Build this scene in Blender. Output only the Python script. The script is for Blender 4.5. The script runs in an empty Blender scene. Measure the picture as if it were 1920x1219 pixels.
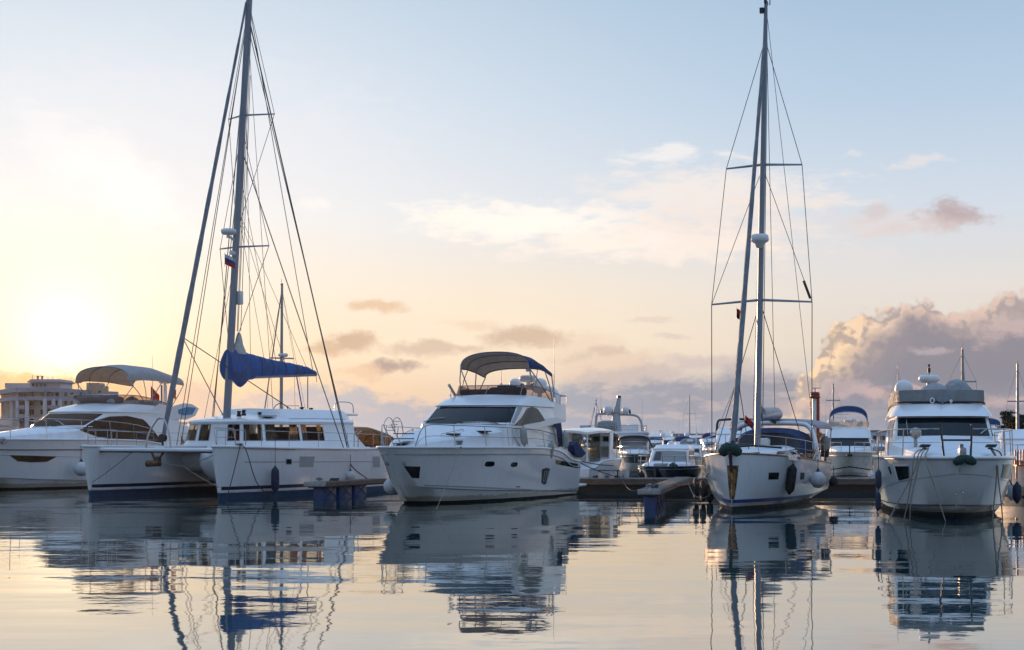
import bpy, bmesh, math, random
from mathutils import Vector, Matrix
from mathutils.bvhtree import BVHTree
random.seed(7)
S = bpy.context.scene
COL = S.collection
# ------------------------------------------------------------------ camera, world, sun, exposure
F, HOR, HC = 3000.0, 820.0, 2.3          # focal length and horizon in photo pixels (1920 wide), eye height in metres
cam_d = bpy.data.cameras.new('camera'); cam = bpy.data.objects.new('camera', cam_d); COL.objects.link(cam)
cam.location = (0, 0, HC); cam.rotation_euler = (math.pi / 2, 0, 0)
cam_d.sensor_width = 36; cam_d.lens = 36 * F / 1920; cam_d.shift_y = (HOR - 609.5) / 1920
cam_d.clip_end = 6000; cam_d.clip_start = 0.5
S.camera = cam
S.view_settings.view_transform = 'Standard'; S.view_settings.look = 'None'
S.view_settings.exposure = 0.08; S.view_settings.gamma = 1.0
S.cycles.use_denoising = True
S.cycles.max_bounces = 8; S.cycles.transparent_max_bounces = 16
S.cycles.caustics_reflective = False; S.cycles.caustics_refractive = False
S.cycles.sample_clamp_indirect = 4

SUN_AZ, SUN_EL = math.atan((-70 - 960) / F), math.radians(3.4)
def lin(c):
    return tuple(((v / 255) / 12.92 if v / 255 <= .04045 else ((v / 255 + .055) / 1.055) ** 2.4) for v in c)

class NT:
    """tiny expression builder for shader node trees"""
    def __init__(s, tree): s.t = tree; s.n = tree.nodes; s.l = tree.links
    def node(s, typ, **kw):
        n = s.n.new(typ)
        for k, v in kw.items(): setattr(n, k, v)
        return n
    def put(s, sock, v):
        if hasattr(v, 'is_output'): s.l.new(v, sock)
        elif isinstance(v, (tuple, list)):
            if len(sock.default_value) == 4 and len(v) == 3: v = tuple(v) + (1,)
            sock.default_value = v
        else: sock.default_value = v
    def m(s, op, a, b=None, c=None, clamp=False):
        n = s.node('ShaderNodeMath', operation=op, use_clamp=clamp)
        for i, v in enumerate((a, b, c)):
            if v is not None: s.put(n.inputs[i], v)
        return n.outputs[0]
    def add(s, a, b): return s.m('ADD', a, b)
    def sub(s, a, b): return s.m('SUBTRACT', a, b)
    def mul(s, a, b): return s.m('MULTIPLY', a, b)
    def rng(s, v, a, b, c=0.0, d=1.0, smooth=True):
        n = s.node('ShaderNodeMapRange', interpolation_type='SMOOTHSTEP' if smooth else 'LINEAR')
        for i, x in enumerate((v, a, b, c, d)): s.put(n.inputs[i], x)
        return n.outputs[0]
    def mix(s, f, a, b, blend='MIX'):
        n = s.node('ShaderNodeMix', data_type='RGBA', blend_type=blend, clamp_factor=True)
        s.put(n.inputs[0], f); s.put(n.inputs[6], a); s.put(n.inputs[7], b)
        return n.outputs[2]
    def comb(s, x, y, z=0.0):
        n = s.node('ShaderNodeCombineXYZ')
        for i, v in enumerate((x, y, z)): s.put(n.inputs[i], v)
        return n.outputs[0]
    def noise(s, vec, scale, detail=4, rough=.5, dims='2D', col=False):
        n = s.node('ShaderNodeTexNoise', noise_dimensions=dims)
        s.put(n.inputs['Vector'], vec); n.inputs['Scale'].default_value = scale
        n.inputs['Detail'].default_value = detail; n.inputs['Roughness'].default_value = rough
        return n.outputs[1] if col else n.outputs[0]
    def ramp(s, f, stops, interp='LINEAR'):
        n = s.node('ShaderNodeValToRGB'); cr = n.color_ramp; cr.interpolation = interp
        while len(cr.elements) < len(stops): cr.elements.new(0.5)
        for e, (p, c) in zip(cr.elements, stops):
            e.position = p; e.color = tuple(c) + (1,) if len(c) == 3 else c
        s.put(n.inputs[0], f)
        return n.outputs[0]

def sky_dir(px, py):                      # azimuth and elevation of a place in the sky
    return math.atan((px - 960) / F), math.atan((HOR - py) / math.hypot(F, px - 960))

W = bpy.data.worlds.new('World'); S.world = W; W.use_nodes = True
def build_world():
    t = W.node_tree; t.nodes.clear(); N = NT(t)
    tc = N.node('ShaderNodeTexCoord').outputs['Generated']
    sp = N.node('ShaderNodeSeparateXYZ'); N.put(sp.inputs[0], tc)
    x, y, z = sp.outputs
    u = N.m('ARCTAN2', x, y); v = N.m('ABSOLUTE', N.m('ARCSINE', z))
    # clear-sky gradient: warm towards the sun on the left, blue to the right and up
    e = N.m('DIVIDE', v, 0.5, clamp=True)
    Lr = N.ramp(e, [(0, lin((230, 190, 164))), (.06, lin((244, 206, 160))), (.113, lin((250, 224, 190))), (.18, lin((248, 235, 218))),
                    (.279, lin((243, 241, 240))), (.41, lin((226, 233, 241))), (.56, lin((202, 217, 232))), (1, lin((150, 182, 216)))])
    Rr = N.ramp(e, [(0, lin((190, 196, 206))), (.07, lin((206, 200, 198))), (.113, lin((224, 212, 200))), (.18, lin((226, 219, 213))),
                    (.279, lin((208, 217, 228))), (.41, lin((182, 203, 224))), (.56, lin((160, 188, 214))), (1, lin((128, 165, 206)))])
    tt = N.rng(u, -.30, .27)
    back = N.rng(u, -1.5, -.5, 1, 0)
    tt = N.m('MAXIMUM', tt, back)
    col = N.mix(tt, Lr, Rr)
    mid = N.mul(N.rng(N.m('ABSOLUTE', N.sub(u, 0.0)), .22, 0.0), N.mul(N.rng(v, .02, .06), N.rng(v, .13, .065)))
    col = N.mix(N.mul(mid, .6), col, lin((247, 229, 203)))
    behind = N.mul(N.rng(N.m('ABSOLUTE', u), .45, 1.5), N.rng(v, 1.0, .25))        # the eastern sky is dimmer at sunset
    col = N.mix(N.mul(behind, .5), col, (.20, .245, .32))
    col = N.mix(N.rng(v, .40, 1.2), col, (.46, .68, 1.08))
    # coordinates for clouds, gently warped
    p = N.comb(u, v)
    wn = N.noise(p, 22, 5, .55, col=True)
    ws = N.node('ShaderNodeSeparateXYZ'); N.put(ws.inputs[0], wn)
    uw = N.add(u, N.mul(N.sub(ws.outputs[0], .5), .05)); vw = N.add(v, N.mul(N.sub(ws.outputs[1], .5), .022))
    streak = N.noise(N.comb(N.mul(u, 1.0), N.mul(v, 3.2)), 38, 7, .62)
    fine = N.noise(N.comb(N.mul(u, 1.0), N.mul(v, 2.0)), 70, 8, .65)
    # sun glow
    su, sv = sky_dir(125, 632)
    d = N.m('SQRT', N.add(N.m('POWER', N.sub(u, su), 2), N.m('POWER', N.mul(N.sub(v, sv), 1.15), 2)))
    g1 = N.m('EXPONENT', N.mul(d, -44.0)); g2 = N.m('EXPONENT', N.mul(d, -14.0))
    col = N.mix(N.mul(g2, .6), col, lin((255, 245, 224)))
    col = N.mix(1.0, col, N.mix(g1, (0, 0, 0), (1.15, 1.0, .72)), 'ADD')
    # high white streak over the left
    def blob(col, px, py, rx, ry, c, op, amt=.9, tex=None, lo=1.0, hi=.25, tilt=0.0):
        a, b = sky_dir(px, py); rx *= 1.25; ry *= 1.25
        du = N.sub(uw, a); dv = N.sub(vw, N.add(b, N.mul(du, tilt)))
        q = N.m('SQRT', N.add(N.m('POWER', N.m('DIVIDE', du, rx / F), 2), N.m('POWER', N.m('DIVIDE', dv, ry / F), 2)))
        q = N.add(q, N.mul(N.sub(tex if tex else streak, .5), amt * 1.6))
        return N.mix(N.mul(N.rng(q, lo, hi), op), col, lin(c))
    col = blob(col, 210, 330, 150, 80, (255, 254, 250), .75, .5, tilt=-.5)
    col = blob(col, 330, 250, 420, 150, (236, 234, 240), .35, .7)
    for a in [(1000, 412, 230, 38, (255, 247, 238), 1.0), (1200, 455, 290, 36, (254, 240, 228), .9), (1320, 372, 230, 64, (246, 234, 226), .75),
              (1250, 290, 110, 20, (240, 236, 236), .85), (1380, 430, 220, 70, (240, 224, 214), .45), (860, 425, 80, 28, (255, 246, 234), .5)]:
        col = blob(col, *a, amt=1.0)
    for a in [(1700, 305, 70, 12, (228, 222, 224), .7), (1650, 412, 80, 26, (226, 214, 212), .7), (1640, 470, 50, 20, (228, 220, 218), .5), (1780, 408, 66, 26, (186, 166, 168), .9),
              (1590, 293, 26, 6, (226, 222, 226), .6), (610, 380, 40, 12, (252, 246, 240), .5), (1730, 425, 90, 16, (222, 206, 202), .5), (1640, 395, 40, 16, (206, 190, 190), .5)]:
        col = blob(col, *a, amt=.8, tex=fine)
    for a in [(715, 572, 58, 17, (224, 190, 158), .8), (660, 646, 66, 24, (198, 168, 146), .85), (800, 662, 70, 17, (200, 176, 160), .7), (745, 693, 58, 12, (172, 154, 152), .95),
              (975, 634, 84, 22, (206, 180, 160), .9), (1150, 690, 120, 34, (222, 196, 178), .6), (880, 610, 60, 12, (232, 204, 176), .5), (1290, 634, 40, 8, (212, 196, 188), .6),
              (1240, 600, 50, 7, (222, 204, 190), .6), (680, 700, 90, 10, (226, 190, 160), .6), (1070, 650, 90, 26, (226, 202, 180), .5), (1180, 712, 150, 20, (192, 180, 180), .75), (1330, 690, 120, 16, (200, 186, 184), .7), (1440, 715, 110, 24, (176, 168, 176), .8), (1120, 668, 60, 12, (206, 186, 172), .7), (600, 655, 40, 14, (206, 178, 152), .7), (860, 655, 50, 10, (206, 180, 160), .6)]:
        col = blob(col, *a, amt=.55, tex=fine)
    # low cloud bank along the horizon
    def curve(pts, lo, hi):             # value of a height curve over azimuth, as a ramp of grey levels (elevation / 0.12)
        st = [((sky_dir(px, 0)[0] - lo) / (hi - lo), (sky_dir(px, py)[1] / .12,) * 3) for px, py in pts]
        return N.mul(N.ramp(N.rng(u, lo, hi, smooth=False), st, 'EASE'), .12)
    T = curve([(0, 684), (90, 688), (230, 690), (330, 716), (450, 745), (620, 728), (800, 738), (960, 742), (1080, 722), (1200, 712), (1300, 706), (1420, 700), (1700, 700), (1920, 690)], -.33, .33)
    bn = N.add(N.mul(N.sub(fine, .5), .022), N.mul(N.sub(ws.outputs[2], .5), .02))
    bank = N.rng(N.sub(N.add(T, bn), v), -.003, .008)
    bcol = N.ramp(N.rng(u, -.33, .33, smooth=False), [(0, lin((243, 190, 128))), (.14, lin((240, 194, 148))), (.24, lin((206, 194, 190))), (.33, lin((176, 182, 194))), (.5, lin((154, 165, 184))), (.66, lin((146, 152, 168))), (.75, lin((146, 149, 163))), (1, lin((144, 142, 154)))])
    bcol = N.mix(N.mul(N.rng(streak, .5, .68), .4), bcol, lin((216, 194, 184)))
    bcol = N.mix(N.mul(N.rng(v, .02, 0), .3), bcol, lin((176, 190, 212)))
    wide = N.rng(N.m('ABSOLUTE', u), .55, .34)
    col = N.mix(N.mul(N.mul(bank, .92), wide), col, bcol)
    # towering cumulus on the right, lit from the sun's side
    vor = N.node('ShaderNodeTexVoronoi', feature='SMOOTH_F1', voronoi_dimensions='2D')
    def billow(vec):
        out = None
        for sc, am in ((30, .34), (75, .26), (180, .17)):
            w = N.node('ShaderNodeTexVoronoi', feature='SMOOTH_F1', voronoi_dimensions='2D')
            N.put(w.inputs['Vector'], vec); w.inputs['Scale'].default_value = sc; w.inputs['Smoothness'].default_value = .35
            b = N.mul(N.sub(.55, w.outputs['Distance']), am)
            out = b if out is None else N.add(out, b)
        return N.add(out, N.mul(N.sub(N.noise(vec, 260, 4, .6), .5), .16))
    uv = N.comb(N.add(u, N.mul(N.sub(ws.outputs[0], .5), .012)), N.add(v, N.mul(N.sub(ws.outputs[1], .5), .010)))
    uv2 = N.comb(N.add(N.add(u, N.mul(N.sub(ws.outputs[0], .5), .012)), -.0042), N.add(N.add(v, N.mul(N.sub(ws.outputs[1], .5), .010)), .0046))
    B1, B2 = billow(uv), billow(uv2)
    T2 = curve([(1380, 800), (1470, 735), (1520, 690), (1542, 615), (1580, 580), (1640, 564), (1700, 546), (1730, 542), (1790, 552), (1850, 552), (1920, 540), (2010, 560), (2300, 640)], .13, .43)
    dep = N.sub(N.add(T2, N.mul(N.sub(B1, .25), .034)), v)
    cum = N.mul(N.rng(dep, -.0012, .0042), N.mul(N.rng(u, .12, .175), N.rng(u, .75, .45)))
    lit = N.rng(N.sub(B1, B2), -.07, .085)
    edge = N.rng(dep, .024, .002)
    lft = N.rng(u, .250, .195)
    lit = N.mul(N.add(.34, N.mul(lit, .66)), N.m('MINIMUM', 1.0, N.add(N.mul(edge, .95), N.mul(lft, N.rng(dep, .050, .015)))))
    lit = N.m('MAXIMUM', lit, N.mul(N.rng(dep, .007, .0), .55))
    body = N.ramp(N.rng(v, .0, .10, smooth=False), [(0, lin((150, 156, 172))), (.35, lin((136, 136, 149))), (.75, lin((145, 139, 147))), (1, lin((174, 162, 160)))])
    body = N.mix(N.rng(N.sub(B1, B2), .1, -.12, 0, .22), body, lin((140, 136, 150)))
    ccol = N.mix(lit, body, N.mix(lft, lin((226, 198, 184)), lin((250, 216, 178))))
    col = N.mix(N.mul(cum, N.rng(v, .0, .04, .45, 1)), col, ccol)
    for a in [(1650, 735, 70, 16, (206, 178, 172), .8), (1770, 745, 60, 22, (214, 186, 178), .75), (1575, 730, 90, 20, (190, 172, 176), .6), (1890, 620, 60, 26, (200, 178, 176), .8), (1500, 755, 60, 14, (200, 176, 174), .6), (1880, 760, 90, 14, (206, 180, 176), .6), (1735, 655, 40, 8, (184, 172, 178), .7)]:
        col = blob(col, *a, amt=.9, tex=fine)
    ns = N.node('ShaderNodeTexSky', sky_type='NISHITA', sun_disc=False)
    ns.sun_elevation = SUN_EL; ns.sun_rotation = SUN_AZ; ns.altitude = 0
    STR = .1
    tot = N.mix(1.0, N.mix(1.0, col, (.98 / STR,) * 3, 'MULTIPLY'), N.mix(1.0, ns.outputs[0], (.03,) * 3, "MULTIPLY"), "ADD")
    for nd in t.nodes:
        if nd.bl_idname == 'ShaderNodeMix': nd.clamp_result = False
    bg = N.node('ShaderNodeBackground'); N.put(bg.inputs[0], tot); bg.inputs[1].default_value = STR
    out = N.node('ShaderNodeOutputWorld'); t.links.new(bg.outputs[0], out.inputs[0])
    t.nodes.remove(vor)
build_world()

sun_d = bpy.data.lights.new('sun', 'SUN'); sun_d.energy = 4.0; sun_d.angle = math.radians(.6); sun_d.color = (1, .62, .36)
sun = bpy.data.objects.new('sun', sun_d); COL.objects.link(sun)
sdir = Vector((math.sin(SUN_AZ) * math.cos(SUN_EL), math.cos(SUN_AZ) * math.cos(SUN_EL), math.sin(SUN_EL)))
sun.rotation_euler = sdir.to_track_quat('Z', 'Y').to_euler(); sun.location = (-60, 200, 40)

# ------------------------------------------------------------------ materials
def mat(name, base, rough=.5, metal=0.0, var=.06, vscale=3.0, bump=0.0, bscale=40.0, coat=0.0, spec=None, stretch=(1, 1, 1), streak=0.0, base2=None, detail=5, transl=0.0, scum=0.0):
    """principled material with procedural colour variation, optional grime streaks running down and bump"""
    m = bpy.data.materials.new(name); m.use_nodes = True
    t = m.node_tree; N = NT(t); b = t.nodes['Principled BSDF']
    tc = N.node('ShaderNodeTexCoord').outputs['Object']
    mp = N.node('ShaderNodeMapping'); N.put(mp.inputs[0], tc); mp.inputs['Scale'].default_value = stretch
    vec = mp.outputs[0]
    n = N.noise(vec, vscale, detail, .6, dims='3D')
    dark = tuple(c * (1 - 3 * var) for c in base) if base2 is None else base2
    col = N.mix(N.rng(n, .35, .65), tuple(base), dark)
    if streak:
        m2 = N.node('ShaderNodeMapping'); N.put(m2.inputs[0], tc); m2.inputs['Scale'].default_value = (5, 5, .35)
        s = N.noise(m2.outputs[0], 1.6, 6, .65, dims='3D')
        col = N.mix(N.mul(N.rng(s, .52, .75), streak), col, (base[0] * .55, base[1] * .5, base[2] * .42))
    if scum:                                  # yellow-brown growth line just above the water
        sz = N.node('ShaderNodeSeparateXYZ'); N.put(sz.inputs[0], tc)
        lim = N.add(.16, N.mul(N.noise(tc, 2.2, 5, .6, dims='3D'), .22))
        col = N.mix(N.mul(N.rng(N.sub(lim, sz.outputs[2]), -.03, .06), scum), col, (.30, .25, .15))
    N.put(b.inputs['Base Color'], col)
    if transl:
        tr = N.node('ShaderNodeBsdfTranslucent'); N.put(tr.inputs[0], col); mx = N.node('ShaderNodeMixShader'); mx.inputs[0].default_value = transl
        t.links.new(b.outputs[0], mx.inputs[1]); t.links.new(tr.outputs[0], mx.inputs[2]); t.links.new(mx.outputs[0], t.nodes['Material Output'].inputs[0])
    rr = N.rng(N.noise(vec, vscale * 2.3, 3, .5, dims='3D'), .3, .7, max(.0, rough * .82), min(1, rough * 1.2))
    N.put(b.inputs['Roughness'], rr)
    b.inputs['Metallic'].default_value = metal
    if coat: b.inputs['Coat Weight'].default_value = coat; b.inputs['Coat Roughness'].default_value = .05
    if spec is not None: b.inputs['Specular IOR Level'].default_value = spec
    if bump:
        bn = N.node('ShaderNodeBump'); bn.inputs['Strength'].default_value = bump; bn.inputs['Distance'].default_value = .02
        N.put(bn.inputs['Height'], N.noise(vec, bscale, 4, .55, dims='3D')); N.put(b.inputs['Normal'], bn.outputs[0])
    return m
def glass(name, tint, rough=.04, clear=0.0):
    """tinted pane: glossy over a dark tint, partly see-through when clear > 0"""
    m = bpy.data.materials.new(name); m.use_nodes = True; t = m.node_tree; N = NT(t); b = t.nodes['Principled BSDF']
    tc = N.node('ShaderNodeTexCoord').outputs['Object']
    n = N.noise(tc, 1.3, 3, .5, dims='3D')
    N.put(b.inputs['Base Color'], N.mix(N.rng(n, .3, .7), tint, tuple(c * .7 for c in tint)))
    b.inputs['Roughness'].default_value = rough; b.inputs['Specular IOR Level'].default_value = .13
    if clear:
        tr = N.node('ShaderNodeBsdfTransparent'); tr.inputs[0].default_value = tuple(min(1, c * 6 + .25) for c in tint) + (1,)
        mx = N.node('ShaderNodeMixShader'); mx.inputs[0].default_value = clear
        t.links.new(b.outputs[0], mx.inputs[1]); t.links.new(tr.outputs[0], mx.inputs[2])
        t.links.new(mx.outputs[0], t.nodes['Material Output'].inputs[0])
    return m
M = dict(
    gel=mat('gelcoat_white', (.80, .81, .82), .22, var=.012, vscale=1.2, streak=.10, coat=.3),
    hullgel=mat('hull_gelcoat', (.80, .81, .82), .2, var=.015, vscale=.8, streak=.30, coat=.3, scum=.75),
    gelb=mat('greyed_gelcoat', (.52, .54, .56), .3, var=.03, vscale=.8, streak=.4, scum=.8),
    gel2=mat('gelcoat_cream', (.70, .69, .64), .28, var=.02, vscale=1.4, streak=.30, coat=.2, scum=.75),
    deck=mat('deck_white', (.78, .80, .82), .5, var=.03, vscale=2.5, bump=.15, bscale=90),
    grey=mat('grey_gelcoat', (.36, .38, .40), .4, var=.04),
    boot=mat('dark_antifouling', (.014, .015, .018), .55, var=.1, vscale=4, bump=.2),
    brownboot=mat('brown_antifouling', (.035, .024, .02), .55, var=.1, vscale=4, bump=.2),
    blueboot=mat('blue_antifouling', (.012, .055, .13), .5, var=.1, vscale=3),
    darkblue=mat('dark_blue_paint', (.012, .016, .045), .35, var=.05),
    blue=mat('blue_stripe', (.012, .05, .25), .35, var=.05),
    navyhull=mat('deep_navy_gelcoat', (.006, .018, .03), .16, var=.05, coat=.4),
    bluehull=mat('blue_gelcoat', (.01, .05, .14), .2, var=.05, coat=.4),
    black=mat('black_plastic', (.012, .012, .014), .45, var=.05),
    rubber=mat('black_rubber', (.014, .014, .016), .75, var=.08, bump=.2),
    glass=glass('tinted_glass', (.006, .012, .017), .03),
    bglass=glass('bronze_window_cover', (.075, .042, .024), .55),
    sglass=glass('smoked_screen', (.085, .062, .055), .08, .66),
    cglass=glass('clear_pane', (.07, .07, .065), .03, .84),
    amber=glass('amber_film', (.16, .09, .04), .2, .55),
    steel=mat('stainless_steel', (.38, .39, .41), .2, 1.0, var=.04, vscale=8),
    alu=mat('mast_aluminium', (.20, .24, .30), .34, .35, var=.04, vscale=1.5, stretch=(3, 3, .3)),
    alu2=mat('dull_aluminium', (.30, .32, .35), .45, .6, var=.05, vscale=1.5),
    wire=mat('rigging_wire', (.045, .045, .055), .45, .3, var=.05),
    navy=mat('navy_canvas', (.012, .035, .12), .85, var=.08, vscale=5, bump=.5, bscale=14),
    royal=mat('royal_blue_sailcover', (.02, .10, .36), .8, var=.10, vscale=2.2, bump=.5, bscale=4, base2=(.035, .085, .22), stretch=(1, 1, .6)),
    beige=mat('beige_canvas', (.66, .57, .47), .85, transl=.25, var=.05, vscale=4, bump=.4, bscale=12),
    canvas=mat('grey_canvas', (.50, .50, .52), .85, transl=.3, var=.05, vscale=3, bump=.5, bscale=10),
    gcover=mat('grey_cover', (.24, .25, .25), .8, var=.06, vscale=3, bump=.7, bscale=6),
    greycushion=mat('dark_cushion', (.10, .085, .085), .8, var=.1, vscale=4, bump=.6, bscale=9),
    sail=mat('furled_sailcloth', (.22, .25, .29), .7, var=.1, vscale=6, bump=.6, bscale=10, stretch=(1, 1, .4)),
    sailw=mat('folded_sailcloth', (.55, .54, .5), .7, var=.08, vscale=6, bump=.8, bscale=10),
    rope=mat('pale_rope', (.24, .21, .18), .9, var=.12, vscale=30),
    drope=mat('dark_rope', (.06, .055, .06), .9, var=.12, vscale=30),
    rrope=mat('red_rope', (.20, .05, .05), .9, var=.12, vscale=30),
    fnavy=mat('navy_fender', (.012, .022, .06), .6, var=.1, vscale=9, bump=.3),
    fwhite=mat('white_fender', (.62, .64, .66), .45, var=.05, vscale=5, streak=.2),
    fgrey=mat('greyed_fender', (.36, .39, .37), .55, var=.06, vscale=5, streak=.3),
    wood=mat('weathered_planks', (.19, .145, .115), .8, var=.15, vscale=4, stretch=(.6, 8, 8), bump=.4, bscale=20),
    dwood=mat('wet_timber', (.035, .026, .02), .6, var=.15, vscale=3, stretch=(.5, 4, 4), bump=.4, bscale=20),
    teak=mat('varnished_teak', (.32, .15, .05), .45, var=.12, vscale=4, stretch=(2, 12, 2)),
    barrel=mat('blue_barrel_plastic', (.02, .075, .27), .42, var=.12, vscale=2, base2=(.03, .06, .17)),
    green=mat('green_anchor_cover', (.016, .05, .045), .8, var=.1, vscale=6, bump=.5),
    rust=mat('rusty_iron', (.16, .085, .05), .75, .3, var=.2, vscale=9, bump=.6),
    galv=mat('galvanised_steel', (.34, .35, .36), .45, .7, var=.1, vscale=6),
    curtain=mat('curtain_cloth', (.55, .40, .27), .9, transl=.5, var=.2, vscale=3, stretch=(7, 7, .3)),
    curtain2=mat('red_curtain_cloth', (.25, .04, .04), .9, transl=.4, var=.2, vscale=3, stretch=(7, 7, .3)),
    white=mat('white_paint', (.78, .78, .78), .45, var=.03, vscale=4),
    orange=mat('orange_plastic', (.6, .14, .02), .5, var=.08),
    ochre=mat('ochre_canvas', (.45, .24, .06), .8, transl=.4, var=.1, vscale=4, bump=.4),
    red=mat('red_paint', (.30, .012, .02), .5, var=.06),
    flagr=mat('red_flag_cloth', (.5, .03, .03), .8, var=.05), flagw=mat('white_flag_cloth', (.7, .7, .7), .8, var=.05), flagb=mat('blue_flag_cloth', (.02, .06, .3), .8, var=.05),
    skyblue=mat('blue_film_panel', (.06, .26, .5), .3, var=.05, vscale=2),
    wallp=mat('pale_render', (.50, .46, .46), .85, var=.04, vscale=.25), wallw=mat('white_render', (.66, .64, .66), .8, var=.03, vscale=.3),
    wallb=mat('blue_grey_band', (.33, .34, .42), .7, var=.04, vscale=.3), wallt=mat('tan_render', (.42, .32, .26), .85, var=.06, vscale=.25),
    roofg=mat('grey_roofing', (.24, .23, .26), .8, var=.06, vscale=.3), pane=glass('building_pane', (.09, .085, .09), .08),
    goldreflect=mat('stem_plate_painted_reflection', (.42, .26, .12), .28, .8, var=.2, vscale=5, base2=(.05, .035, .025), stretch=(1, 1, .5)),  # golden and dark reflections painted into the metal's colour
    stone=mat('breakwater_stone', (.22, .21, .2), .9, var=.15, vscale=.6, bump=.6, bscale=2),
    concrete=mat('pale_concrete', (.34, .33, .32), .85, var=.08, vscale=.8),
    leaf=mat('dark_pine_foliage', (.022, .04, .018), .7, var=.25, vscale=.7), bark=mat('tree_bark', (.07, .05, .035), .9, var=.2),
    skin=mat('skin', (.32, .18, .12), .55, var=.06), cloth=mat('dark_red_cloth', (.07, .03, .03), .85, var=.1), hair=mat('dark_hair', (.02, .015, .012), .7),
)

# ------------------------------------------------------------------ mesh helpers
def catmull(P, n):
    """n points along a smooth curve through control points P, evenly by control index"""
    P = [Vector(p) for p in P]; k = len(P) - 1; out = []
    for i in range(n):
        t = i / (n - 1) * k; j = min(int(t), k - 1); f = t - j
        a, b = P[j], P[j + 1]
        p0 = P[j - 1] if j > 0 else a - (b - a); p3 = P[j + 2] if j + 2 <= k else b + (b - a)
        out.append(.5 * ((2 * a) + (b - p0) * f + (2 * p0 - 5 * a + 4 * b - p3) * f * f + (3 * a - p0 - 3 * b + p3) * f ** 3))
    return out
def mir(p): return Vector((p[0], -p[1], p[2]))
class MB:
    def __init__(s): s.v = []; s.f = []
    def pt(s, p): s.v.append(tuple(p)); return len(s.v) - 1
    def face(s, pts): s.f.append([s.pt(p) for p in pts])
    def grid(s, rows, close=False, flip=False):
        ids = [[s.pt(p) for p in r] for r in rows]
        for a, b in zip(ids, ids[1:]):
            n = len(a)
            for i in range(n if close else n - 1):
                j = (i + 1) % n
                q = [a[i], a[j], b[j], b[i]]
                s.f.append(q[::-1] if flip else q)
        return ids
    def tube(s, pts, r, n=6, closed=False):
        pts = [Vector(p) for p in pts]; rows = []
        rs = r if isinstance(r, (list, tuple)) else [r] * len(pts)
        up = None
        for i, p in enumerate(pts):
            a = pts[i - 1] if i else (pts[-1] if closed else p); b = pts[(i + 1) % len(pts)] if i < len(pts) - 1 or closed else p
            d = (b - a).normalized()
            if up is None: up = d.orthogonal().normalized()
            else:
                up = up - d * up.dot(d)
                up = up.normalized() if up.length > 1e-6 else d.orthogonal().normalized()
            w = d.cross(up)
            rows.append([p + (up * math.cos(2 * math.pi * k / n) + w * math.sin(2 * math.pi * k / n)) * rs[i] for k in range(n)])
        if closed: rows.append(rows[0])
        ids = s.grid(rows, close=True)
        if not closed: s.f.append(ids[0][::-1]); s.f.append(ids[-1])
        return s
    def box(s, c, d, rz=0.0, R=None, bev=0.0):
        R = R or Matrix.Rotation(rz, 3, 'Z'); c = Vector(c); h = Vector(d) / 2
        if bev:
            bev = min(bev, min(h) * .9)
            bm = bmesh.new(); bmesh.ops.create_cube(bm, size=1)
            for v in bm.verts: v.co = Vector((v.co.x * d[0], v.co.y * d[1], v.co.z * d[2]))
            bmesh.ops.bevel(bm, geom=bm.edges[:], offset=bev, segments=2, affect='EDGES', profile=.5)
            k = len(s.v)
            bm.verts.index_update()
            for v in bm.verts: s.v.append(tuple(c + R @ v.co))
            for f in bm.faces: s.f.append([k + v.index for v in f.verts])
            bm.free(); return s
        P = [c + R @ Vector((x * h.x, y * h.y, z * h.z)) for x in (-1, 1) for y in (-1, 1) for z in (-1, 1)]
        i = [s.pt(p) for p in P]
        for q in ((0, 1, 3, 2), (4, 6, 7, 5), (0, 4, 5, 1), (2, 3, 7, 6), (0, 2, 6, 4), (1, 5, 7, 3)): s.f.append([i[k] for k in q])
        return s
    def lathe(s, prof, c=(0, 0, 0), n=16, axis='Z', R=None):
        c = Vector(c); rows = []
        R = R or {'Z': Matrix.Identity(3), 'X': Matrix.Rotation(math.pi / 2, 3, 'Y'), 'Y': Matrix.Rotation(-math.pi / 2, 3, 'X')}[axis]
        for r, z in prof:
            rows.append([c + R @ Vector((r * math.cos(2 * math.pi * k / n), r * math.sin(2 * math.pi * k / n), z)) for k in range(n)])
        ids = s.grid(rows, close=True)
        if prof[0][0] > 1e-4: s.f.append(ids[0][::-1])
        if prof[-1][0] > 1e-4: s.f.append(ids[-1])
        return s
    def prism(s, poly, vec):
        """closed solid: a polygon swept along vec"""
        vec = Vector(vec); a = [s.pt(p) for p in poly]; b = [s.pt(Vector(p) + vec) for p in poly]
        s.f.append(a[::-1]); s.f.append(b)
        for i in range(len(a)):
            j = (i + 1) % len(a); s.f.append([a[i], a[j], b[j], b[i]])
        return s
    def build(s, name, m, parent=None, smooth=32, merge=True):
        me = bpy.data.meshes.new(name); me.from_pydata(s.v, [], s.f)
        bm = bmesh.new(); bm.from_mesh(me)
        if merge: bmesh.ops.remove_doubles(bm, verts=bm.verts[:], dist=.0004)
        bmesh.ops.recalc_face_normals(bm, faces=bm.faces[:])
        bm.to_mesh(me); bm.free()
        me.materials.append(M[m] if isinstance(m, str) else m)
        if smooth:
            me.polygons.foreach_set('use_smooth', [True] * len(me.polygons)); me.set_sharp_from_angle(angle=math.radians(smooth))
        o = bpy.data.objects.new(name, me); COL.objects.link(o)
        if parent: o.parent = parent
        return o
def tag(o, label=None, cat=None, group=None, kind=None):
    if label: o['label'] = label
    if cat: o['category'] = cat
    if group: o['group'] = group
    if kind: o['kind'] = kind
    return o
def empty(name, loc, rz=0.0):
    o = bpy.data.objects.new(name, None); COL.objects.link(o); o.location = loc; o.rotation_euler = (0, 0, rz); o.empty_display_size = .3
    return o
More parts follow.
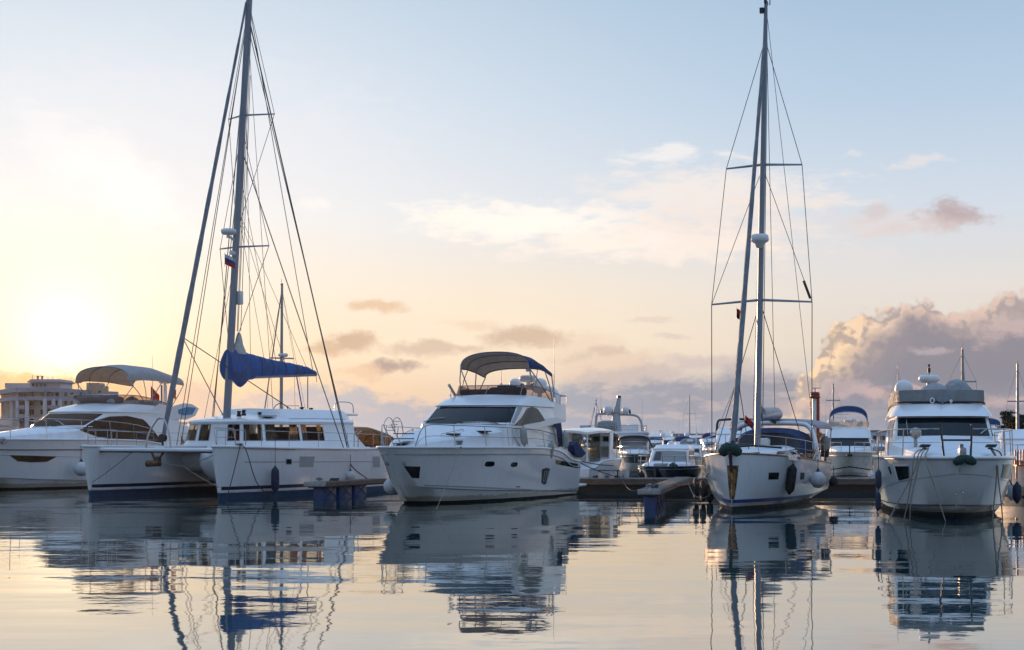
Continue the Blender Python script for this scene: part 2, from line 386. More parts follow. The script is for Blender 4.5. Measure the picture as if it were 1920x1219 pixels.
def at(px, py, Y): return Vector(((px - 960) * Y / F, Y, HC + (HOR - py) * Y / F))     # the place at distance Y seen at a pixel of the photo
class Frame:
    """a boat's own axes: x forward from the stem at the waterline, y to port, z up from the water"""
    def __init__(s, X, Y, psi):
        s.o = Vector((X, Y, 0)); p = math.radians(psi); s.rz = -(math.pi / 2 + p)
        s.h = Vector((-math.sin(p), -math.cos(p), 0)); s.l = Vector((math.cos(p), -math.sin(p), 0))
    def w(s, p): return s.o + s.h * p[0] + s.l * p[1] + Vector((0, 0, p[2]))
    def ray(s, px, py):
        d = Vector(((px - 960) / F, 1, (HOR - py) / F)); o = Vector((0, 0, HC)) - s.o
        return Vector((o.dot(s.h), o.dot(s.l), HC)), Vector((d.dot(s.h), d.dot(s.l), d.z))
    def loc(s, px, py, x=None, y=None, z=None):
        o, d = s.ray(px, py)
        t = (x - o.x) / d.x if x is not None else (y - o.y) / d.y if y is not None else (z - o.z) / d.z
        return o + d * t
def lerp(a, b, t): return a + (b - a) * t
class Surf:
    """surface lofted through level curves (front centre -> aft), mirrored to both sides"""
    def __init__(s, levels, nu=40): s.nu = nu; s.L = [catmull(l, nu) for l in levels]
    def rows(s, a=0, b=None): return s.L[a:b]
    def mesh(s, mb, a=0, b=None, cap_aft=False, cap_top=False):
        R = s.L[a:b]
        mb.grid(R); mb.grid([[mir(p) for p in r] for r in R], flip=True)
        if 1e-4 < R[0][0].y < .06: mb.grid([[r[0] for r in R], [mir(r[0]) for r in R]])      # close the stem
        if cap_aft:
            mb.grid([[r[-1] for r in R], [mir(r[-1]) for r in R]])
        if cap_top: s.cap(mb, R[0])
        return mb
    def cap(s, mb, row, crown=0.0, n=9):
        rows = []
        for p in row:
            r = []
            for k in range(n):
                t = -1 + 2 * k / (n - 1); r.append(Vector((p.x, p.y * t, p.z + crown * (1 - t * t) * min(1, p.y))))
            rows.append(r)
        mb.grid(rows)
def bvh_of(*mbs):
    v, f = [], []
    for mb in mbs:
        k = len(v); v += [Vector(p) for p in mb.v]; f += [[i + k for i in q] for q in mb.f]
    return BVHTree.FromPolygons(v, f)
def decal(mb, bvh, rows, ray, off=.012, skirt=.03, mirror=False):
    """thin raised panel laid on a surface; rows of 2-D points, ray(point) -> (origin, direction) in the boat's axes"""
    G = []
    for r in rows:
        g = []
        for q in r:
            o, d = ray(q); h = bvh.ray_cast(o, d.normalized())
            if h[0] is None: g.append(None); continue
            nrm = h[1] if h[1].dot(d) < 0 else -h[1]
            g.append((h[0] + nrm * off, h[0] - nrm * skirt))
        G.append(g)
    flat = [c for g in G for c in g if c]
    if not flat: return mb
    for i, g in enumerate(G):             # a point that missed takes its nearest neighbour's hit
        for j, c in enumerate(g):
            if c is None:
                best = min(((abs(i - a) + abs(j - b) * 1.0, G[a][b]) for a in range(len(G)) for b in range(len(g)) if G[a][b]), key=lambda q: q[0])
                G[i][j] = best[1]
    for sg in ((1, -1) if mirror else (1,)):
        fx = (lambda p: p) if sg == 1 else mir
        top = [[fx(c[0]) for c in g] for g in G]
        mb.grid(top)
        ring = [c for c in G[0]] + [g[-1] for g in G[1:]] + [c for c in G[-1][-2::-1]] + [g[0] for g in G[-2:0:-1]]
        mb.grid([[fx(c[0]) for c in ring], [fx(c[1]) for c in ring]], close=True)
    return mb
def strip(top, bot, nu=14, nv=5):
    """grid of 2-D points between two polylines"""
    def rs(P):
        P = [Vector((p[0], p[1], 0)) for p in P]; L = [0]
        for a, b in zip(P, P[1:]): L.append(L[-1] + (b - a).length)
        out = []
        for i in range(nu):
            t = L[-1] * i / (nu - 1); j = 0
            while j < len(P) - 2 and L[j + 1] < t: j += 1
            f = (t - L[j]) / max(1e-6, L[j + 1] - L[j]); out.append(P[j].lerp(P[j + 1], min(1, f)))
        return out
    a, b = rs(top), rs(bot)
    return [[tuple(p.lerp(q, k / (nv - 1)))[:2] for p, q in zip(a, b)] for k in range(nv)]
def line_pts(a, b, sag=0.0, n=10):
    a, b = Vector(a), Vector(b)
    return [a.lerp(b, i / (n - 1)) - Vector((0, 0, sag * 4 * (i / (n - 1)) * (1 - i / (n - 1)))) for i in range(n)]
# ------------------------------------------------------------------ water
def build_water():
    mb = MB()
    xs = [-3000, -400, -120, -60, -25, 0, 25, 60, 120, 400, 3000]; ys = [-200, 5, 25, 40, 55, 70, 90, 120, 200, 500, 4500]
    mb.grid([[(x, y, 0) for x in xs] for y in ys])
    o = mb.build('water', 'gel', None, smooth=0); o['kind'] = 'structure'
    m = bpy.data.materials.new('harbour_water'); m.use_nodes = True; t = m.node_tree; N = NT(t)
    t.nodes.clear()
    tc = N.node('ShaderNodeTexCoord').outputs['Object']
    def nz(sx, sy, sc, det, rough=.5, off=0):
        mp = N.node('ShaderNodeMapping'); N.put(mp.inputs[0], tc); mp.inputs['Scale'].default_value = (sx, sy, 1); mp.inputs['Location'].default_value = (off, off * .7, 0)
        return N.noise(mp.outputs[0], sc, det, rough, dims='2D')
    swell = nz(.30, 1.0, .22, 2, .4)              # long low undulation
    rip = nz(.45, 1.0, .85, 2, .5, 13)             # ripples about a metre long
    fin = nz(.85, 1.0, 2.1, 3, .55, 31)             # cat's-paws
    patch = N.rng(nz(.35, 1, .05, 2, .5, 5), .47, .62)
    sp = N.node('ShaderNodeSeparateXYZ'); N.put(sp.inputs[0], tc)
    near = N.rng(sp.outputs[1], 70, 32, .35, 1.0)
    h = N.add(N.mul(swell, .034), N.mul(N.mul(rip, N.add(.0044, N.mul(patch, .018))), near))
    h = N.add(h, N.mul(N.mul(fin, N.add(.0012, N.mul(patch, .0055))), near))
    bn = N.node('ShaderNodeBump'); bn.inputs['Strength'].default_value = 1; bn.inputs['Distance'].default_value = 1.0
    N.put(bn.inputs['Height'], h)
    gl = N.node('ShaderNodeBsdfGlossy'); gl.inputs['Roughness'].default_value = .02; gl.inputs[0].default_value = (1, .955, .875, 1)
    t.links.new(bn.outputs[0], gl.inputs['Normal'])
    df = N.node('ShaderNodeBsdfDiffuse'); df.inputs[0].default_value = (.012, .052, .068, 1)
    fr = N.node('ShaderNodeFresnel'); fr.inputs[0].default_value = 1.33
    t.links.new(bn.outputs[0], fr.inputs['Normal'])
    fac = N.add(.34, N.mul(fr.outputs[0], .60))
    mx = N.node('ShaderNodeMixShader'); N.put(mx.inputs[0], fac); t.links.new(df.outputs[0], mx.inputs[1]); t.links.new(gl.outputs[0], mx.inputs[2])
    out = N.node('ShaderNodeOutputMaterial'); t.links.new(mx.outputs[0], out.inputs[0])
    o.data.materials[0] = m
build_water()

# ------------------------------------------------------------------ motor yachts
HULL = dict(
 S=[(1.86, .02, 1.97), (1.64, .42, 1.965), (.85, .95, 1.96), (-1.1, 1.68, 1.945), (-4, 2.12, 1.93), (-7, 2.17, 1.88), (-8.5, 2.17, 1.74), (-9.7, 2.13, 1.44), (-10.95, 2.05, 1.33)],
 M=[(1.42, .02, 1.40), (1.22, .36, 1.37), (.5, .83, 1.33), (-1.3, 1.52, 1.28), (-4, 2.02, 1.22), (-7, 2.13, 1.16), (-8.5, 2.13, 1.08), (-9.7, 2.1, .98), (-11.0, 2.02, .92)],
 C=[(.82, .02, .70), (.62, .36, .64), (-.1, .86, .57), (-1.8, 1.48, .47), (-4, 1.85, .38), (-7, 1.98, .28), (-8.5, 1.99, .23), (-9.7, 1.97, .2), (-11.0, 1.94, .15)],
 C2=[(.80, .02, .665), (.58, .32, .605), (-.15, .81, .53), (-1.85, 1.42, .43), (-4, 1.79, .34), (-7, 1.92, .245), (-8.5, 1.93, .195), (-9.7, 1.91, .165), (-11.0, 1.88, .115)],
 W=[(.10, .02, .10), (-.1, .34, .095), (-.7, .82, .09), (-2.2, 1.34, .085), (-4.2, 1.72, .08), (-7, 1.88, .07), (-8.5, 1.9, .06), (-9.7, 1.88, .06), (-11.0, 1.86, .05)],
 K=[(-.7, .01, -.4), (-.9, .2, -.42), (-1.5, .5, -.45), (-2.9, .95, -.45), (-4.6, 1.3, -.45), (-7, 1.45, -.45), (-8.5, 1.45, -.45), (-9.7, 1.45, -.45), (-10.9, 1.45, -.45)])
HOUSE = [
 [(-3.2, 0, 1.9), (-3.35, .95, 1.9), (-3.9, 1.78, 1.9), (-5.2, 1.86, 1.9), (-7, 1.86, 1.9), (-8.5, 1.85, 1.9), (-9.3, 1.8, 1.9)],
 [(-3.55, 0, 2.80), (-3.7, .95, 2.80), (-4.2, 1.76, 2.79), (-5.4, 1.83, 2.78), (-7, 1.82, 2.78), (-8.5, 1.8, 2.78), (-9.3, 1.75, 2.78)],
 [(-4.85, 0, 3.45), (-4.95, .93, 3.45), (-5.32, 1.66, 3.44), (-6.4, 1.70, 3.44), (-7.4, 1.69, 3.44), (-8.6, 1.67, 3.44), (-9.3, 1.62, 3.44)],
 [(-4.78, 0, 3.50), (-4.88, .95, 3.50), (-5.26, 1.71, 3.49), (-6.35, 1.75, 3.48), (-7.4, 1.74, 3.48), (-8.6, 1.72, 3.48), (-9.3, 1.66, 3.48)],
 [(-5.35, 0, 3.74), (-5.45, .90, 3.74), (-5.85, 1.58, 3.72), (-6.7, 1.68, 3.70), (-7.6, 1.70, 3.68), (-8.7, 1.68, 3.66), (-9.5, 1.62, 3.60)],
 [(-6.05, 0, 3.90), (-6.15, .86, 3.90), (-6.5, 1.47, 3.89), (-7.2, 1.58, 3.87), (-8.0, 1.62, 3.82), (-8.9, 1.62, 3.74), (-9.6, 1.58, 3.64)]]
def scl(L, s, dx=0.0):
    return [(p[0] * s[0] + dx, p[1] * s[1], p[2] * s[2]) for p in L]
def shell(levels_a, nu=44):
    mb = MB(); s = Surf(levels_a, nu); s.mesh(mb); return s, mb
def canopy(root, hoops, top, under, frame='steel', trim=None, legs=(), nx=5, r=.022, name='bimini', sag=.03):
    """canvas awning stretched over bent tube hoops: (x, half width, edge z, crown z)"""
    H = [catmull([Vector(h[:3]) for h in hoops], (len(hoops) - 1) * nx + 1), catmull([Vector((h[0], h[3], 0)) for h in hoops], (len(hoops) - 1) * nx + 1)]
    rows, n = [], 21
    for i, (a, b) in enumerate(zip(*H)):
        dip = sag * math.sin(math.pi * (i % nx) / nx)
        r_ = []
        for k in range(n):
            th = math.pi * (k / (n - 1) - .5); sy = math.copysign(abs(math.sin(th)) ** .88, math.sin(th)); cz = max(0, math.cos(th)) ** .72
            r_.append(Vector((a.x, a.y * sy, a.z + (b.y - a.z) * cz - dip * (.4 + .6 * cz))))
        rows.append(r_)
    b = empty(name, (0, 0, 0)); b.parent = root
    mb = MB(); mb.grid(rows); can = mb.build('canopy', top, b, smooth=40)
    lo = [[Vector((p.x, p.y * .992, p.z - .018)) for p in r_] for r_ in rows]
    mb = MB(); mb.grid(lo, flip=True)
    ring = lambda R: R[0] + [q[-1] for q in R[1:]] + R[-1][-2::-1] + [q[0] for q in R[-2:0:-1]]
    mb.grid([ring(rows), ring(lo)], close=True); mb.build('lining', under, b, smooth=40)
    if trim:
        mb = MB(); mb.tube(ring(lo), .022, 5, closed=True); mb.build('edge_trim', trim, b)
    fb = MB()
    for i in range(0, len(rows), nx):
        fb.tube([Vector((p.x, p.y * .985, p.z - .04)) for p in rows[i]], r, 6)
    for (i, foot) in legs:                       # leg from a hoop's end down to a foot, both sides
        for sg in (1, -1):
            e = rows[i * nx][-1 if sg == 1 else 0]; f = Vector((foot[0], foot[1] * sg, foot[2]))
            fb.tube([Vector((e.x, e.y * .985, e.z - .03)), (e + f) / 2 + Vector((0, .03 * sg, 0)), f], r, 6)
    fb.build('canopy_frame', frame, b)
    return b
def rail(root, pts, h, mat_='steel', mids=(.5,), lean=.04, r=.018, posts=None, name='guard_rail', both=True, nlist=None, sub=6):
    """stanchions with a top tube and mid wires over deck points"""
    P = [Vector(p) for p in pts]
    hs = h if isinstance(h, (list, tuple)) else [h] * len(P)
    T = [Vector((p.x, p.y * (1 - lean), p.z + q)) for p, q in zip(P, hs)]
    mb = MB()
    for sg in ((1, -1) if both else (1,)):
        f = (lambda p: Vector(p)) if sg == 1 else mir
        mb.tube([f(p) for p in catmull(T, (len(T) - 1) * sub + 1)], r, 6)
        for m_ in mids:
            mb.tube([f(p.lerp(q, m_)) for p, q in zip(catmull(P, (len(P) - 1) * sub + 1), catmull(T, (len(T) - 1) * sub + 1))], r * .55, 5)
        for i in (posts if posts is not None else range(len(P))):
            mb.tube([f(P[i]), f(T[i])], r * .9, 6)
    return mb.build(name, mat_, root)
def radome(root, p, s=1.0, m='white', stalk=.3):
    mb = MB(); mb.lathe([(.02, .0), (.22, .01), (.30, .06), (.32, .13), (.30, .20), (.24, .24), (.02, .25)], p, 20)
    if s != 1: mb.v = [tuple(Vector(p) + (Vector(v) - Vector(p)) * s) for v in mb.v]
    o = mb.build('radar_scanner', m, root, smooth=50)
    mb = MB(); mb.tube([Vector(p) - Vector((0, 0, stalk)), Vector(p) + Vector((0, 0, .02))], [.09 * s, .07 * s], 10); mb.build('mount', 'white', o); return o
def dome(root, p, r=.28, m='white'):
    mb = MB(); mb.lathe([(.55 * r, -r * 1.0), (.8 * r, -.9 * r), (.98 * r, -.5 * r), (r, 0), (.95 * r, .35 * r), (.78 * r, .68 * r), (.5 * r, .9 * r), (.02, r)], p, 20)
    o = mb.build('satellite_dome', m, root, smooth=60)
    mb = MB(); mb.tube([Vector(p) - Vector((0, 0, r * 1.5)), Vector(p) - Vector((0, 0, r * .95))], r * .3, 10); mb.build('mount', 'white', o); return o
def aerial(root, p, h, r=.012, m='white', tilt=(0, 0), name='aerial'):
    mb = MB(); p = Vector(p); mb.tube([p, p + Vector((tilt[0], tilt[1], h)) * .5, p + Vector((tilt[0], tilt[1], h))], [r * 1.5, r, r * .6], 5)
    mb.tube([p, p + Vector((0, 0, .12))], r * 2.6, 6); return mb.build(name, m, root)
def fender(fr, p, L=.75, r=.12, m='fnavy', label='', kind='cyl', hang=.5, tilt=(0, 0), group=None, rope='drope', q=None):
    """inflated fender hung on a lanyard: p is the centre, in the boat's axes or as a world point q"""
    c = q if q is not None else fr.w(p)
    root = empty('fender', c); tag(root, label, 'fender', group)
    R = (Matrix.Rotation(tilt[0], 3, 'X') @ Matrix.Rotation(tilt[1], 3, 'Y'))
    mb = MB()
    if kind == 'ball':
        pr = [(.02, -r), (r * .5, -r * .87), (r * .87, -r * .5), (r, 0), (r * .9, r * .45), (r * .62, r * .82), (r * .34, r * 1.05), (r * .2, r * 1.12)]
        mb.lathe(pr, n=24, R=R); mb.build('fender_ball', m, root, smooth=60)
        mb = MB(); mb.lathe([(r * .36, r * 1.02), (r * .26, r * 1.14), (r * .13, r * 1.32), (r * .1, r * 1.5), (.01, r * 1.52)], n=12, R=R); mb.build('rope_eye', 'fnavy', root, smooth=50)
        top = r * 1.5
    else:
        h = L / 2
        pr = [(.02, -h - r * .3), (r * .3, -h - r * .25), (r * .36, -h), (r * .8, -h + r * .45), (r, -h + r), (r * 1.02, 0), (r, h - r), (r * .8, h - r * .45), (r * .36, h), (r * .3, h + r * .3), (.02, h + r * .35)]
        mb.lathe(pr, n=20, R=R); mb.build('fender_body', m, root, smooth=50); top = h + r * .3
    mb = MB(); a = R @ Vector((0, 0, top - .02)); mb.tube([a, a + Vector((0, 0, hang))], .012, 5); mb.build('lanyard', rope, root)
    return root
def rope(a, b, sag=0.0, r=.016, m='rope', label='', group=None, n=14, mid=None, cat='rope'):
    mb = MB(); pts = catmull([a] + list(mid) + [b], 26) if mid else line_pts(a, b, sag, n)
    mb.tube(pts, r, 6); o = mb.build('mooring_line', m, None); tag(o, label, cat, group); return o

def hull_parts(root, s, dx, hullm='hullgel', boot='boot', levels=HULL, nu=46, rub='alu2', deckm='deck', sheer_r=.045, rubz=.24, stripe=None):
    L = {k: scl(v, s, dx) for k, v in levels.items()}
    hs, hm = shell([L['S'], L['M'], L['C'], L['C2'], L['W']], nu); R = hs.L
    hm.grid([[r[-1] for r in R], [Vector((r[-1].x, 0, r[-1].z)) for r in R], [mir(r[-1]) for r in R]])
    bv = bvh_of(hm); hull = hm.build('hull', hullm, root, smooth=28)
    bs, bm_ = shell([L['W'], L['K']], nu); bm_.build('boot_stripe', boot, root)
    mb = MB(); row = [Vector((p.x, p.y, p.z - .02)) for p in hs.L[0]]; hs.cap(mb, row, crown=.05); mb.build('deck', deckm, root)
    mb = MB(); r0 = hs.L[0]
    mb.tube([mir(p) for p in r0[::-1]] + r0[1:], sheer_r, 8); mb.build('toe_rail', 'gel' if hullm == 'hullgel' else hullm, root)
    if rub:
        mb = MB()
        for f in (Vector, mir):
            pts = []
            for a, b in zip(hs.L[0], hs.L[1]):
                t = rubz * s[2] / max(.05, a.z - b.z); q = a.lerp(b, min(.85, t)); pts.append(f(Vector((q.x, q.y + .012, q.z))))
            mb.tube(pts[1:], .02, 6)
        mb.build('rub_rail', rub, root)
    return hs, bv, hull
def on_hull(fr, bv, px, py, off):
    o, d = fr.ray(px, py); h = bv.ray_cast(o, d.normalized())
    if h[0] is None: return None
    n = h[1] if h[1].dot(d) < 0 else -h[1]
    return h[0] + n * off
def side_ray(q): return Vector((q[0], 6, q[1])), Vector((0, -1, 0))
def front_ray(q): return Vector((8, q[0], q[1])), Vector((-1, 0, 0))
def panel(parent, bv, rows, ray, m, name, off=.012, mirror=False, skirt=.03):
    mb = MB(); decal(mb, bv, rows, ray, off, skirt, mirror); return mb.build(name, m, parent, smooth=30)
def coach(root, secs, m='deck'):
    """cambered foredeck trunk: sections (x, half width, base z, crown z)"""
    P = catmull([Vector((a, b, c)) for a, b, c, d in secs], 26); Q = catmull([Vector((a, d, 0)) for a, b, c, d in secs], 26)
    mb = MB(); rows = []
    for p, q in zip(P, Q):
        zc = q.y; r = []
        for k in range(-8, 9):
            t = k / 8; a = abs(t)
            r.append(Vector((p.x, p.y * math.copysign(min(1, a * 1.06), t), p.z + (zc - p.z) * (1 - a ** 5) ** .6)))
        rows.append(r)
    mb.grid(rows); mb.face(rows[0]); bv = bvh_of(mb)
    o = mb.build('coachroof', m, root, smooth=38); return o, bv
def wheelhouse(root, levels, m='gel', nu=40, crown=.03):
    s, mb = shell(levels, nu); s.cap(mb, s.L[-1], crown)
    R = s.L; mb.grid([[r[-1] for r in R], [mir(r[-1]) for r in R]])
    bv = bvh_of(mb); o = mb.build('deckhouse', m, root, smooth=30); return s, bv, o
def band(mb, lo, hi, nu=30):
    s = Surf([lo, hi], nu); s.mesh(mb); return s
def wiper(root, bv, ray, a, b, off=.05):
    mb = MB(); P = []
    for q in (a, ((a[0] + b[0]) / 2, (a[1] + b[1]) / 2 + (.0 if abs(a[1]) < 50 else -2)), b):
        o, d = ray(q); h = bv.ray_cast(o, d.normalized())
        if h[0] is not None: P.append(h[0] + (h[1] if h[1].dot(d) < 0 else -h[1]) * off)
    if len(P) > 1: mb.tube(P, .018, 5); mb.build('wiper', 'steel', root)
def flag(parent_root, p0, w, h, cols, label, tilt=-.5, name='flag'):
    """small striped cloth hanging in folds; cols from top to bottom"""
    root = empty(name, p0); tag(root, label, 'flag')
    for i, c in enumerate(cols):
        rows = []
        for k in range(2):
            z = -h * (i + k) / len(cols); rows.append([Vector((w * t, .04 * math.sin(t * 9 + z * 4), z + tilt * w * t)) for t in [j / 8 for j in range(9)]])
        mb = MB(); mb.grid(rows); mb.grid([[p + Vector((0, .006, 0)) for p in r] for r in rows], flip=True); mb.build('cloth_stripe', c, root)
    mb = MB(); mb.tube([(0, 0, .05), (0, 0, -h * 1.25)], .008, 5); mb.build('halyard', 'wire', root)
    return root
# ---- the big white flybridge yacht in the middle
def yacht_centre():
    fr = Frame(-3.404, 55.2, 23); root = empty('motor_yacht', fr.o, fr.rz)
    tag(root, 'white flybridge motor yacht with a beige lined navy bimini, right of the catamaran', 'motor yacht')
    s = (1, 1, 1)
    hs, bv, hull = hull_parts(root, s, 0)
    ray = lambda q: fr.ray(*q)
    # hull openings
    w = panel(hull, bv, strip([(757, 874), (788, 875)], [(772, 896), (786, 897)], 6, 4), ray, 'glass', 'hull_window', .008)
    for a in ((918, 870, 9, 5), (964, 871, 6, 4.5)):
        P = [(a[0] + a[2] * math.copysign(abs(math.cos(t)) ** .6, math.cos(t)) + a[3] * .35 * -math.sin(t), a[1] + a[3] * math.copysign(abs(math.sin(t)) ** .6, math.sin(t))) for t in [math.pi * k / 8 for k in range(17)]]
        f = panel(hull, bv, strip(P[8:], P[8::-1], 10, 4), ray, 'glass', 'porthole', .01)
    v = panel(hull, bv, strip([(1016, 880), (1024, 877), (1031, 879)], [(1015, 905), (1020, 909), (1024, 906)], 8, 5), ray, 'black', 'engine_vent', .012)
    for k in range(3):
        x = 1019.5 + k * 3.2
        panel(v, bv, strip([(x + 1, 883), (x + 1.7, 883)], [(x - 2.6, 904), (x - 1.9, 904)], 3, 4), ray, 'grey', 'louvre', .03)
    panel(hull, bv, strip([(1042, 862), (1083, 870)], [(1042, 870), (1083, 878)], 8, 3), ray, 'glass', 'hull_window', .01)
    mb = MB()
    for y0, y1 in (((748, 911), (1083, 922)),):
        pass
    # knuckle line low on the topsides
    panel(hull, bv, strip([(795, 909), (880, 912), (967, 916), (1080, 921)], [(795, 911), (880, 914.5), (967, 918.5), (1080, 923)], 24, 2), ray, 'grey', 'knuckle_stripe', .006)
    for k in range(3): panel(hull, bv, strip([(967.5 + k * 2.8, 911.8), (969.3 + k * 2.8, 911.8)], [(967.5 + k * 2.8, 914), (969.3 + k * 2.8, 914)], 3, 3), ray, 'black', 'maker_mark', .008)
    # anchor in its pocket, roller and plate at the stem
    mb = MB(); a = fr.loc(757, 852, y=-.0); mb.box(a + Vector((.1, 0, 0)), (.5, .16, .34), bev=.03); mb.build('anchor_roller', 'galv', root)
    mb = MB(); a = fr.loc(748, 866, y=.02) + Vector((.1, 0, 0))
    mb.prism([a + Vector((.05, -.22, .1)), a + Vector((.2, -.4, -.05)), a + Vector((-.1, 0, -.16)), a + Vector((.2, .4, -.05)), a + Vector((.05, .22, .1))], (-.06, 0, -.05))
    mb.tube([a, a + Vector((-.3, 0, .35))], .035, 6); mb.build('anchor', 'galv', root)
    # foredeck, deckhouse and flybridge
    co, cbv = coach(root, [(1.1, .3, 1.93, 1.99), (.5, .7, 1.94, 2.14), (-.8, 1.22, 1.94, 2.38), (-2.2, 1.62, 1.93, 2.58), (-3.5, 1.76, 1.92, 2.76), (-4.6, 1.8, 1.92, 2.88)])
    for px, py, ww in ((905, 810, .5), (850, 815, .4)):
        h = cbv.ray_cast(*[v_ for v_ in fr.ray(px, py)])
        if h[0] is not None:
            mb = MB(); mb.box(h[0] + Vector((0, 0, .02)), (ww, ww, .05), bev=.02); mb.build('deck_hatch', 'glass', co)
    mb = MB()
    for sg in (1, -1):
        mb = MB(); mb.tube([(-.6, .75 * sg, 2.3), (-.7, .75 * sg, 2.42), (-1.9, 1.0 * sg, 2.58), (-2.0, 1.0 * sg, 2.5)], .014, 5); mb.build('grab_rail', 'steel', co)
    hw, hbv, house = wheelhouse(root, HOUSE)
    panel(house, hbv, strip([(806, 763.5), (880, 763), (968, 763.5)], [(781, 794), (860, 795), (955, 797)], 22, 7), ray, 'glass', 'windscreen', .012)
    panel(house, hbv, strip([(978, 783), (988, 766), (998, 763), (1008, 767), (1022, 788)], [(963, 799), (975, 798), (992, 795.5), (1006, 792.5), (1022, 789.5)], 18, 6), ray, 'glass', 'side_window', .012)
    panel(house, hbv, strip([(971, 764), (980, 764)], [(957, 797), (962, 799)], 5, 5), ray, 'grey', 'screen_pillar', .010)
    for a, b in (((795, 793), (835, 785)), ((868, 794), (935, 795)), ):
        wiper(house, hbv, ray, a, b)
    # wing sweeping down from the flybridge overhang to the side deck
    wing = [(961, 803), (985, 796), (1012, 791), (1040, 782), (1056, 789), (1050, 793), (1022, 799), (1000, 806), (992, 812), (992, 826), (1000, 833), (1022, 836), (975, 838), (962, 818)]
    mb = MB()
    P = [fr.loc(px, py, y=1.86) for px, py in wing]
    for sg in (1, -1):
        mb.prism([Vector((p.x, p.y * sg, p.z)) for p in P], (0, .07 * sg, 0))
    mb.build('side_wing', 'gel', house)
    for sg in (1, -1): mb = MB(); mb.prism([(-8.2, 1.6 * sg, 1.95), (-9.9, 1.6 * sg, 1.9), (-9.9, 1.6 * sg, 2.95), (-8.2, 1.6 * sg, 2.95)], (0, -.02 * sg, 0)); mb.build('cockpit_window', 'cglass', house)
    fb = empty('flybridge', (0, 0, 0)); fb.parent = root
    mb = MB(); mb.box((-9.2, 0, 2.98), (2.4, 3.3, .12), bev=.05)
    mb.grid([[(-8.4, 1.66, 3.04), (-9.4, 1.78, 3.0), (-10.2, 1.72, 2.98), (-10.5, 1.2, 2.98), (-10.6, 0, 2.98)], [(-8.4, 1.60, 3.72), (-9.4, 1.70, 3.60), (-10.3, 1.66, 3.62), (-10.62, 1.15, 3.6), (-10.7, 0, 3.6)]])
    mb.grid([[mir(p) for p in r] for r in [[(-8.4, 1.66, 3.04), (-9.4, 1.78, 3.0), (-10.2, 1.72, 2.98), (-10.5, 1.2, 2.98), (-10.6, 0, 2.98)], [(-8.4, 1.60, 3.72), (-9.4, 1.70, 3.60), (-10.3, 1.66, 3.62), (-10.62, 1.15, 3.6), (-10.7, 0, 3.6)]]])
    mb.build('flybridge_moulding', 'gel', fb)
    lo = [(-6.1, 0, 3.9), (-6.2, .84, 3.9), (-6.55, 1.44, 3.89), (-7.2, 1.56, 3.87), (-8.0, 1.6, 3.83), (-8.9, 1.6, 3.76)]
    hi = [(-6.42, 0, 4.28), (-6.5, .84, 4.28), (-6.8, 1.42, 4.28), (-7.4, 1.55, 4.26), (-8.1, 1.6, 4.2), (-8.9, 1.62, 4.05)]
    mb = MB(); sw = band(mb, lo, hi); mb.build('wind_deflector', 'sglass', fb)
    mb = MB(); mb.tube([mir(p) for p in sw.L[1][::-1]] + sw.L[1][1:], .016, 6)
    for i in (0, 10, 16, 22, 29):
        mb.tube([sw.L[0][i], sw.L[1][i]], .014, 5); mb.tube([mir(sw.L[0][i]), mir(sw.L[1][i])], .014, 5)
    mb.build('deflector_frame', 'alu2', fb)
    mb = MB(); mb.box((-6.95, -.75, 4.02), (.5, 1.25, .26), bev=.1); mb.box((-7.0, .55, 4.05), (.7, 1.4, .34), bev=.13); mb.box((-7.15, .45, 4.2), (.5, .7, .25), bev=.1); mb.build('covered_seat', 'greycushion', fb)
    for sg in (1, -1):
        mb = MB(); mb.tube([(-8.6, 1.62 * sg, 4.15), (-9.4, 1.72 * sg, 3.98), (-10.3, 1.68 * sg, 3.95), (-10.6, 1.2 * sg, 3.95)], .02, 6)
        for x, z in ((-9.0, 3.7), (-9.6, 3.6), (-10.3, 3.6)): mb.tube([(x, 1.69 * sg, z), (x, 1.7 * sg, z + .38)], .016, 5)
        mb.build('flybridge_rail', 'steel', fb)
    canopy(root, [(-7.0, 1.46, 4.98, 5.60), (-7.75, 1.5, 4.97, 5.53), (-8.55, 1.5, 4.88, 5.32), (-9.35, 1.46, 4.72, 5.08)], 'navy', 'beige', frame='alu2', trim='navy',
           legs=((0, (-7.15, 1.5, 4.1)), (1, (-7.2, 1.5, 4.1)), (2, (-8.9, 1.64, 3.7)), (3, (-8.95, 1.64, 3.7)), (0, (-8.9, 1.64, 3.6))))
    # aft arch with radar, domes and lights
    ar = empty('radar_arch', (0, 0, 0)); ar.parent = root
    mb = MB(); mb.tube(catmull([(-9.7, 1.6, 3.5), (-10.0, 1.35, 4.1), (-10.1, .9, 4.28), (-10.1, 0, 4.32), (-10.1, -.9, 4.28), (-10.0, -1.35, 4.1), (-9.7, -1.6, 3.5)], 25), .10, 8); mb.build('arch_tube', 'gel', ar)
    radome(ar, fr.loc(991, 717, x=-9.8), 1.15); dome(ar, fr.loc(967, 722, x=-10.1), .27); dome(ar, fr.loc(1012, 723, x=-10.1), .30)
    p = fr.loc(994, 703, x=-9.9)
    mb = MB(); mb.tube([p, p + Vector((0, 0, .3))], .03, 6); mb.lathe([(.02, -.12), (.09, -.1), (.1, .05), (.05, .12), (.02, .13)], p + Vector((0, .06, .32)), 10, 'X'); mb.lathe([(.02, -.1), (.07, -.08), (.08, .05), (.02, .1)], p + Vector((0, -.1, .2)), 10, 'X'); mb.build('searchlight', 'steel', ar)
    for px in (978, 998): mb = MB(); q = fr.loc(px, 722, x=-9.75); mb.lathe([(.02, -.1), (.08, -.08), (.05, .06), (.02, .08)], q, 10, 'X'); mb.build('horn', 'black', ar)
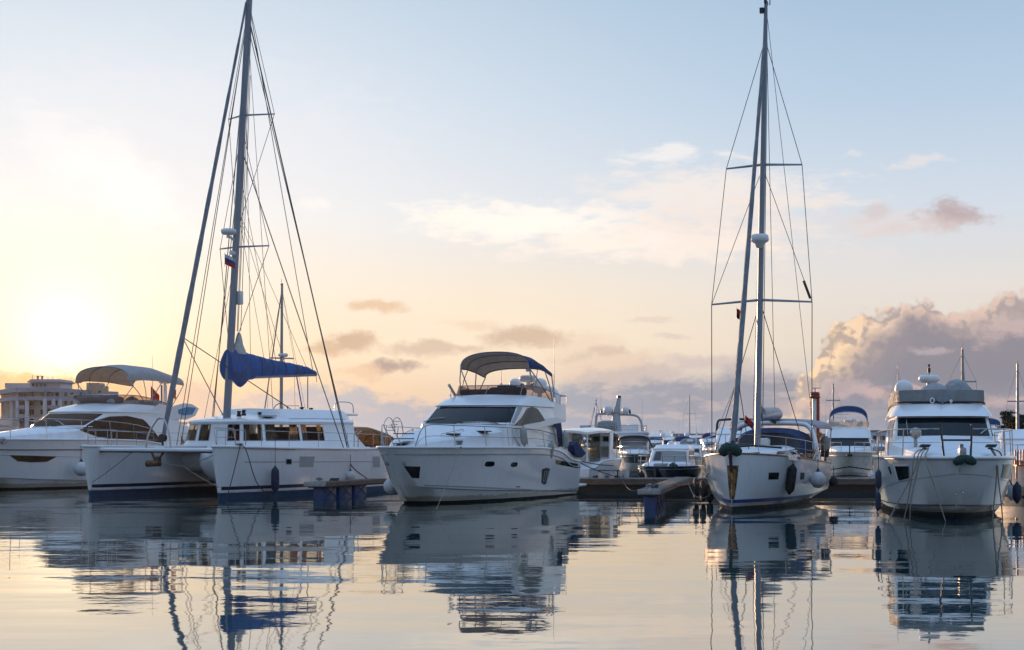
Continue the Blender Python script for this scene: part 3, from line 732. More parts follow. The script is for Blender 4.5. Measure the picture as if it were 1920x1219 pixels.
    aerial(root, fr.loc(1039, 745, y=1.6), 2.35); aerial(root, fr.loc(940, 724, y=-.6), .75); aerial(root, fr.loc(845, 745, y=-1.6), .45)
    mb = MB(); mb.tube([fr.loc(853, 741, y=-1.6), fr.loc(845, 727, y=-1.6), fr.loc(842, 722, y=-1.6)], [.06, .05, .06], 8); mb.build('davit', 'grey', fb)
    # rails, cleats, gangway on the bow
    rail(root, [(1.05, .62, 1.97), (.75, .86, 1.96), (-.5, 1.36, 1.95), (-2.2, 1.78, 1.94), (-3.8, 1.98, 1.93), (-5.4, 2.06, 1.92), (-7.0, 2.08, 1.88), (-8.4, 2.08, 1.76), (-9.3, 2.04, 1.6)], [.05, .72, .76, .74, .72, .7, .66, .62, .6])
    mb = MB()
    for z in (.0, .17, .34):
        mb.box(fr.loc(757, 832, y=0) + Vector((0, 0, z)), (.75, .42, .035))
    mb.build('bow_ladder', 'green', root)
    mb = MB(); q = fr.loc(726, 836, y=-.12)
    for dy in (0, .3):
        mb.tube(catmull([q + Vector((-.5, dy, 0)), q + Vector((-.1, dy, .35)), q + Vector((.25, dy, .7)), q + Vector((-.1, dy, .95)), q + Vector((-.45, dy, .8)), q + Vector((-.6, dy, .4))], 18), .016, 5)
    for k in range(4):
        t = q + Vector((.05 - .12 * k, 0, .52 + .1 * k)); mb.tube([t, t + Vector((0, .3, 0))], .013, 5)
    mb.build('pulpit_gate', 'steel', root)
    for px, py in ((861, 833), ):
        mb = MB(); c = fr.loc(px, py, y=1.84); mb.box(c, (.34, .1, .05), bev=.02); mb.lathe([(.02, 0), (.12, .02), (.13, .09), (.1, .12), (.02, .13)], c + Vector((0, 0, .02)), 12); mb.build('cleat', 'galv', root)
    # cockpit side canvas and swim platform
    mb = MB(); mb.box((-11.6, 0, .35), (1.3, 3.7, .12), bev=.05); mb.build('swim_platform', 'gel', root)
    mb = MB(); P = [fr.loc(*q, y=1.9) for q in ((1036, 795), (1050, 793), (1056, 838), (1046, 838), (1043, 806))]; mb.prism(P, (0, .05, 0)); mb.build('cockpit_curtain', 'navy', root)
    mb = MB(); P = [fr.loc(*q, y=1.95) for q in ((1062, 835), (1068, 828), (1086, 850), (1078, 858), (1066, 852))]; mb.prism(P, (0, .3, 0)); mb.build('canvas_bundle', 'navy', root)
    mb = MB(); P = [fr.loc(*q, y=2.0) for q in ((1035, 842), (1048, 838), (1062, 846), (1085, 866), (1083, 870), (1040, 862))]; mb.prism(P, (0, .08, 0)); mb.build('bulwark_capping', 'gel', root)
    # fenders parked on the rail
    for i, (px, py, ll, lb) in enumerate(((982, 818, .75, 'white cylinder fender stowed upright on the middle yacht rail, foremost of three'), (1032, 845, .72, 'white cylinder fender hanging over the gunwale of the middle yacht, lowest of three'), (1060, 825, .70, 'white cylinder fender upright beside the navy cockpit canvas of the middle yacht'))):
        fender(fr, fr.loc(px, py, y=2.12), ll * .9, .125, 'fgrey', lb, hang=.06, tilt=(0, -.08 if i != 1 else .18), group='fenders carried by the moored boats')
    fender(fr, fr.loc(733, 912, y=-1.15), r=.27, kind='ball', m='fwhite', label='large white ball fender hanging at the left bow of the middle yacht', hang=1.0, group='fenders carried by the moored boats')
    c = fr.w(fr.loc(863, 838, y=1.9))
    rope(c, at(873, 946, 57.0), mid=[at(869, 842, 56.1), at(872, 870, 56.3)], r=.014, m='drope', label='dark mooring line dropping straight from the middle yacht cleat into the water')
    rope(c + Vector((0, -.03, 0)), at(818, 956, 50.0), .05, m='rope', r=.010, label='thin pale mooring line slanting from the middle yacht cleat towards the viewer')
    return fr
FC = yacht_centre()
# ---- grey-white catamaran with the tall mast and blue sail cover
def catamaran():
    fr = Frame(-13.64, 60.6, 28); root = empty('catamaran', fr.o, fr.rz)
    tag(root, 'white sailing catamaran with a blue sail cover on its boom and curtained cabin windows', 'catamaran')
    def hull(yc, sgn):
        S_ = [(.22, 0, 1.96), (.16, .16, 1.96), (-.5, .36, 1.95), (-2, .62, 1.92), (-4.5, .78, 1.87), (-8, .82, 1.82), (-10.2, .78, 1.76), (-11.4, .7, 1.2), (-12.3, .62, .55)]
        M_ = [(.10, 0, 1.0), (.05, .11, 1.0), (-.5, .28, .98), (-2, .52, .95), (-4.5, .70, .93), (-8, .76, .9), (-10.2, .74, .88), (-11.4, .68, .7), (-12.35, .6, .42)]
        W_ = [(-.03, 0, .24), (-.06, .07, .24), (-.5, .20, .24), (-2, .42, .24), (-4.5, .60, .24), (-8, .66, .24), (-10.2, .62, .24), (-11.4, .58, .24), (-12.3, .52, .24)]
        K_ = [(-.10, 0, -.3), (-.14, .05, -.35), (-.6, .14, -.4), (-2, .3, -.45), (-4.5, .42, -.45), (-8, .46, -.45), (-10.2, .42, -.4), (-11.4, .36, -.35), (-12.2, .3, -.3)]
        sh = lambda L: [(p[0], p[1], p[2]) for p in L]
        s, mb = shell([sh(S_), sh(M_), sh(W_)], 44); R = s.L
        mb.grid([[r[-1] for r in R], [mir(r[-1]) for r in R]])
        s.cap(mb, R[0], .02)
        mb.v = [(x, y + yc, z) for x, y, z in mb.v]; bv = bvh_of(mb); h = mb.build('hull', 'hullgel', root, smooth=40)
        s2, mb = shell([sh(W_), sh(K_)], 44); mb.v = [(x, y + yc, z) for x, y, z in mb.v]; mb.build('boot_stripe', 'blueboot', h)
        mb = MB()
        for sg in (1, -1):
            rows = [[], []]
            for a, b in zip(s.L[1], s.L[2]):
                for i, zz in enumerate((.47, .345)):
                    t = (a.z - zz) / (a.z - b.z); q = a.lerp(b, t); rows[i].append(Vector((q.x, (q.y + .008) * sg + yc, q.z)))
            mb.grid([r[6:] for r in rows])
        mb.build('stripe', 'darkblue', h, smooth=60)
        mb = MB(); r0 = [Vector((p.x, p.y + yc, p.z)) for p in s.L[0]]; r1 = [Vector((p.x, -p.y + yc, p.z)) for p in s.L[0]]
        mb.tube(r1[::-1] + r0[1:], .05, 8); mb.build('toe_rail', 'gel', h)
        return h, bv, s
    hp, bvp, sp_ = hull(3.15, 1); hsb, bvs, ss = hull(-3.15, -1)
    ray = lambda q: fr.ray(*q)
    f = panel(hp, bvp, strip([(536, 860.5), (547, 860.5)], [(536, 871), (547, 871)], 5, 4), ray, 'alu', 'porthole', .008)
    panel(f, bvp, strip([(537.5, 862), (545.5, 862)], [(537.5, 869.5), (545.5, 869.5)], 5, 4), ray, 'glass', 'pane', .018)
    panel(hp, bvp, strip([(562, 856), (590, 856)], [(561, 876), (587, 876)], 6, 4), ray, 'grey', 'hull_window', .008)
    panel(hp, bvp, strip([(699, 856), (712, 856)], [(699, 876), (712, 876)], 5, 4), ray, 'grey', 'hull_window', .008)
    panel(hp, bvp, strip([(458, 865.8), (712, 865.2)], [(458, 867.2), (712, 866.4)], 30, 2), ray, 'alu2', 'knuckle_stripe', .006)
    for a, b in ((462, 553), (557, 638), (642, 716)):
        panel(hp, bvp, strip([(a, 837.5), (b, 841)], [(a, 841.5), (b, 844)], 16, 3), ray, 'alu2', 'rubbing_strake', .03)
    # bridge deck, its round-fronted nacelle and the fore beam
    mb = MB()
    secs = []
    for x, zb in ((-4.6, 1.35), (-4.75, 1.0), (-5.1, .86), (-6, .82), (-9, .82), (-11.2, .9)):
        secs.append([Vector((x + (0 if abs(y) < 2.2 else -.0), y, z)) for y, z in ((-2.9, 1.86), (-2.6, zb + .22), (-2.2, zb), (0, zb - .02), (2.2, zb), (2.6, zb + .22), (2.9, 1.86))])
    mb.grid(secs); mb.face(secs[0]); mb.face(secs[-1]); mb.build('bridge_deck', 'gel', root, smooth=50)
    mb = MB(); mb.box((-7.5, 0, 1.84), (6.6, 5.6, .1), bev=.03); mb.box((-4.1, 0, 1.81), (1.0, 5.4, .07), bev=.02); mb.build('deck', 'deck', root)
    mb = MB(); mb.lathe([(.02, -.95), (.35, -.90), (.68, -.68), (.92, -.3), (1.02, .2), (1.04, 2.6)], (-4.35, .05, 1.38), 28, R=Matrix.Scale(1.1, 3, (0, 1, 0)) @ Matrix.Rotation(-math.pi / 2, 3, 'Y')); mb.v = [(x, y, min(z, 1.8)) for x, y, z in mb.v]
    mb.build('nacelle_pod', 'gel', root, smooth=50)
    mb = MB(); mb.tube([(-.32, -2.9, 1.82), (-.32, 2.9, 1.82)], .085, 10); mb.build('fore_beam', 'gel', root)
    mb = MB(); mb.box((-.32, 0, 1.73), (.16, 5.6, .05)); mb.build('beam_track', 'black', root)
    mb = MB(); mb.tube([(-.3, -.25, 1.72), (-.2, .0, 1.35)], .05, 6); mb.tube([(-.3, .3, 1.72), (-.2, .06, 1.35)], .05, 6); mb.tube([(-.1, -.32, 1.30), (-.15, .28, 1.30)], [.13, .1], 10); mb.box((-.2, .1, 1.42), (.2, .25, .3), bev=.04); mb.build('anchor', 'rust', root)
    mb = MB()
    for k in range(24):
        mb.tube([(-.4 - k * .135, .27, 1.80), (-.4 - k * .135, 2.7, 1.80)], .006, 3); mb.tube([(-.4 - k * .135, -.27, 1.80), (-.4 - k * .135, -2.7, 1.80)], .006, 3)
    for k in range(18):
        for sg in (1, -1): mb.tube([(-.35, (.27 + k * .14) * sg, 1.80), (-3.6, (.27 + k * .14) * sg, 1.80)], .006, 3)
    mb.build('trampoline_net', 'wire', root)
    mb = MB(); mb.box((-1.7, 0, 1.93), (2.6, .5, .1), bev=.03); mb.build('bowsprit_plank', 'deck', root)
    # A-frame striker over the beam
    mb = MB(); top = Vector((-.5, .0, 3.0))
    mb.tube(catmull([(-.35, -.62, 1.88), (-.4, -.5, 2.4), (-.5, -.22, 2.92), (-.5, 0, 3.02), (-.5, .22, 2.92), (-.4, .5, 2.4), (-.35, .62, 1.88)], 25), .035, 7)
    mb.build('striker_arch', 'steel', root)
    mb = MB(); mb.lathe([(.02, -.1), (.15, -.09), (.15, -.05), (.07, -.04), (.07, .04), (.15, .05), (.15, .09), (.02, .1)], (-.62, .0, 2.28), 14, 'X'); mb.tube([(-.62, 0, 1.9), (-.62, 0, 2.3)], .05, 6); mb.build('furling_drum', 'black', root)
    # cabin with open window bays
    A = [(-3.95, 0), (-4.0, 1.0), (-4.25, 1.8), (-4.9, 2.35), (-6.0, 2.62), (-7.5, 2.72), (-8.9, 2.75), (-9.8, 2.72)]
    def ring(k, z, dx, dy): return [(p[0] + dx, p[1] * dy, z) for p in A]
    nu = 141
    L0 = catmull(ring(0, 1.86, .14, 1.05), nu); L1 = catmull(ring(0, 2.16, 0, 1.0), nu); L2 = catmull(ring(0, 2.82, -.10, .93), nu); L3 = catmull(ring(0, 2.93, -.02, .955), nu); L4 = catmull(ring(0, 3.0, -.12, .92), nu)
    # window bays given by where the photo shows them on the port half and their mirror image
    def u_of(px, py):
        best = min(range(nu), key=lambda i: abs(frp(L1[i].lerp(L2[i], .5))[0] - px)); return best
    def frp(p):
        w = fr.w(p); return (960 + F * w.x / w.y, HOR - F * (w.z - HC) / w.y)
    mid0 = frp(L1[0].lerp(L2[0], .5))[0]
    bays = []
    for a, b in ((387, 408), (427, 449), (456, 491), (497, 561), (566, 606)):
        if a < mid0: continue
        bays.append((u_of(a, 0), u_of(b, 0)))
    sb = [(18, 32), (40, 55), (64, 84), (90, 112)] if not bays else None
    if not bays or bays[0][0] > 14: bays = [(3, max(8, (bays[0][0] - 4) if bays else 12))] + bays
    solid = MB()
    def wall(side):
        fx = (lambda p: Vector(p)) if side > 0 else mir
        open_ = lambda i: any(a <= i < b for a, b in bays)
        solid.grid([[fx(p) for p in L0], [fx(p) for p in L1]]); solid.grid([[fx(p) for p in L2], [fx(p) for p in L3], [fx(p) for p in L4]])
        i = 0
        while i < nu - 1:
            if not open_(i): solid.grid([[fx(L1[i]), fx(L1[i + 1])], [fx(L2[i]), fx(L2[i + 1])]])
            i += 1
        for a, b in bays:                      # reveals
            for P in ([L1[k] for k in range(a, b + 1)], [L2[k] for k in range(a, b + 1)]):
                solid.grid([[fx(p) for p in P], [fx(Vector((p.x - .03, p.y * .975, p.z))) for p in P]])
    wall(1); wall(-1)
    solid.grid([[L0[-1], L3[-1]], [mir(L0[-1]), mir(L3[-1])]]) if False else None
    # roof: cambered, with the raised helm platform
    rows = []
    for p in L4:
        r = []
        for k in range(-8, 9):
            t = k / 8; fade = min(1, max(0, (-p.x - 3.9) / 1.6)); r.append(Vector((p.x, p.y * t, p.z + .26 * (1 - t * t) * fade)))
        rows.append(r)
    solid.grid(rows)
    cab = solid.build('cabin', 'gel', root, smooth=35)
    for side in (1, -1):
        fx = (lambda p: Vector(p)) if side > 0 else mir
        for a, b in bays:
            mb = MB(); mb.grid([[fx(Vector((p.x - .015, p.y * .985, p.z))) for p in [P[k] for k in range(a, b + 1)]] for P in (L1, L2)])
            w = mb.build('window', 'cglass', cab, smooth=40)
            mb = MB(); n = b - a
            cm = 'curtain2' if (side > 0 and a == bays[0][0]) or (side < 0 and a == bays[-1][0]) else 'curtain'
            for (f0, f1) in (((0, .36), (.80, 1)) if n > 14 else ((0, .3), (.55, 1))):
                i0, i1 = a + int(n * f0), a + max(1, int(n * f1))
                rr = []
                for P in (L1, L2):
                    rr.append([fx(Vector((P[k].x - .12 - .02 * (k % 2), P[k].y * .93, P[k].z))) for k in range(i0, i1 + 1)])
                mb.grid(rr)
            mb.build('curtain', cm, w, smooth=0)
            mb = MB(); fr_ = [fx(L1[k]) for k in range(a, b + 1)] + [fx(L2[k]) for k in range(b, a - 1, -1)]
            mb.tube(fr_, .016, 4, closed=True); mb.build('window_frame', 'grey', w)
    mb = MB(); mb.box((-7.4, 0, 1.95), (4.0, 4.2, .1)); mb.box((-9.7, 0, 2.3), (.08, 4.6, .9)); mb.box((-7.2, -.6, 2.2), (1.6, 1.3, .5), bev=.1); mb.build('saloon_furniture', 'teak', cab)
    mb = MB(); mb.prism([(-8.9, 2.60, 1.86), (-10.6, 2.72, 1.86), (-10.1, 2.65, 2.25), (-9.3, 2.56, 2.92), (-8.5, 2.5, 2.96)], (0, -.12, 0)); mb.prism([(-8.9, -2.60, 1.86), (-10.6, -2.72, 1.86), (-10.1, -2.65, 2.25), (-9.3, -2.56, 2.92), (-8.5, -2.5, 2.96)], (0, .12, 0)); mb.build('cabin_wing', 'gel', cab)
    mb = MB()
    P = [(-6.0, 1.25), (-6.6, 1.7), (-8, 1.95), (-10.0, 1.95), (-10.4, 1.6)]
    s = Surf([[(-5.6, 0, 3.12)] + [(x - .0, y + .25, 3.08) for x, y in P], [(-5.8, 0, 3.36)] + [(x, y, 3.38) for x, y in P], [(-6.0, 0, 3.46)] + [(x - .05, y - .12, 3.45) for x, y in P]], 24)
    s.mesh(mb); s.cap(mb, s.L[-1], .04); mb.build('flybridge_coaming', 'gel', root)
    mb = MB(); mb.box((-10.3, 1.2, 3.28), (2.0, 1.3, .09), bev=.03); mb.box((-10.3, -.6, 3.3), (1.6, 2.2, .1), bev=.03); mb.build('cockpit_roof', 'gel', root)
    mb = MB()
    mb.tube(catmull([(-9.7, 1.7, 3.45), (-9.8, 1.7, 3.75), (-10.3, 1.75, 3.82), (-10.9, 1.8, 3.74), (-11.0, 1.8, 3.35)], 16), .02, 6); mb.build('seat_rail', 'steel', root)
    mb = MB(); c = fr.loc(527, 771, y=.3); R = 44 / F * 66
    mb.tube([(c.x + .05 * math.sin(t), c.y + .42 * math.cos(t), c.z - .1 + .42 * math.sin(t)) for t in [2 * math.pi * k / 24 for k in range(24)]], .018, 6, closed=True)
    for k in range(3):
        t = 2 * math.pi * k / 3 + .5; mb.tube([(c.x, c.y, c.z - .1), (c.x + .05 * math.sin(t), c.y + .42 * math.cos(t), c.z - .1 + .42 * math.sin(t))], .012, 5)
    mb.tube([(c.x, c.y, c.z - .1), (c.x - .3, c.y, c.z - .4)], .04, 6); mb.build('steering_wheel', 'black', root)
    for px, py, y in ((566, 768, .9), (583, 770, 1.2), (487, 778, .9), (448, 776, .6), (457, 774, .8)):
        mb = MB(); c = fr.loc(px, py, y=y); mb.lathe([(.10, -.12), (.1, -.06), (.07, -.02), (.07, .05), (.1, .08), (.09, .11), (.02, .12)], c, 12); mb.build('winch', 'black', root)
    mb = MB(); mb.box(fr.loc(502, 780, y=1.6) + Vector((0, 0, .0)), (.6, .5, .06), bev=.02); mb.build('roof_hatch', 'grey', root)
    mb = MB()
    mb.tube(catmull([fr.loc(543, 788, y=2.2), fr.loc(546, 785.5, y=2.2), fr.loc(600, 785.5, y=2.2), fr.loc(612, 788, y=2.2)], 12), .016, 5); mb.build('grab_rail', 'steel', root)
    mb = MB(); mb.tube([fr.loc(530, 768, y=-1), fr.loc(532, 761, y=-1), fr.loc(560, 761, y=-1), fr.loc(563, 768, y=-1)], .016, 5); mb.build('flybridge_rail', 'steel', root)
    # mast leaning slightly, spreaders, stays
    base = Vector((-4.52, 0, 3.02)); topw = at(469.5, -40, 64.95); top = Vector(((topw - fr.o).dot(fr.h), (topw - fr.o).dot(fr.l), topw.z))
    ax = top - base
    def mp(z): return base + ax * ((z - base.z) / ax.z)
    mast = empty('mast', (0, 0, 0)); mast.parent = root
    mb = MB(); rows = []
    for z in (3.0, 6, 10, 14, 18, top.z):
        c = mp(z); k = 1 - .18 * (z - 3) / 18
        rows.append([c + Vector((.20 * k * math.cos(t), .125 * k * math.sin(t), 0)) for t in [2 * math.pi * j / 14 for j in range(14)]])
    mb.grid(rows, close=True); mb.face(rows[-1]); mb.build('mast_tube', 'alu', mast, smooth=60)
    mb = MB(); mb.box(mp(7.95) + Vector((-.26, .12, 0)), (.2, .26, .55), bev=.04); mb.build('mast_box', 'white', mast)
    radome(mast, mp(10.45) + Vector((.42, -.08, 0)), 1.0, stalk=.12)
    mb = MB(); mb.tube([mp(10.2), mp(10.35) + Vector((.4, 0, 0))], .05, 6); mb.build('radar_bracket', 'white', mast); mb = MB(); mb.tube([mp(9.7), mp(9.75) + Vector((.3, 0, 0))], .1, 8); mb.build('steaming_light', 'white', mast)
    for z, hw in ((10.0, 1.24), (15.35, 1.16)):
        for sg in (1, -1):
            mb = MB(); a = mp(z); b = mp(z) + Vector((-.55, hw * sg, .04)); mb.tube([a, b], [.045, .03], 6); mb.build('spreader', 'alu2', mast)
    ch = [Vector((-5.6, 3.55 * s_, 1.85)) for s_ in (1, -1)]
    tops = mp(19.6)
    def wire(a, b, r=.011, m='wire', nm='stay'):
        mb = MB(); mb.tube([a, b], r * 1.55, 5); mb.build(nm, m, mast)
    fl = lambda px, py, y: fr.loc(px, py, y=y)
    chp = fl(652, 842, 3.55); chp2 = fl(645, 842, 3.5)
    for c, sg in ((chp, 1),):
        wire(mp(19.4), c, .018, nm='shroud'); wire(mp(19.0), c + Vector((-.12, 0, 0)), .011, nm='shroud')
    wire(mp(14.0), chp2, .014, nm='shroud')
    ms = mir(chp)
    wire(mp(19.4), ms, .013, nm='shroud'); wire(mp(14.0), mir(chp2), .011, nm='shroud')
    for sg in (1, -1):
        s1, s2 = mp(10.0) + Vector((-.55, 1.24 * sg, .04)), mp(15.35) + Vector((-.55, 1.16 * sg, .04))
        wire(mp(19.9), s2, .008, nm='diamond_stay'); wire(s2, mp(10.6), .008, nm='diamond_stay'); wire(mp(14.8), s1, .008, nm='diamond_stay'); wire(s1, mp(5.5) , .009, nm='diamond_stay')
    # furled headsail on the forestay, its sheets and halyards
    fb_ = Vector((-.62, 0, 2.2)); ft = mp(19.9) + Vector((.18, 0, 0))
    mb = MB(); n = 26; mb.tube([fb_.lerp(ft, i / n) for i in range(n + 1)], [.035 + .075 * min(1, (1 - i / n) * 1.15) * (1 if i > 2 else .4 + .2 * i) + .008 * (i % 3) for i in range(n + 1)], 9); mb.build('furled_headsail', 'sail', root)
    cl = fb_.lerp(ft, .225)
    wire(cl, fl(560, 777, 1.2), .013, nm='sheet'); wire(cl, fl(423, 788, -.3), .012, nm='sheet')
    for px, z0 in ((395, 15), ):
        pass
    wire(mp(19.8), fl(338, 843, -2.6), .011, nm='halyard'); wire(mp(19.6), fl(330, 842, -2.9), .010, nm='halyard')
    for dx, dy, tz in ((-.26, .05, 19), (-.30, -.04, 18.6), (-.34, .1, 17)):
        wire(mp(tz) + Vector((dx * .6, dy, 0)), mp(6.6) + Vector((dx * 1.4, dy, 0)), .009, m='drope', nm='halyard')
    for tz, px, py, yy in ((17.5, 470, 690, .1), (13, 520, 690, 0), (19, 512, 770, -.8), (9.5, 372, 842, -2.4)): wire(mp(tz), fl(px, py, yy), .007, nm='halyard')
    wire(mp(12.3), fl(437, 690, 0), .009, nm='halyard')
    # boom with stack of sail under the blue cover
    b0 = mp(4.72) + Vector((-.15, 0, 0)); b1 = fl(592, 702, -.0)
    bz = lambda t: b0.lerp(b1, t)
    mb = MB(); mb.tube([b0, b1], .085, 10); boom = mb.build('boom', 'alu', root)
    mb = MB(); rows = []
    N_ = 30
    for i in range(N_ + 1):
        t = i / N_; c = bz(t * .985) if i else bz(0) + Vector((.30, 0, 0))
        kk = [(0, 1.12), (.08, 1.16), (.2, .96), (.45, .70), (.7, .52), (.9, .34), (1, .16)]; j = max(a for a in range(6) if kk[a][0] <= t + 1e-9); h = lerp(kk[j][1], kk[j + 1][1], (t - kk[j][0]) / (kk[j + 1][0] - kk[j][0])) + .012 * math.sin(i * 1.9); w = lerp(.34, .12, t) * (1 + .05 * math.sin(i * 2.1))
        low = -.12 - (.30 * math.exp(-((t - .10) / .045) ** 2)) + (.11 if t > .25 else 0)
        r = []
        for k in range(16):
            a = 2 * math.pi * k / 16; q = .5 + .5 * math.cos(a); yy = w * math.sin(a) * (1.25 - .55 * q) * (1 + .09 * math.sin(3 * a + i * 1.3)); zz = low + (h - low) * q
            r.append(Vector((c.x, c.y + yy, c.z + zz)))
        rows.append(r)
    mb.grid(rows, close=True); mb.face(rows[0]); mb.face(rows[-1]); cov = mb.build('sail_cover', 'royal', boom, smooth=60)
    for t in (.3, .45, .6, .74, .86):
        mb = MB(); i = int(t * N_); mb.tube([Vector((p.x, bz(t).y + (p.y - bz(t).y) * 1.03, p.z + .005)) for p in rows[i]], .016, 5, closed=True); mb.build('cover_lacing', 'drope', cov)
    mb = MB(); mb.lathe([(.02, .62), (.10, .55), (.17, .35), (.22, .1), (.34, -.1), (.40, -.28), (.05, -.32)], bz(.085) + Vector((0, 0, 1.22)), 12, R=Matrix.Scale(.62, 3, (0, 1, 0))); mb.build('sail_head', 'sailw', boom, smooth=60)
    for px0, py0, px1, py1, m_, r_ in ((556, 705, 566, 762, 'royal', .028), (577, 707, 577, 766, 'drope', .022), (592, 700, 594, 716, 'drope', .012)):
        mb = MB(); mb.tube([fl(px0, py0, 0), fl(px1, py1, .4)], r_, 6); mb.build('mainsheet', m_, boom)
    wire(bz(.97), mp(19.9), .010, nm='topping_lift')
    for t in (.35, .6, .85): wire(bz(t) + Vector((0, .2, .2)), mp(11.5), .006, nm='lazy_jack')
    # pulpits, stanchions and guard wires
    rail(root, [(.1, 3.15, 1.96), (-.7, 3.45, 1.95)], .68, mids=(.5,), name='pulpit', both=False)
    pb = MB()
    for sg in (1, -1):
        y = 3.15 * sg
        for (a, b, z) in ((-.15, -1.25, .62),):
            pb = MB(); pb.tube([(a, y - .18, 1.95), (a, y - .18, 1.95 + z), (b, y - .18, 1.95 + z), (b, y - .18, 1.95)], .018, 6); pb.tube([(a, y + .22, 1.95), (a, y + .22, 1.95 + z), (b, y + .3, 1.95 + z), (b, y + .3, 1.95)], .018, 6)
            pb.tube([(a, y - .18, 1.95 + z), (a, y + .22, 1.95 + z)], .018, 6); pb.tube([(a, y - .18, 2.3), (b, y - .18, 2.3)], .012, 5); pb.build('pulpit', 'steel', root)
    P = [(-1.9, 3.7, 1.93), (-3.5, 3.82, 1.9), (-5.4, 3.88, 1.87), (-7.4, 3.9, 1.84), (-9.4, 3.86, 1.8), (-10.6, 3.8, 1.75)]
    rail(root, P, .62, r=.012, mids=(.5,), lean=0, name='lifeline', both=True)
    mb = MB()
    for k in (0, .25): mb.tube([fl(664 + k * 30, 838, 3.5), fl(664 + k * 30, 812, 3.5), fl(670 + k * 30, 808, 3.4)], .02, 6)
    mb.build('boarding_handle', 'steel', root)
    # things hung on and tied to her
    fender(fr, fl(516, 899, 3.98), .92, .155, 'fnavy', 'navy cylinder fender hanging on the near side of the catamaran', hang=1.15, group='fenders carried by the moored boats')
    fender(fr, fl(657, 893, 4.0), .4, .2, 'fwhite', 'grey teardrop fender half hidden by the floating jetty beside the catamaran', hang=.6, kind='ball', group='fenders carried by the moored boats')
    c = fr.w(fl(451, 833, 3.72))
    rope(c, at(424, 938, 58.5), .06, .020, 'drope', label='dark mooring line from the catamaran foredeck cleat, left leg of the pair')
    rope(c, at(512, 935, 60.5), .0, .020, 'drope', mid=[at(462, 846, 59.3), at(482, 906, 60)], label='dark mooring line curving right from the catamaran foredeck cleat into the water')
    mb = MB(); mb.lathe([(.02, 0), (.10, .02), (.11, .08), (.07, .11), (.02, .12)], fl(449, 836, 3.55), 12); mb.tube([fl(444, 833, 3.55), fl(456, 833, 3.55)], .03, 6); mb.build('cleat', 'galv', root)
    a = fr.w((-.2, 0, 1.36)); k = at(343, 874, 60.2)
    rope(a, k, .03, .016, 'rope', label='pale bridle line from the catamaran anchor to its knot'); rope(k, at(403, 852, 59.0), .04, .014, 'rope', label='pale bridle line rising from the knot to the near catamaran bow'); rope(k, at(410, 914, 58.2), .03, .016, 'rope', label='pale bridle line running from the knot down to the near catamaran hull')
    rope(fr.w((-.3, -1.2, 1.75)), at(172, 905, 61.5), .04, .013, 'drope', label='thin dark bridle line down to the far catamaran bow')
    q = fr.w(fl(637, 843, 3.95)); rope(q, at(690, 899, 64), .0, .026, 'rrope', mid=[at(648, 853, 66), at(662, 877, 65.2)], label='dark red mooring line from the catamaran quarter to the jetty')
    flag(None, fr.w(mp(9.4) + Vector((.35, -.25, .3))), .42, .42, ('flagw', 'flagb', 'flagr'), 'white blue and red courtesy flag under the catamaran lower spreader', tilt=-.45)
    return fr
FB = catamaran()
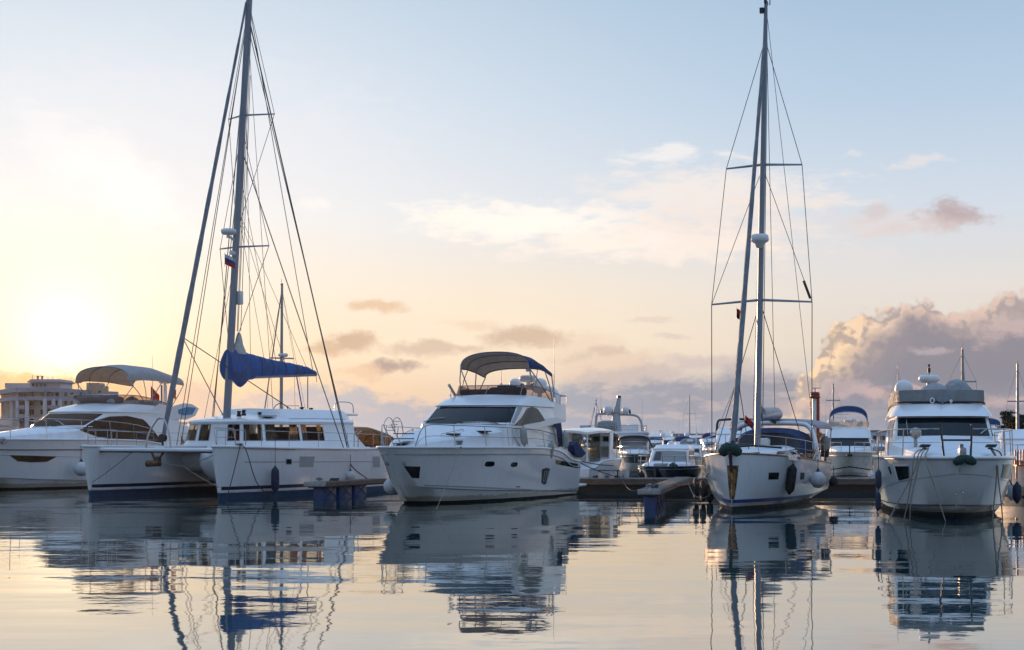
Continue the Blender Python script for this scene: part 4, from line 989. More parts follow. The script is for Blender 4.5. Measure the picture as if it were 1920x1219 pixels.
# ---- right-hand motor yacht, seen bow on
def yacht_right():
    fr = Frame(12.649, 45.856, 11); root = empty('motor_yacht', fr.o, fr.rz)
    tag(root, 'white motor yacht seen bow on with a grey canvas wrap round its flybridge', 'motor yacht')
    LV = dict(
     S=[(1.93, .02, 1.74), (1.72, .6, 1.735), (.9, 1.22, 1.73), (-.6, 1.7, 1.72), (-3, 2.0, 1.70), (-6, 2.03, 1.67), (-8, 2.0, 1.65), (-9.3, 1.95, 1.5), (-10.3, 1.88, 1.3)],
     M=[(1.62, .02, 1.1), (1.4, .5, 1.09), (.6, 1.04, 1.07), (-.8, 1.52, 1.03), (-3, 1.88, .98), (-6, 1.98, .93), (-8, 1.95, .9), (-9.3, 1.9, .86), (-10.35, 1.84, .8)],
     C=[(1.05, .02, .40), (.82, .40, .385), (.1, .86, .36), (-1.2, 1.34, .33), (-3, 1.68, .30), (-6, 1.85, .27), (-8, 1.86, .25), (-9.3, 1.85, .24), (-10.4, 1.8, .22)],
     C2=[(1.03, .02, .37), (.79, .37, .355), (.06, .82, .33), (-1.25, 1.29, .30), (-3, 1.63, .27), (-6, 1.80, .24), (-8, 1.81, .22), (-9.3, 1.80, .21), (-10.4, 1.76, .19)],
     W=[(.80, .02, .18), (.55, .32, .175), (-.15, .74, .165), (-1.45, 1.2, .155), (-3.1, 1.56, .145), (-6, 1.74, .14), (-8, 1.75, .13), (-9.3, 1.74, .13), (-10.4, 1.7, .12)],
     K=[(.2, .01, -.4), (0, .16, -.42), (-.7, .42, -.45), (-1.9, .8, -.45), (-3.5, 1.1, -.45), (-6, 1.3, -.45), (-8, 1.3, -.45), (-9.3, 1.3, -.45), (-10.3, 1.25, -.45)])
    hs, bv, hull = hull_parts(root, (1, 1, 1), 0, levels=LV, rubz=.05, rub='grey', sheer_r=.05)
    ray = lambda q: fr.ray(*q)
    mb = MB()
    for f in (Vector, mir): mb.tube([f(Vector((p.x, p.y + .006, p.z))) for p in hs.L[2]], .016, 5)
    mb.build('chine_stripe', 'black', hull)
    for fl_, pl in ((strip([(1674, 872), (1704, 871)], [(1684, 903), (1706, 898)], 6, 5), strip([(1679, 874), (1704, 874)], [(1686, 901), (1705, 896)], 6, 5)),
                    (strip([(1881, 870), (1900, 870)], [(1876, 897), (1890, 897)], 5, 5), strip([(1881, 872), (1895, 872)], [(1877, 895), (1887, 895)], 5, 5))):
        f = panel(hull, bv, fl_, ray, 'deck', 'window_frame', .012); panel(f, bv, pl, ray, 'glass', 'hull_window', .022)
    panel(hull, bv, strip([(1665, 876), (1668, 875)], [(1670, 889), (1672, 888)], 3, 4), ray, 'glass', 'porthole', .012)
    panel(hull, bv, strip([(1653, 915), (1680, 904), (1720, 897), (1797, 887.5), (1850, 891), (1890, 902)], [(1653, 916.5), (1680, 905.5), (1720, 898.5), (1797, 889), (1850, 892.5), (1890, 903.5)], 40, 2), ray, 'grey', 'knuckle_stripe', .006)
    for x, y in ((1791, 923), (1804, 920)):
        o, d = fr.ray(x, y); h = bv.ray_cast(o, d.normalized())
        if h[0] is not None:
            mb = MB(); mb.tube([h[0], h[0] + Vector((.07, 0, -.02)), h[0] + Vector((.08, .03, -.07))], .018, 6); mb.build('bow_eye', 'steel', hull)
    panel(hull, bv, strip([(1799, 879), (1802, 879)], [(1799, 884), (1802, 884)], 3, 3), ray, 'steel', 'stem_fitting', .03)
    co, cbv = coach(root, [(1.3, .55, 1.73, 1.77), (.6, .95, 1.73, 1.86), (-.8, 1.35, 1.72, 2.04), (-2.2, 1.62, 1.70, 2.2), (-3.2, 1.70, 1.69, 2.31), (-4.2, 1.70, 1.68, 2.40)])
    HL = [
     [(-2.9, 0, 1.68), (-3.0, .8, 1.68), (-3.4, 1.46, 1.68), (-4.6, 1.6, 1.68), (-6.5, 1.62, 1.68), (-8.9, 1.6, 1.68)],
     [(-3.15, 0, 2.33), (-3.25, .8, 2.33), (-3.6, 1.44, 2.33), (-4.8, 1.54, 2.33), (-6.5, 1.57, 2.33), (-8.9, 1.54, 2.33)],
     [(-4.15, 0, 2.93), (-4.2, .8, 2.93), (-4.48, 1.36, 2.92), (-5.4, 1.46, 2.91), (-6.8, 1.48, 2.90), (-8.9, 1.46, 2.88)],
     [(-3.95, 0, 2.96), (-4.0, .86, 2.96), (-4.3, 1.46, 2.95), (-5.3, 1.56, 2.94), (-6.8, 1.58, 2.92), (-9.3, 1.56, 2.88)],
     [(-4.05, 0, 3.02), (-4.1, .85, 3.02), (-4.4, 1.44, 3.01), (-5.3, 1.56, 3.0), (-6.8, 1.60, 2.98), (-9.4, 1.56, 2.94)],
     [(-4.75, 0, 3.37), (-4.82, .80, 3.37), (-5.05, 1.26, 3.36), (-5.9, 1.40, 3.34), (-7.2, 1.46, 3.3), (-9.2, 1.45, 3.16)]]
    hw, hbv, house = wheelhouse(root, HL)
    panel(house, hbv, strip([(1684, 784.5), (1765, 783.5), (1853, 784)], [(1683, 818), (1770, 816.5), (1862, 818)], 22, 6), ray, 'glass', 'windscreen', .012)
    for rr in (side_ray, lambda q: (Vector((q[0], -6, q[1])), Vector((0, 1, 0)))): panel(house, hbv, strip([(-4.6, 2.86), (-8.4, 2.82)], [(-4.4, 2.3), (-8.4, 2.3)], 14, 5), rr, 'glass', 'side_window', .012)
    for a, b in (((1703, 817), (1700, 789)), ((1862, 800), (1838, 816))): wiper(house, hbv, ray, a, b)
    # canvas wrapped round the flybridge, with covered seats showing above
    cv = empty('flybridge_cover', (0, 0, 0)); cv.parent = root
    lo = [(-4.72, 0, 3.41), (-4.80, .82, 3.41), (-5.04, 1.27, 3.40), (-5.9, 1.42, 3.38), (-7.2, 1.49, 3.32), (-9.2, 1.47, 3.2)]
    hi = [(-4.80, 0, 3.81), (-4.87, .82, 3.80), (-5.10, 1.27, 3.79), (-5.9, 1.41, 3.78), (-7.2, 1.48, 3.72), (-9.2, 1.46, 3.5)]
    mb = MB(); s = Surf([lo, hi], 34); s.mesh(mb); s.cap(mb, s.L[-1], .03); cb = mb.build('cover_skirt', 'gcover', cv, smooth=40)
    mb = MB(); mb.tube([mir(p) for p in s.L[0][::-1]] + s.L[0][1:], .035, 6); mb.build('cover_hem', 'black', cv)
    mb = MB(); rows = []
    for i in range(13):
        t = i / 12; y = lerp(.28, 1.22, t); z = 3.80 + .30 * math.sin(math.pi * min(1, t * 1.25 + .02)) ** .6 * (1 if t < .75 else max(.2, 1 - (t - .75) * 2.2)); rows.append([Vector((x, y, 3.76 + (z - 3.76) * math.sin(math.pi * (k / 8)) ** .5 if 0 < k < 8 else 3.76)) for k, x in enumerate([-5.2 - .2 * j for j in range(9)])])
    mb.grid(rows); mb.build('covered_console', 'gcover', cv, smooth=60)
    mb = MB(); mb.lathe([(.5, 0), (.42, .12), (.2, .24), (.02, .3)], (-6.2, -.1, 3.78), 16); mb.build('covered_seat', 'canvas', cv, smooth=60)
    mb = MB(); mb.lathe([(.42, 0), (.38, .2), (.25, .36), (.02, .42)], (-6.6, .62, 3.78), 16); mb.build('covered_seat', 'canvas', cv, smooth=60)
    dome(root, fr.loc(1695, 729, x=-7.6), .30)
    rp = fr.loc(1742, 717, x=-7.4); radome(root, rp + Vector((0, 0, -.02)), 1.1, stalk=.4)
    mb = MB(); mb.tube([rp + Vector((0, 0, .22)), rp + Vector((0, 0, .55))], .02, 5); mb.box(rp + Vector((0, 0, .4)), (.09, .09, .14)); mb.tube([rp + Vector((0, 0, .52)), rp + Vector((0, 0, .6))], .035, 6); mb.build('anchor_light', 'black', root)
    aerial(root, fr.loc(1683, 735, x=-8.5), .95); aerial(root, fr.loc(1667, 770, x=-8.8), .55); aerial(root, fr.loc(1830, 800, x=-8.9), .01)
    # horn ring, searchlight and lamp on the brow
    mb = MB(); c = fr.loc(1748, 751, x=-4.72); mb.tube([c + Vector((0, .06 * math.cos(t), .075 * math.sin(t))) for t in [2 * math.pi * k / 16 for k in range(16)]], .022, 6, closed=True); mb.tube([c + Vector((0, 0, -.1)), c + Vector((0, 0, -.2))], .06, 8); mb.build('horn', 'white', root)
    mb = MB(); c = fr.loc(1767, 748, x=-4.7); mb.lathe([(.02, -.08), (.09, -.07), (.1, .06), (.02, .07)], c + Vector((0, .07, 0)), 12, 'X'); mb.lathe([(.02, -.08), (.09, -.07), (.1, .06), (.02, .07)], c + Vector((0, -.08, 0)), 12, 'X'); mb.tube([c + Vector((0, -.12, -.02)), c + Vector((0, .12, -.02))], .04, 6); mb.tube([c, c + Vector((0, 0, -.28))], .04, 8); mb.build('searchlight', 'alu', root)
    mb = MB(); c = fr.loc(1783, 752, x=-4.7); mb.lathe([(.02, -.05), (.05, -.04), (.05, .04), (.02, .05)], c, 10, 'X'); mb.tube([c, c + Vector((0, 0, -.12))], .02, 6); mb.build('deck_light', 'white', root)
    # bow rail in two wings with dark gate posts
    P = [(.9, .42, 1.74), (.75, .85, 1.735), (.1, 1.42, 1.73), (-1.2, 1.78, 1.72), (-3, 1.92, 1.70), (-5, 1.95, 1.68), (-7.4, 1.93, 1.66)]
    rail(root, P, .80, mids=(.52,), lean=.02, posts=(2, 3, 4, 5, 6))
    for sg in (1, -1):
        mb = MB(); mb.tube([(1.35, .36 * sg, 1.78), (.95, .43 * sg, 2.66)], .032, 7); mb.build('gate_post', 'black', root)
    mb = MB(); mb.tube([(1.1, -.40, 2.22), (1.1, .40, 2.22)], .028, 7); mb.build('gate_bar', 'black', root)
    mb = MB(); mb.tube([(-.9, -1.0, 2.0), (-.9, -1.0, 2.25)], .05, 8); mb.lathe([(.02, -.1), (.14, -.09), (.17, 0), (.14, .09), (.02, .1)], (-.9, -1.0, 2.42), 16, 'X'); mb.build('spotlight', 'steel', root)
    aw = fr.loc(1807, 853, x=1.7)
    mb = MB(); mb.box(aw + Vector((-.15, -.03, .1)), (.55, .2, .22), bev=.06); mb.tube([aw + Vector((-.1, -.06, 0)), aw + Vector((-.05, -.06, .3))], .06, 8); mb.build('windlass', 'galv', root)
    mb = MB()
    for sg in (1, -1): mb.lathe([(.02, -.2), (.1, -.16), (.14, 0), (.1, .16), (.02, .2)], aw + Vector((.32, .13 * sg, -.14)), 10, R=Matrix.Rotation(sg * 1.1, 3, 'X'))
    mb.build('anchor_cover', 'green', root, smooth=60)
    for sg, px, py in ((-1, 1733, 841), (1, 1857, 841)):
        c = fr.loc(px, py, x=.75)
        mb = MB(); mb.box(c, (.36, .12, .05), bev=.02)
        for k in range(3): mb.tube([(c.x + .16 * math.cos(t), c.y + .13 * math.sin(t) + .02 * k, c.z + .05 + .025 * k) for t in [2 * math.pi * j / 14 for j in range(14)]], .022, 5, closed=True)
        mb.build('roped_cleat', 'drope', root)
        w = fr.w(c)
        if sg < 0:
            rope(w, at(1665, 978, 44.0), mid=[at(1722, 852, 44.6), at(1716, 880, 44.4), at(1690, 930, 44.2)], r=.017, m='rope', label='pale mooring line from the right yacht left cleat slanting furthest left', group=None)
            rope(w + Vector((.05, 0, 0)), at(1695, 975, 44.2), mid=[at(1716, 850, 44.5), at(1710, 890, 44.3), at(1702, 940, 44.2)], r=.017, m='rope', label='middle mooring line hanging from the right yacht left cleat')
            rope(w + Vector((.1, 0, 0)), at(1706, 975, 44.1), mid=[at(1728, 852, 44.4), at(1716, 900, 44.2), at(1708, 940, 44.1)], r=.017, m='rope', label='mooring line dropping steeply from the right yacht left cleat')
            rope(w + Vector((.12, 0, 0)), at(1773, 978, 43.4), mid=[at(1735, 862, 44.3), at(1752, 912, 43.9)], r=.017, m='rope', label='mooring line crossing the right yacht stem from left to right')
        else:
            rope(w, at(1861, 978, 44.3), mid=[at(1868, 862, 44.8), at(1868, 900, 44.6), at(1864, 940, 44.4)], r=.020, m='rope', label='pale mooring line from the right yacht right cleat into the water')
            rope(w + Vector((.04, .02, 0)), at(1880, 975, 44.6), mid=[at(1869, 860, 44.9), at(1872, 900, 44.8), at(1877, 940, 44.7)], r=.018, m='rope', label='second mooring line from the right yacht right cleat, outer one')
            rope(w + Vector((0, .05, 0)), at(1898, 911, 48.2), mid=[at(1876, 850, 45.6), at(1884, 880, 46.4)], r=.02, m='drope', label='dark line from the right yacht right cleat towards its blue fender')
    gp = 'fenders carried by the moored boats'
    for px, py, lb in ((1647, 899, 'upper of two navy fenders at the left side of the right yacht'), (1646.5, 940, 'lower navy fender touching the water left of the right yacht')):
        fender(fr, fr.loc(px, py, y=-2.14), .50, .085 if py < 920 else .08, 'fnavy', lb, hang=.55 if py < 920 else .2, group=gp)
    fender(fr, fr.loc(1907, 924, y=2.2), .58, .14, 'fnavy', 'blue fender at the right side of the right yacht by the frame edge', hang=.9, group=gp)
    fender(fr, fr.loc(1896, 922, y=2.1), .50, .11, 'fwhite', 'pale fender beside the blue one on the right yacht', hang=.7, group=gp)
    return fr
FE = yacht_right()

# ---- modern sailing yacht, bow on
def sailboat():
    fr = Frame(6.8667, 50.0, 19); root = empty('sailing_yacht', fr.o, fr.rz)
    tag(root, 'white single masted sailing yacht with blue waterline stripe, white tubular arch and grey bimini', 'sailing yacht')
    S_ = [(0, .015, 1.80), (-.3, .30, 1.79), (-1, .78, 1.76), (-2, 1.22, 1.71), (-3.5, 1.60, 1.63), (-5.5, 1.79, 1.52), (-8, 1.80, 1.42), (-10, 1.72, 1.35)]
    M_ = [(.0, .012, .95), (-.3, .24, .94), (-1, .64, .92), (-2, 1.08, .89), (-3.5, 1.50, .84), (-5.5, 1.73, .78), (-8, 1.76, .74), (-10.05, 1.68, .7)]
    C_ = [(-.01, .012, .5), (-.3, .19, .49), (-1, .53, .47), (-2, .94, .45), (-3.5, 1.36, .43), (-5.5, 1.62, .41), (-8, 1.66, .40), (-10.08, 1.58, .4)]
    W_ = [(-.02, .01, .13), (-.3, .13, .13), (-1, .40, .13), (-2, .76, .13), (-3.5, 1.12, .13), (-5.5, 1.33, .14), (-8, 1.33, .17), (-10.1, 1.1, .24)]
    K_ = [(-.06, .008, -.4), (-.4, .06, -.42), (-1.1, .2, -.45), (-2, .45, -.5), (-3.5, .75, -.5), (-5.5, .9, -.5), (-8, .85, -.35), (-10, .6, -.05)]
    hs, mb = shell([S_, M_, C_, W_], 48); R = hs.L
    mb.grid([[r[-1] for r in R], [mir(r[-1]) for r in R]]); bv = bvh_of(mb); hull = mb.build('hull', 'hullgel', root, smooth=32)
    _, mb = shell([W_, K_], 48); mb.build('boot_stripe', 'boot', hull)
    mb = MB(); hs.cap(mb, [Vector((p.x, p.y, p.z - .02)) for p in hs.L[0]], .04); mb.build('deck', 'deck', root)
    mb = MB()
    for f in (Vector, mir): mb.tube([f(p) for p in hs.L[0][1:]], .03, 6)
    mb.build('toe_rail', 'teak', root)
    ray = lambda q: fr.ray(*q)
    mb = MB()
    for sg in (1, -1):
        rows = [[], []]
        for c, w in zip(hs.L[2], hs.L[3]):
            for i, zz in enumerate((.345, .235)):
                t = (c.z - zz) / (c.z - w.z); q = c.lerp(w, t); rows[i].append(Vector((q.x + .004, (q.y + .006) * sg, q.z)))
        mb.grid(rows)
    mb.build('waterline_stripe', 'blue', hull, smooth=60)
    for a, b in ((1440.5, 1460), (1500, 1508)):
        panel(hull, bv, strip([(a + 1, 886), (b + .5, 886)], [(a, 899), (b - 1, 899)], 6, 4), ray, 'glass', 'hull_window', .01)
    # metal guard wrapped round the stem, with the anchor and its green cover above
    mb = MB(); rows = []
    for z, hw in ((1.42, .20), (1.1, .17), (.8, .14), (.5, .10), (.36, .07)):
        rows.append([Vector((.028 - abs(t) * hw * .95, hw * t * .92, z)) for t in (-1, -.5, -.12, .12, .5, 1)])
    mb.grid(rows); mb.grid([[p + Vector((-.02, 0, 0)) for p in r] for r in rows], flip=True); g = mb.build('stem_guard', 'goldreflect', root, smooth=30)
    mb = MB(); mb.box((.10, 0, 1.82), (.55, .18, .12), bev=.03); mb.tube([(.22, .0, 1.75), (.16, .02, 1.2)], [.06, .04], 6); mb.build('anchor_shank', 'black', root)
    mb = MB()
    for sg in (1, -1): mb.lathe([(.02, -.26), (.14, -.2), (.19, 0), (.14, .18), (.02, .24)], (.24, .14 * sg, 1.93), 12, R=Matrix.Rotation(sg * .8, 3, 'X'))
    mb.build('anchor_cover', 'green', root, smooth=60)
    # low coachroof with dark window band, sprayhood, arch and bimini
    co, cbv = coach(root, [(-1.8, .35, 1.70, 1.74), (-2.6, .72, 1.67, 1.84), (-3.8, 1.0, 1.62, 1.94), (-5.2, 1.12, 1.55, 2.0), (-6.8, 1.15, 1.50, 2.02), (-7.6, 1.12, 1.48, 2.0)])
    for rr in (side_ray, lambda q: (Vector((q[0], -6, q[1])), Vector((0, 1, 0)))): panel(co, cbv, strip([(-3.4, 1.82), (-7.0, 1.90)], [(-3.2, 1.74), (-7.0, 1.70)], 14, 3), rr, 'glass', 'coachroof_window', .012)
    mb = MB(); mb.tube([(-3.7, -.95, 1.95), (-3.5, 0, 2.02), (-3.7, .95, 1.95)], .035, 6); mb.build('deck_line_organiser', 'black', co)
    panel(co, cbv, strip([(1402, 850), (1425, 849)], [(1400, 853), (1420, 852)], 4, 3), ray, 'glass', 'deck_hatch', .02)
    mb = MB()
    P = [fr.loc(*q, y=1.5) for q in ((1475, 854), (1508, 858), (1513, 868), (1476, 862))]; mb.prism(P, (0, .05, 0)); wc = mb.build('weather_cloth', 'gel2', root)
    for q in (((1496, 857), (1500, 857.5), (1502.5, 866), (1499, 865)), ((1511, 860), (1513.5, 862), (1515, 868), (1512, 868))):
        mb = MB(); P = [fr.loc(*k, y=1.56) for k in q]; mb.prism(P, (0, .02, 0)); mb.build('dark_marking', 'black', wc)
    sh = empty('sprayhood', (0, 0, 0)); sh.parent = root
    mb = MB(); rows = []
    for (x, hw, z) in ((-6.6, 1.12, 2.46), (-7.0, 1.2, 2.60), (-7.7, 1.26, 2.64), (-8.3, 1.28, 2.6)):
        rows.append([Vector((x + (.25 if k in (0, 20) else 0), hw * math.copysign(abs(math.sin(t)) ** .75, math.sin(t)), 1.75 + (z - 1.75) * max(0, math.cos(t)) ** .45)) for k, t in enumerate([math.pi * (j / 20 - .5) for j in range(21)])])
    mb.grid(rows); mb.build('hood_canvas', 'navy', sh, smooth=60)
    mb = MB(); P = rows[0]; mb.grid([[p + Vector((-.02, 0, 0)) for p in P], [Vector((-6.25, p.y * 1.0, 1.80)) for p in P]]); mb.build('hood_inner_shade', 'black', sh, smooth=40)  # black sheet in place of the shade inside the hood
    mb = MB(); mb.box((-6.4, -.15, 2.1), (.4, .5, .35), bev=.1); mb.build('dorade_box', 'gel2', root)
    ar = MB()
    A = [(-7.1, 1.66, 1.45), (-7.3, 1.55, 2.0), (-7.5, 1.42, 2.45), (-7.6, 1.22, 2.70), (-7.65, .9, 2.78), (-7.65, 0, 2.80)]
    ar.tube(catmull(A + [mir(p) for p in A[-2::-1]], 41), .085, 8); ar.build('targa_arch', 'gel', root, smooth=60)
    canopy(root, [(-7.7, 1.55, 2.66, 2.84), (-8.5, 1.78, 2.64, 2.98), (-9.5, 1.82, 2.62, 2.98), (-10.3, 1.7, 2.58, 2.86)], 'canvas', 'beige', trim='canvas', legs=((2, (-9.3, 1.62, 1.4)), (3, (-9.6, 1.6, 1.4))), sag=.02)
    # cockpit clutter: wheel, binnacle, winches, raised stern gear
    for sg in (1, -1):
        mb = MB(); c = Vector((-8.9, .85 * sg, 2.0)); mb.tube([(c.x, c.y + .42 * math.cos(t), c.z + .42 * math.sin(t)) for t in [2 * math.pi * k / 22 for k in range(22)]], .018, 5, closed=True)
        for k in range(3): t = 2.1 * k + .3; mb.tube([c, (c.x, c.y + .42 * math.cos(t), c.z + .42 * math.sin(t))], .012, 5)
        mb.box(c + Vector((-.12, 0, -.35)), (.2, .22, .8), bev=.05); mb.build('steering_wheel', 'steel', root)
    mb = MB(); mb.box((-8.2, 0, 1.65), (3.2, 2.6, .12)); mb.build('cockpit_sole', 'teak', root)
    mb = MB(); mb.lathe([(.02, -.28), (.14, -.26), (.17, -.1), (.17, .15), (.1, .26), (.02, .28)], fr.loc(1547, 832, y=1.7), 14); mb.build('outboard_motor', 'gcover', root, smooth=60)
    mb = MB(); q = fr.loc(1547, 836, y=1.7); mb.tube([q, q + Vector((0, 0, -.75))], .035, 6); mb.box(q + Vector((.05, 0, -.25)), (.12, .3, .3), bev=.03); mb.build('motor_bracket', 'black', root)
    mb = MB()
    for px, a in ((1522, 12), (1530, 6), (1540, -6)): mb.tube([fr.loc(px, 868, y=1.66), fr.loc(px + a, 833, y=1.6)], .022, 6)
    mb.tube([fr.loc(1524, 842, y=1.64), fr.loc(1548, 844, y=1.62)], .02, 5); mb.build('stern_rail', 'steel', root)
    # mast and rig
    base = Vector((-4.43, 0, 1.92)); tp = at(1436, 7, 54.8); top = Vector(((tp - fr.o).dot(fr.h), (tp - fr.o).dot(fr.l), tp.z)); ax = top - base
    mp = lambda z: base + ax * ((z - base.z) / ax.z)
    mast = empty('mast', (0, 0, 0)); mast.parent = root
    mb = MB(); rows = []
    for z, k in ((1.9, 1), (6, 1), (12, .95), (15.5, .85), (top.z, .6)):
        c = mp(z); rows.append([c + Vector((.155 * k * math.cos(t), .10 * k * math.sin(t), 0)) for t in [2 * math.pi * j / 14 for j in range(14)]])
    mb.grid(rows, close=True); mb.face(rows[-1]); mb.build('mast_tube', 'alu', mast, smooth=60)
    mb = MB(); c = mp(top.z); mb.box(c + Vector((-.05, 0, .05)), (.4, .08, .12)); mb.tube([c, c + Vector((0, .03, .4))], .012, 5); mb.tube([c + Vector((-.2, .1, 0)), c + Vector((-.25, .1, .3))], .02, 5); mb.box(c + Vector((.1, -.12, -.25)), (.14, .14, .18)); mb.build('masthead_gear', 'black', mast)
    rd = mp(8.95) + Vector((.30, 0, .0)); mb = MB(); mb.lathe([(.02, -.26), (.12, -.22), (.16, -.1), (.29, -.02), (.31, .04), (.29, .18), (.24, .22), (.02, .23)], rd, 22); mb.build('radar_scanner', 'white', mast, smooth=50)
    tips = {}
    for z, hw, d in ((6.97, 1.72, -.16), (11.6, 1.30, -.06)):
        for sg in (1, -1):
            mb = MB(); a = mp(z); b = mp(z) + Vector((-.22, hw * sg, d * .6)); mb.tube([a, b], [.05, .032], 6); mb.build('spreader', 'alu2', mast); tips[(z, sg)] = b
    def wire(a, b, r=.009, m='wire', nm='stay'):
        mb = MB(); mb.tube([a, b], r * 1.35, 5); mb.build(nm, m, mast)
    for sg in (1, -1):
        hi, lo = tips[(11.6, sg)], tips[(6.97, sg)]; ch = Vector((-5.2, 1.72 * sg, 1.55))
        wire(mp(15.9), hi, nm='shroud'); wire(hi, lo, nm='shroud'); wire(lo, ch, .011, nm='shroud')
        wire(mp(11.5), lo, .008, nm='shroud'); wire(mp(6.9), ch + Vector((.2, -.1 * sg, 0)), .010, nm='shroud'); wire(mp(top.z), Vector((-9.9, 1.2 * sg, 1.5)), .007, nm='backstay')
    mb = MB(); a = tips[(6.97, 1)] + Vector((0, -.06, .12)); mb.tube([a, a + Vector((0, -.22, .6))], .045, 6); mb.build('radar_reflector', 'black', mast)
    f0, f1 = Vector((-.12, 0, 1.98)), mp(15.75) + Vector((.16, 0, 0)); n = 24
    mb = MB(); mb.tube([f0.lerp(f1, i / n) for i in range(n + 1)], [.07] + [.098 - .05 * i / n + .006 * (i % 3) for i in range(1, n + 1)], 9); mb.build('furled_headsail', 'sail', root)
    mb = MB(); mb.lathe([(.02, -.1), (.13, -.09), (.13, -.05), (.07, -.04), (.07, .05), (.13, .06), (.02, .1)], f0 + Vector((-.02, 0, .12)), 12); mb.build('furling_drum', 'black', root)
    k = f0.lerp(f1, .16); wire(k, fr.loc(1404, 842, y=.6), .010, 'drope', 'sheet'); wire(k, fr.loc(1342, 815, y=-1.4), .006, 'drope', 'sheet')
    for dx in (-.24, -.3): wire(mp(15.8) + Vector((dx * .4, .06, 0)), mp(2.6) + Vector((dx, .12, 0)), .007, 'rope', 'halyard')
    wire(mp(16.5) + Vector((-.2, 0, 0)), fr.loc(1453, 776, y=.1), .008, 'rope', 'topping_lift'); wire(mp(2.9), mp(6.8) + Vector((.12, 0, 0)), .006, nm='halyard')
    b0 = mp(3.0) + Vector((-.1, 0, 0)); b1 = Vector((-8.3, .02, 3.13))
    mb = MB(); mb.tube([b0, b1], [.17, .20], 14); boom = mb.build('boom', 'alu', root, smooth=60)
    mb = MB(); mb.tube([b0.lerp(b1, .1) + Vector((0, 0, .12)), b0.lerp(b1, .97) + Vector((0, 0, .12))], [.2, .14], 12); mb.build('rolled_mainsail', 'sailw', boom, smooth=60)
    mb = MB(); mb.tube([mp(3.5) + Vector((-.12, 0, 0)), b0.lerp(b1, .35)], .03, 6); mb.build('vang', 'black', boom)
    for t, x in ((.55, -7.4), (.7, -7.8)):
        mb = MB(); mb.tube([b0.lerp(b1, t) + Vector((0, 0, -.15)), (x, .1, 2.8)], .03, 6); mb.build('mainsheet', 'drope', boom)
    rail(root, [(.0, .2, 1.8), (-.9, .68, 1.77), (-2.4, 1.30, 1.69), (-4.2, 1.66, 1.59), (-6.0, 1.75, 1.5), (-8.0, 1.75, 1.42)], .6, r=.010, mids=(.5,), lean=0, name='lifeline')
    gp = 'fenders carried by the moored boats'
    fender(fr, on_hull(fr, bv, 1475, 897, .16), .92, .155, 'rubber', 'black covered cylinder fender on the sailing yacht bow quarter', hang=.42, tilt=(0, .13), group=gp)
    fender(fr, on_hull(fr, bv, 1519, 899, .27), r=.27, kind='ball', m='fwhite', label='big pale ball fender on the sailing yacht side', hang=.55, group=gp)
    fender(fr, fr.loc(1563, 904, y=1.95), r=.18, kind='ball', m='rubber', label='black ball fender at the sailing yacht stern corner', hang=.35, group=gp)
    fender(fr, fr.loc(1331, 929, y=-1.95), .5, .12, 'rubber', 'black fender low between the jetty and the sailing yacht', hang=.8, group=gp)
    flag(None, fr.w(tips[(6.97, -1)]) + Vector((.86, 0, -.12)), .14, .34, ('flagr', 'darkblue'), 'small dark pennant under the sailing yacht lower spreader', tilt=-.6)
    flag(None, fr.w(fr.loc(1397, 778, y=-.9)), .30, .28, ('flagr', 'flagr', 'darkblue'), 'small red flag left of the sailing yacht mast', tilt=-.9)
    w = fr.w((-.1, -.12, 1.84))
    rope(w, at(1250, 912, 57.0), mid=[at(1335, 880, 52), at(1310, 905, 54)], r=.014, m='rrope', label='reddish mooring line from the sailing yacht bow to the jetty corner')
    rope(at(1290, 905, 56), at(1352, 872, 52), mid=[at(1303, 930, 55), at(1330, 928, 53.5)], r=.018, m='rope', label='pale slack rope loop between the jetty and the sailing yacht')
    rope(w, at(1329, 905, 55), .0, r=.010, m='drope', label='dark chain from the sailing yacht bow roller to the jetty')
    return fr
FD = sailboat()

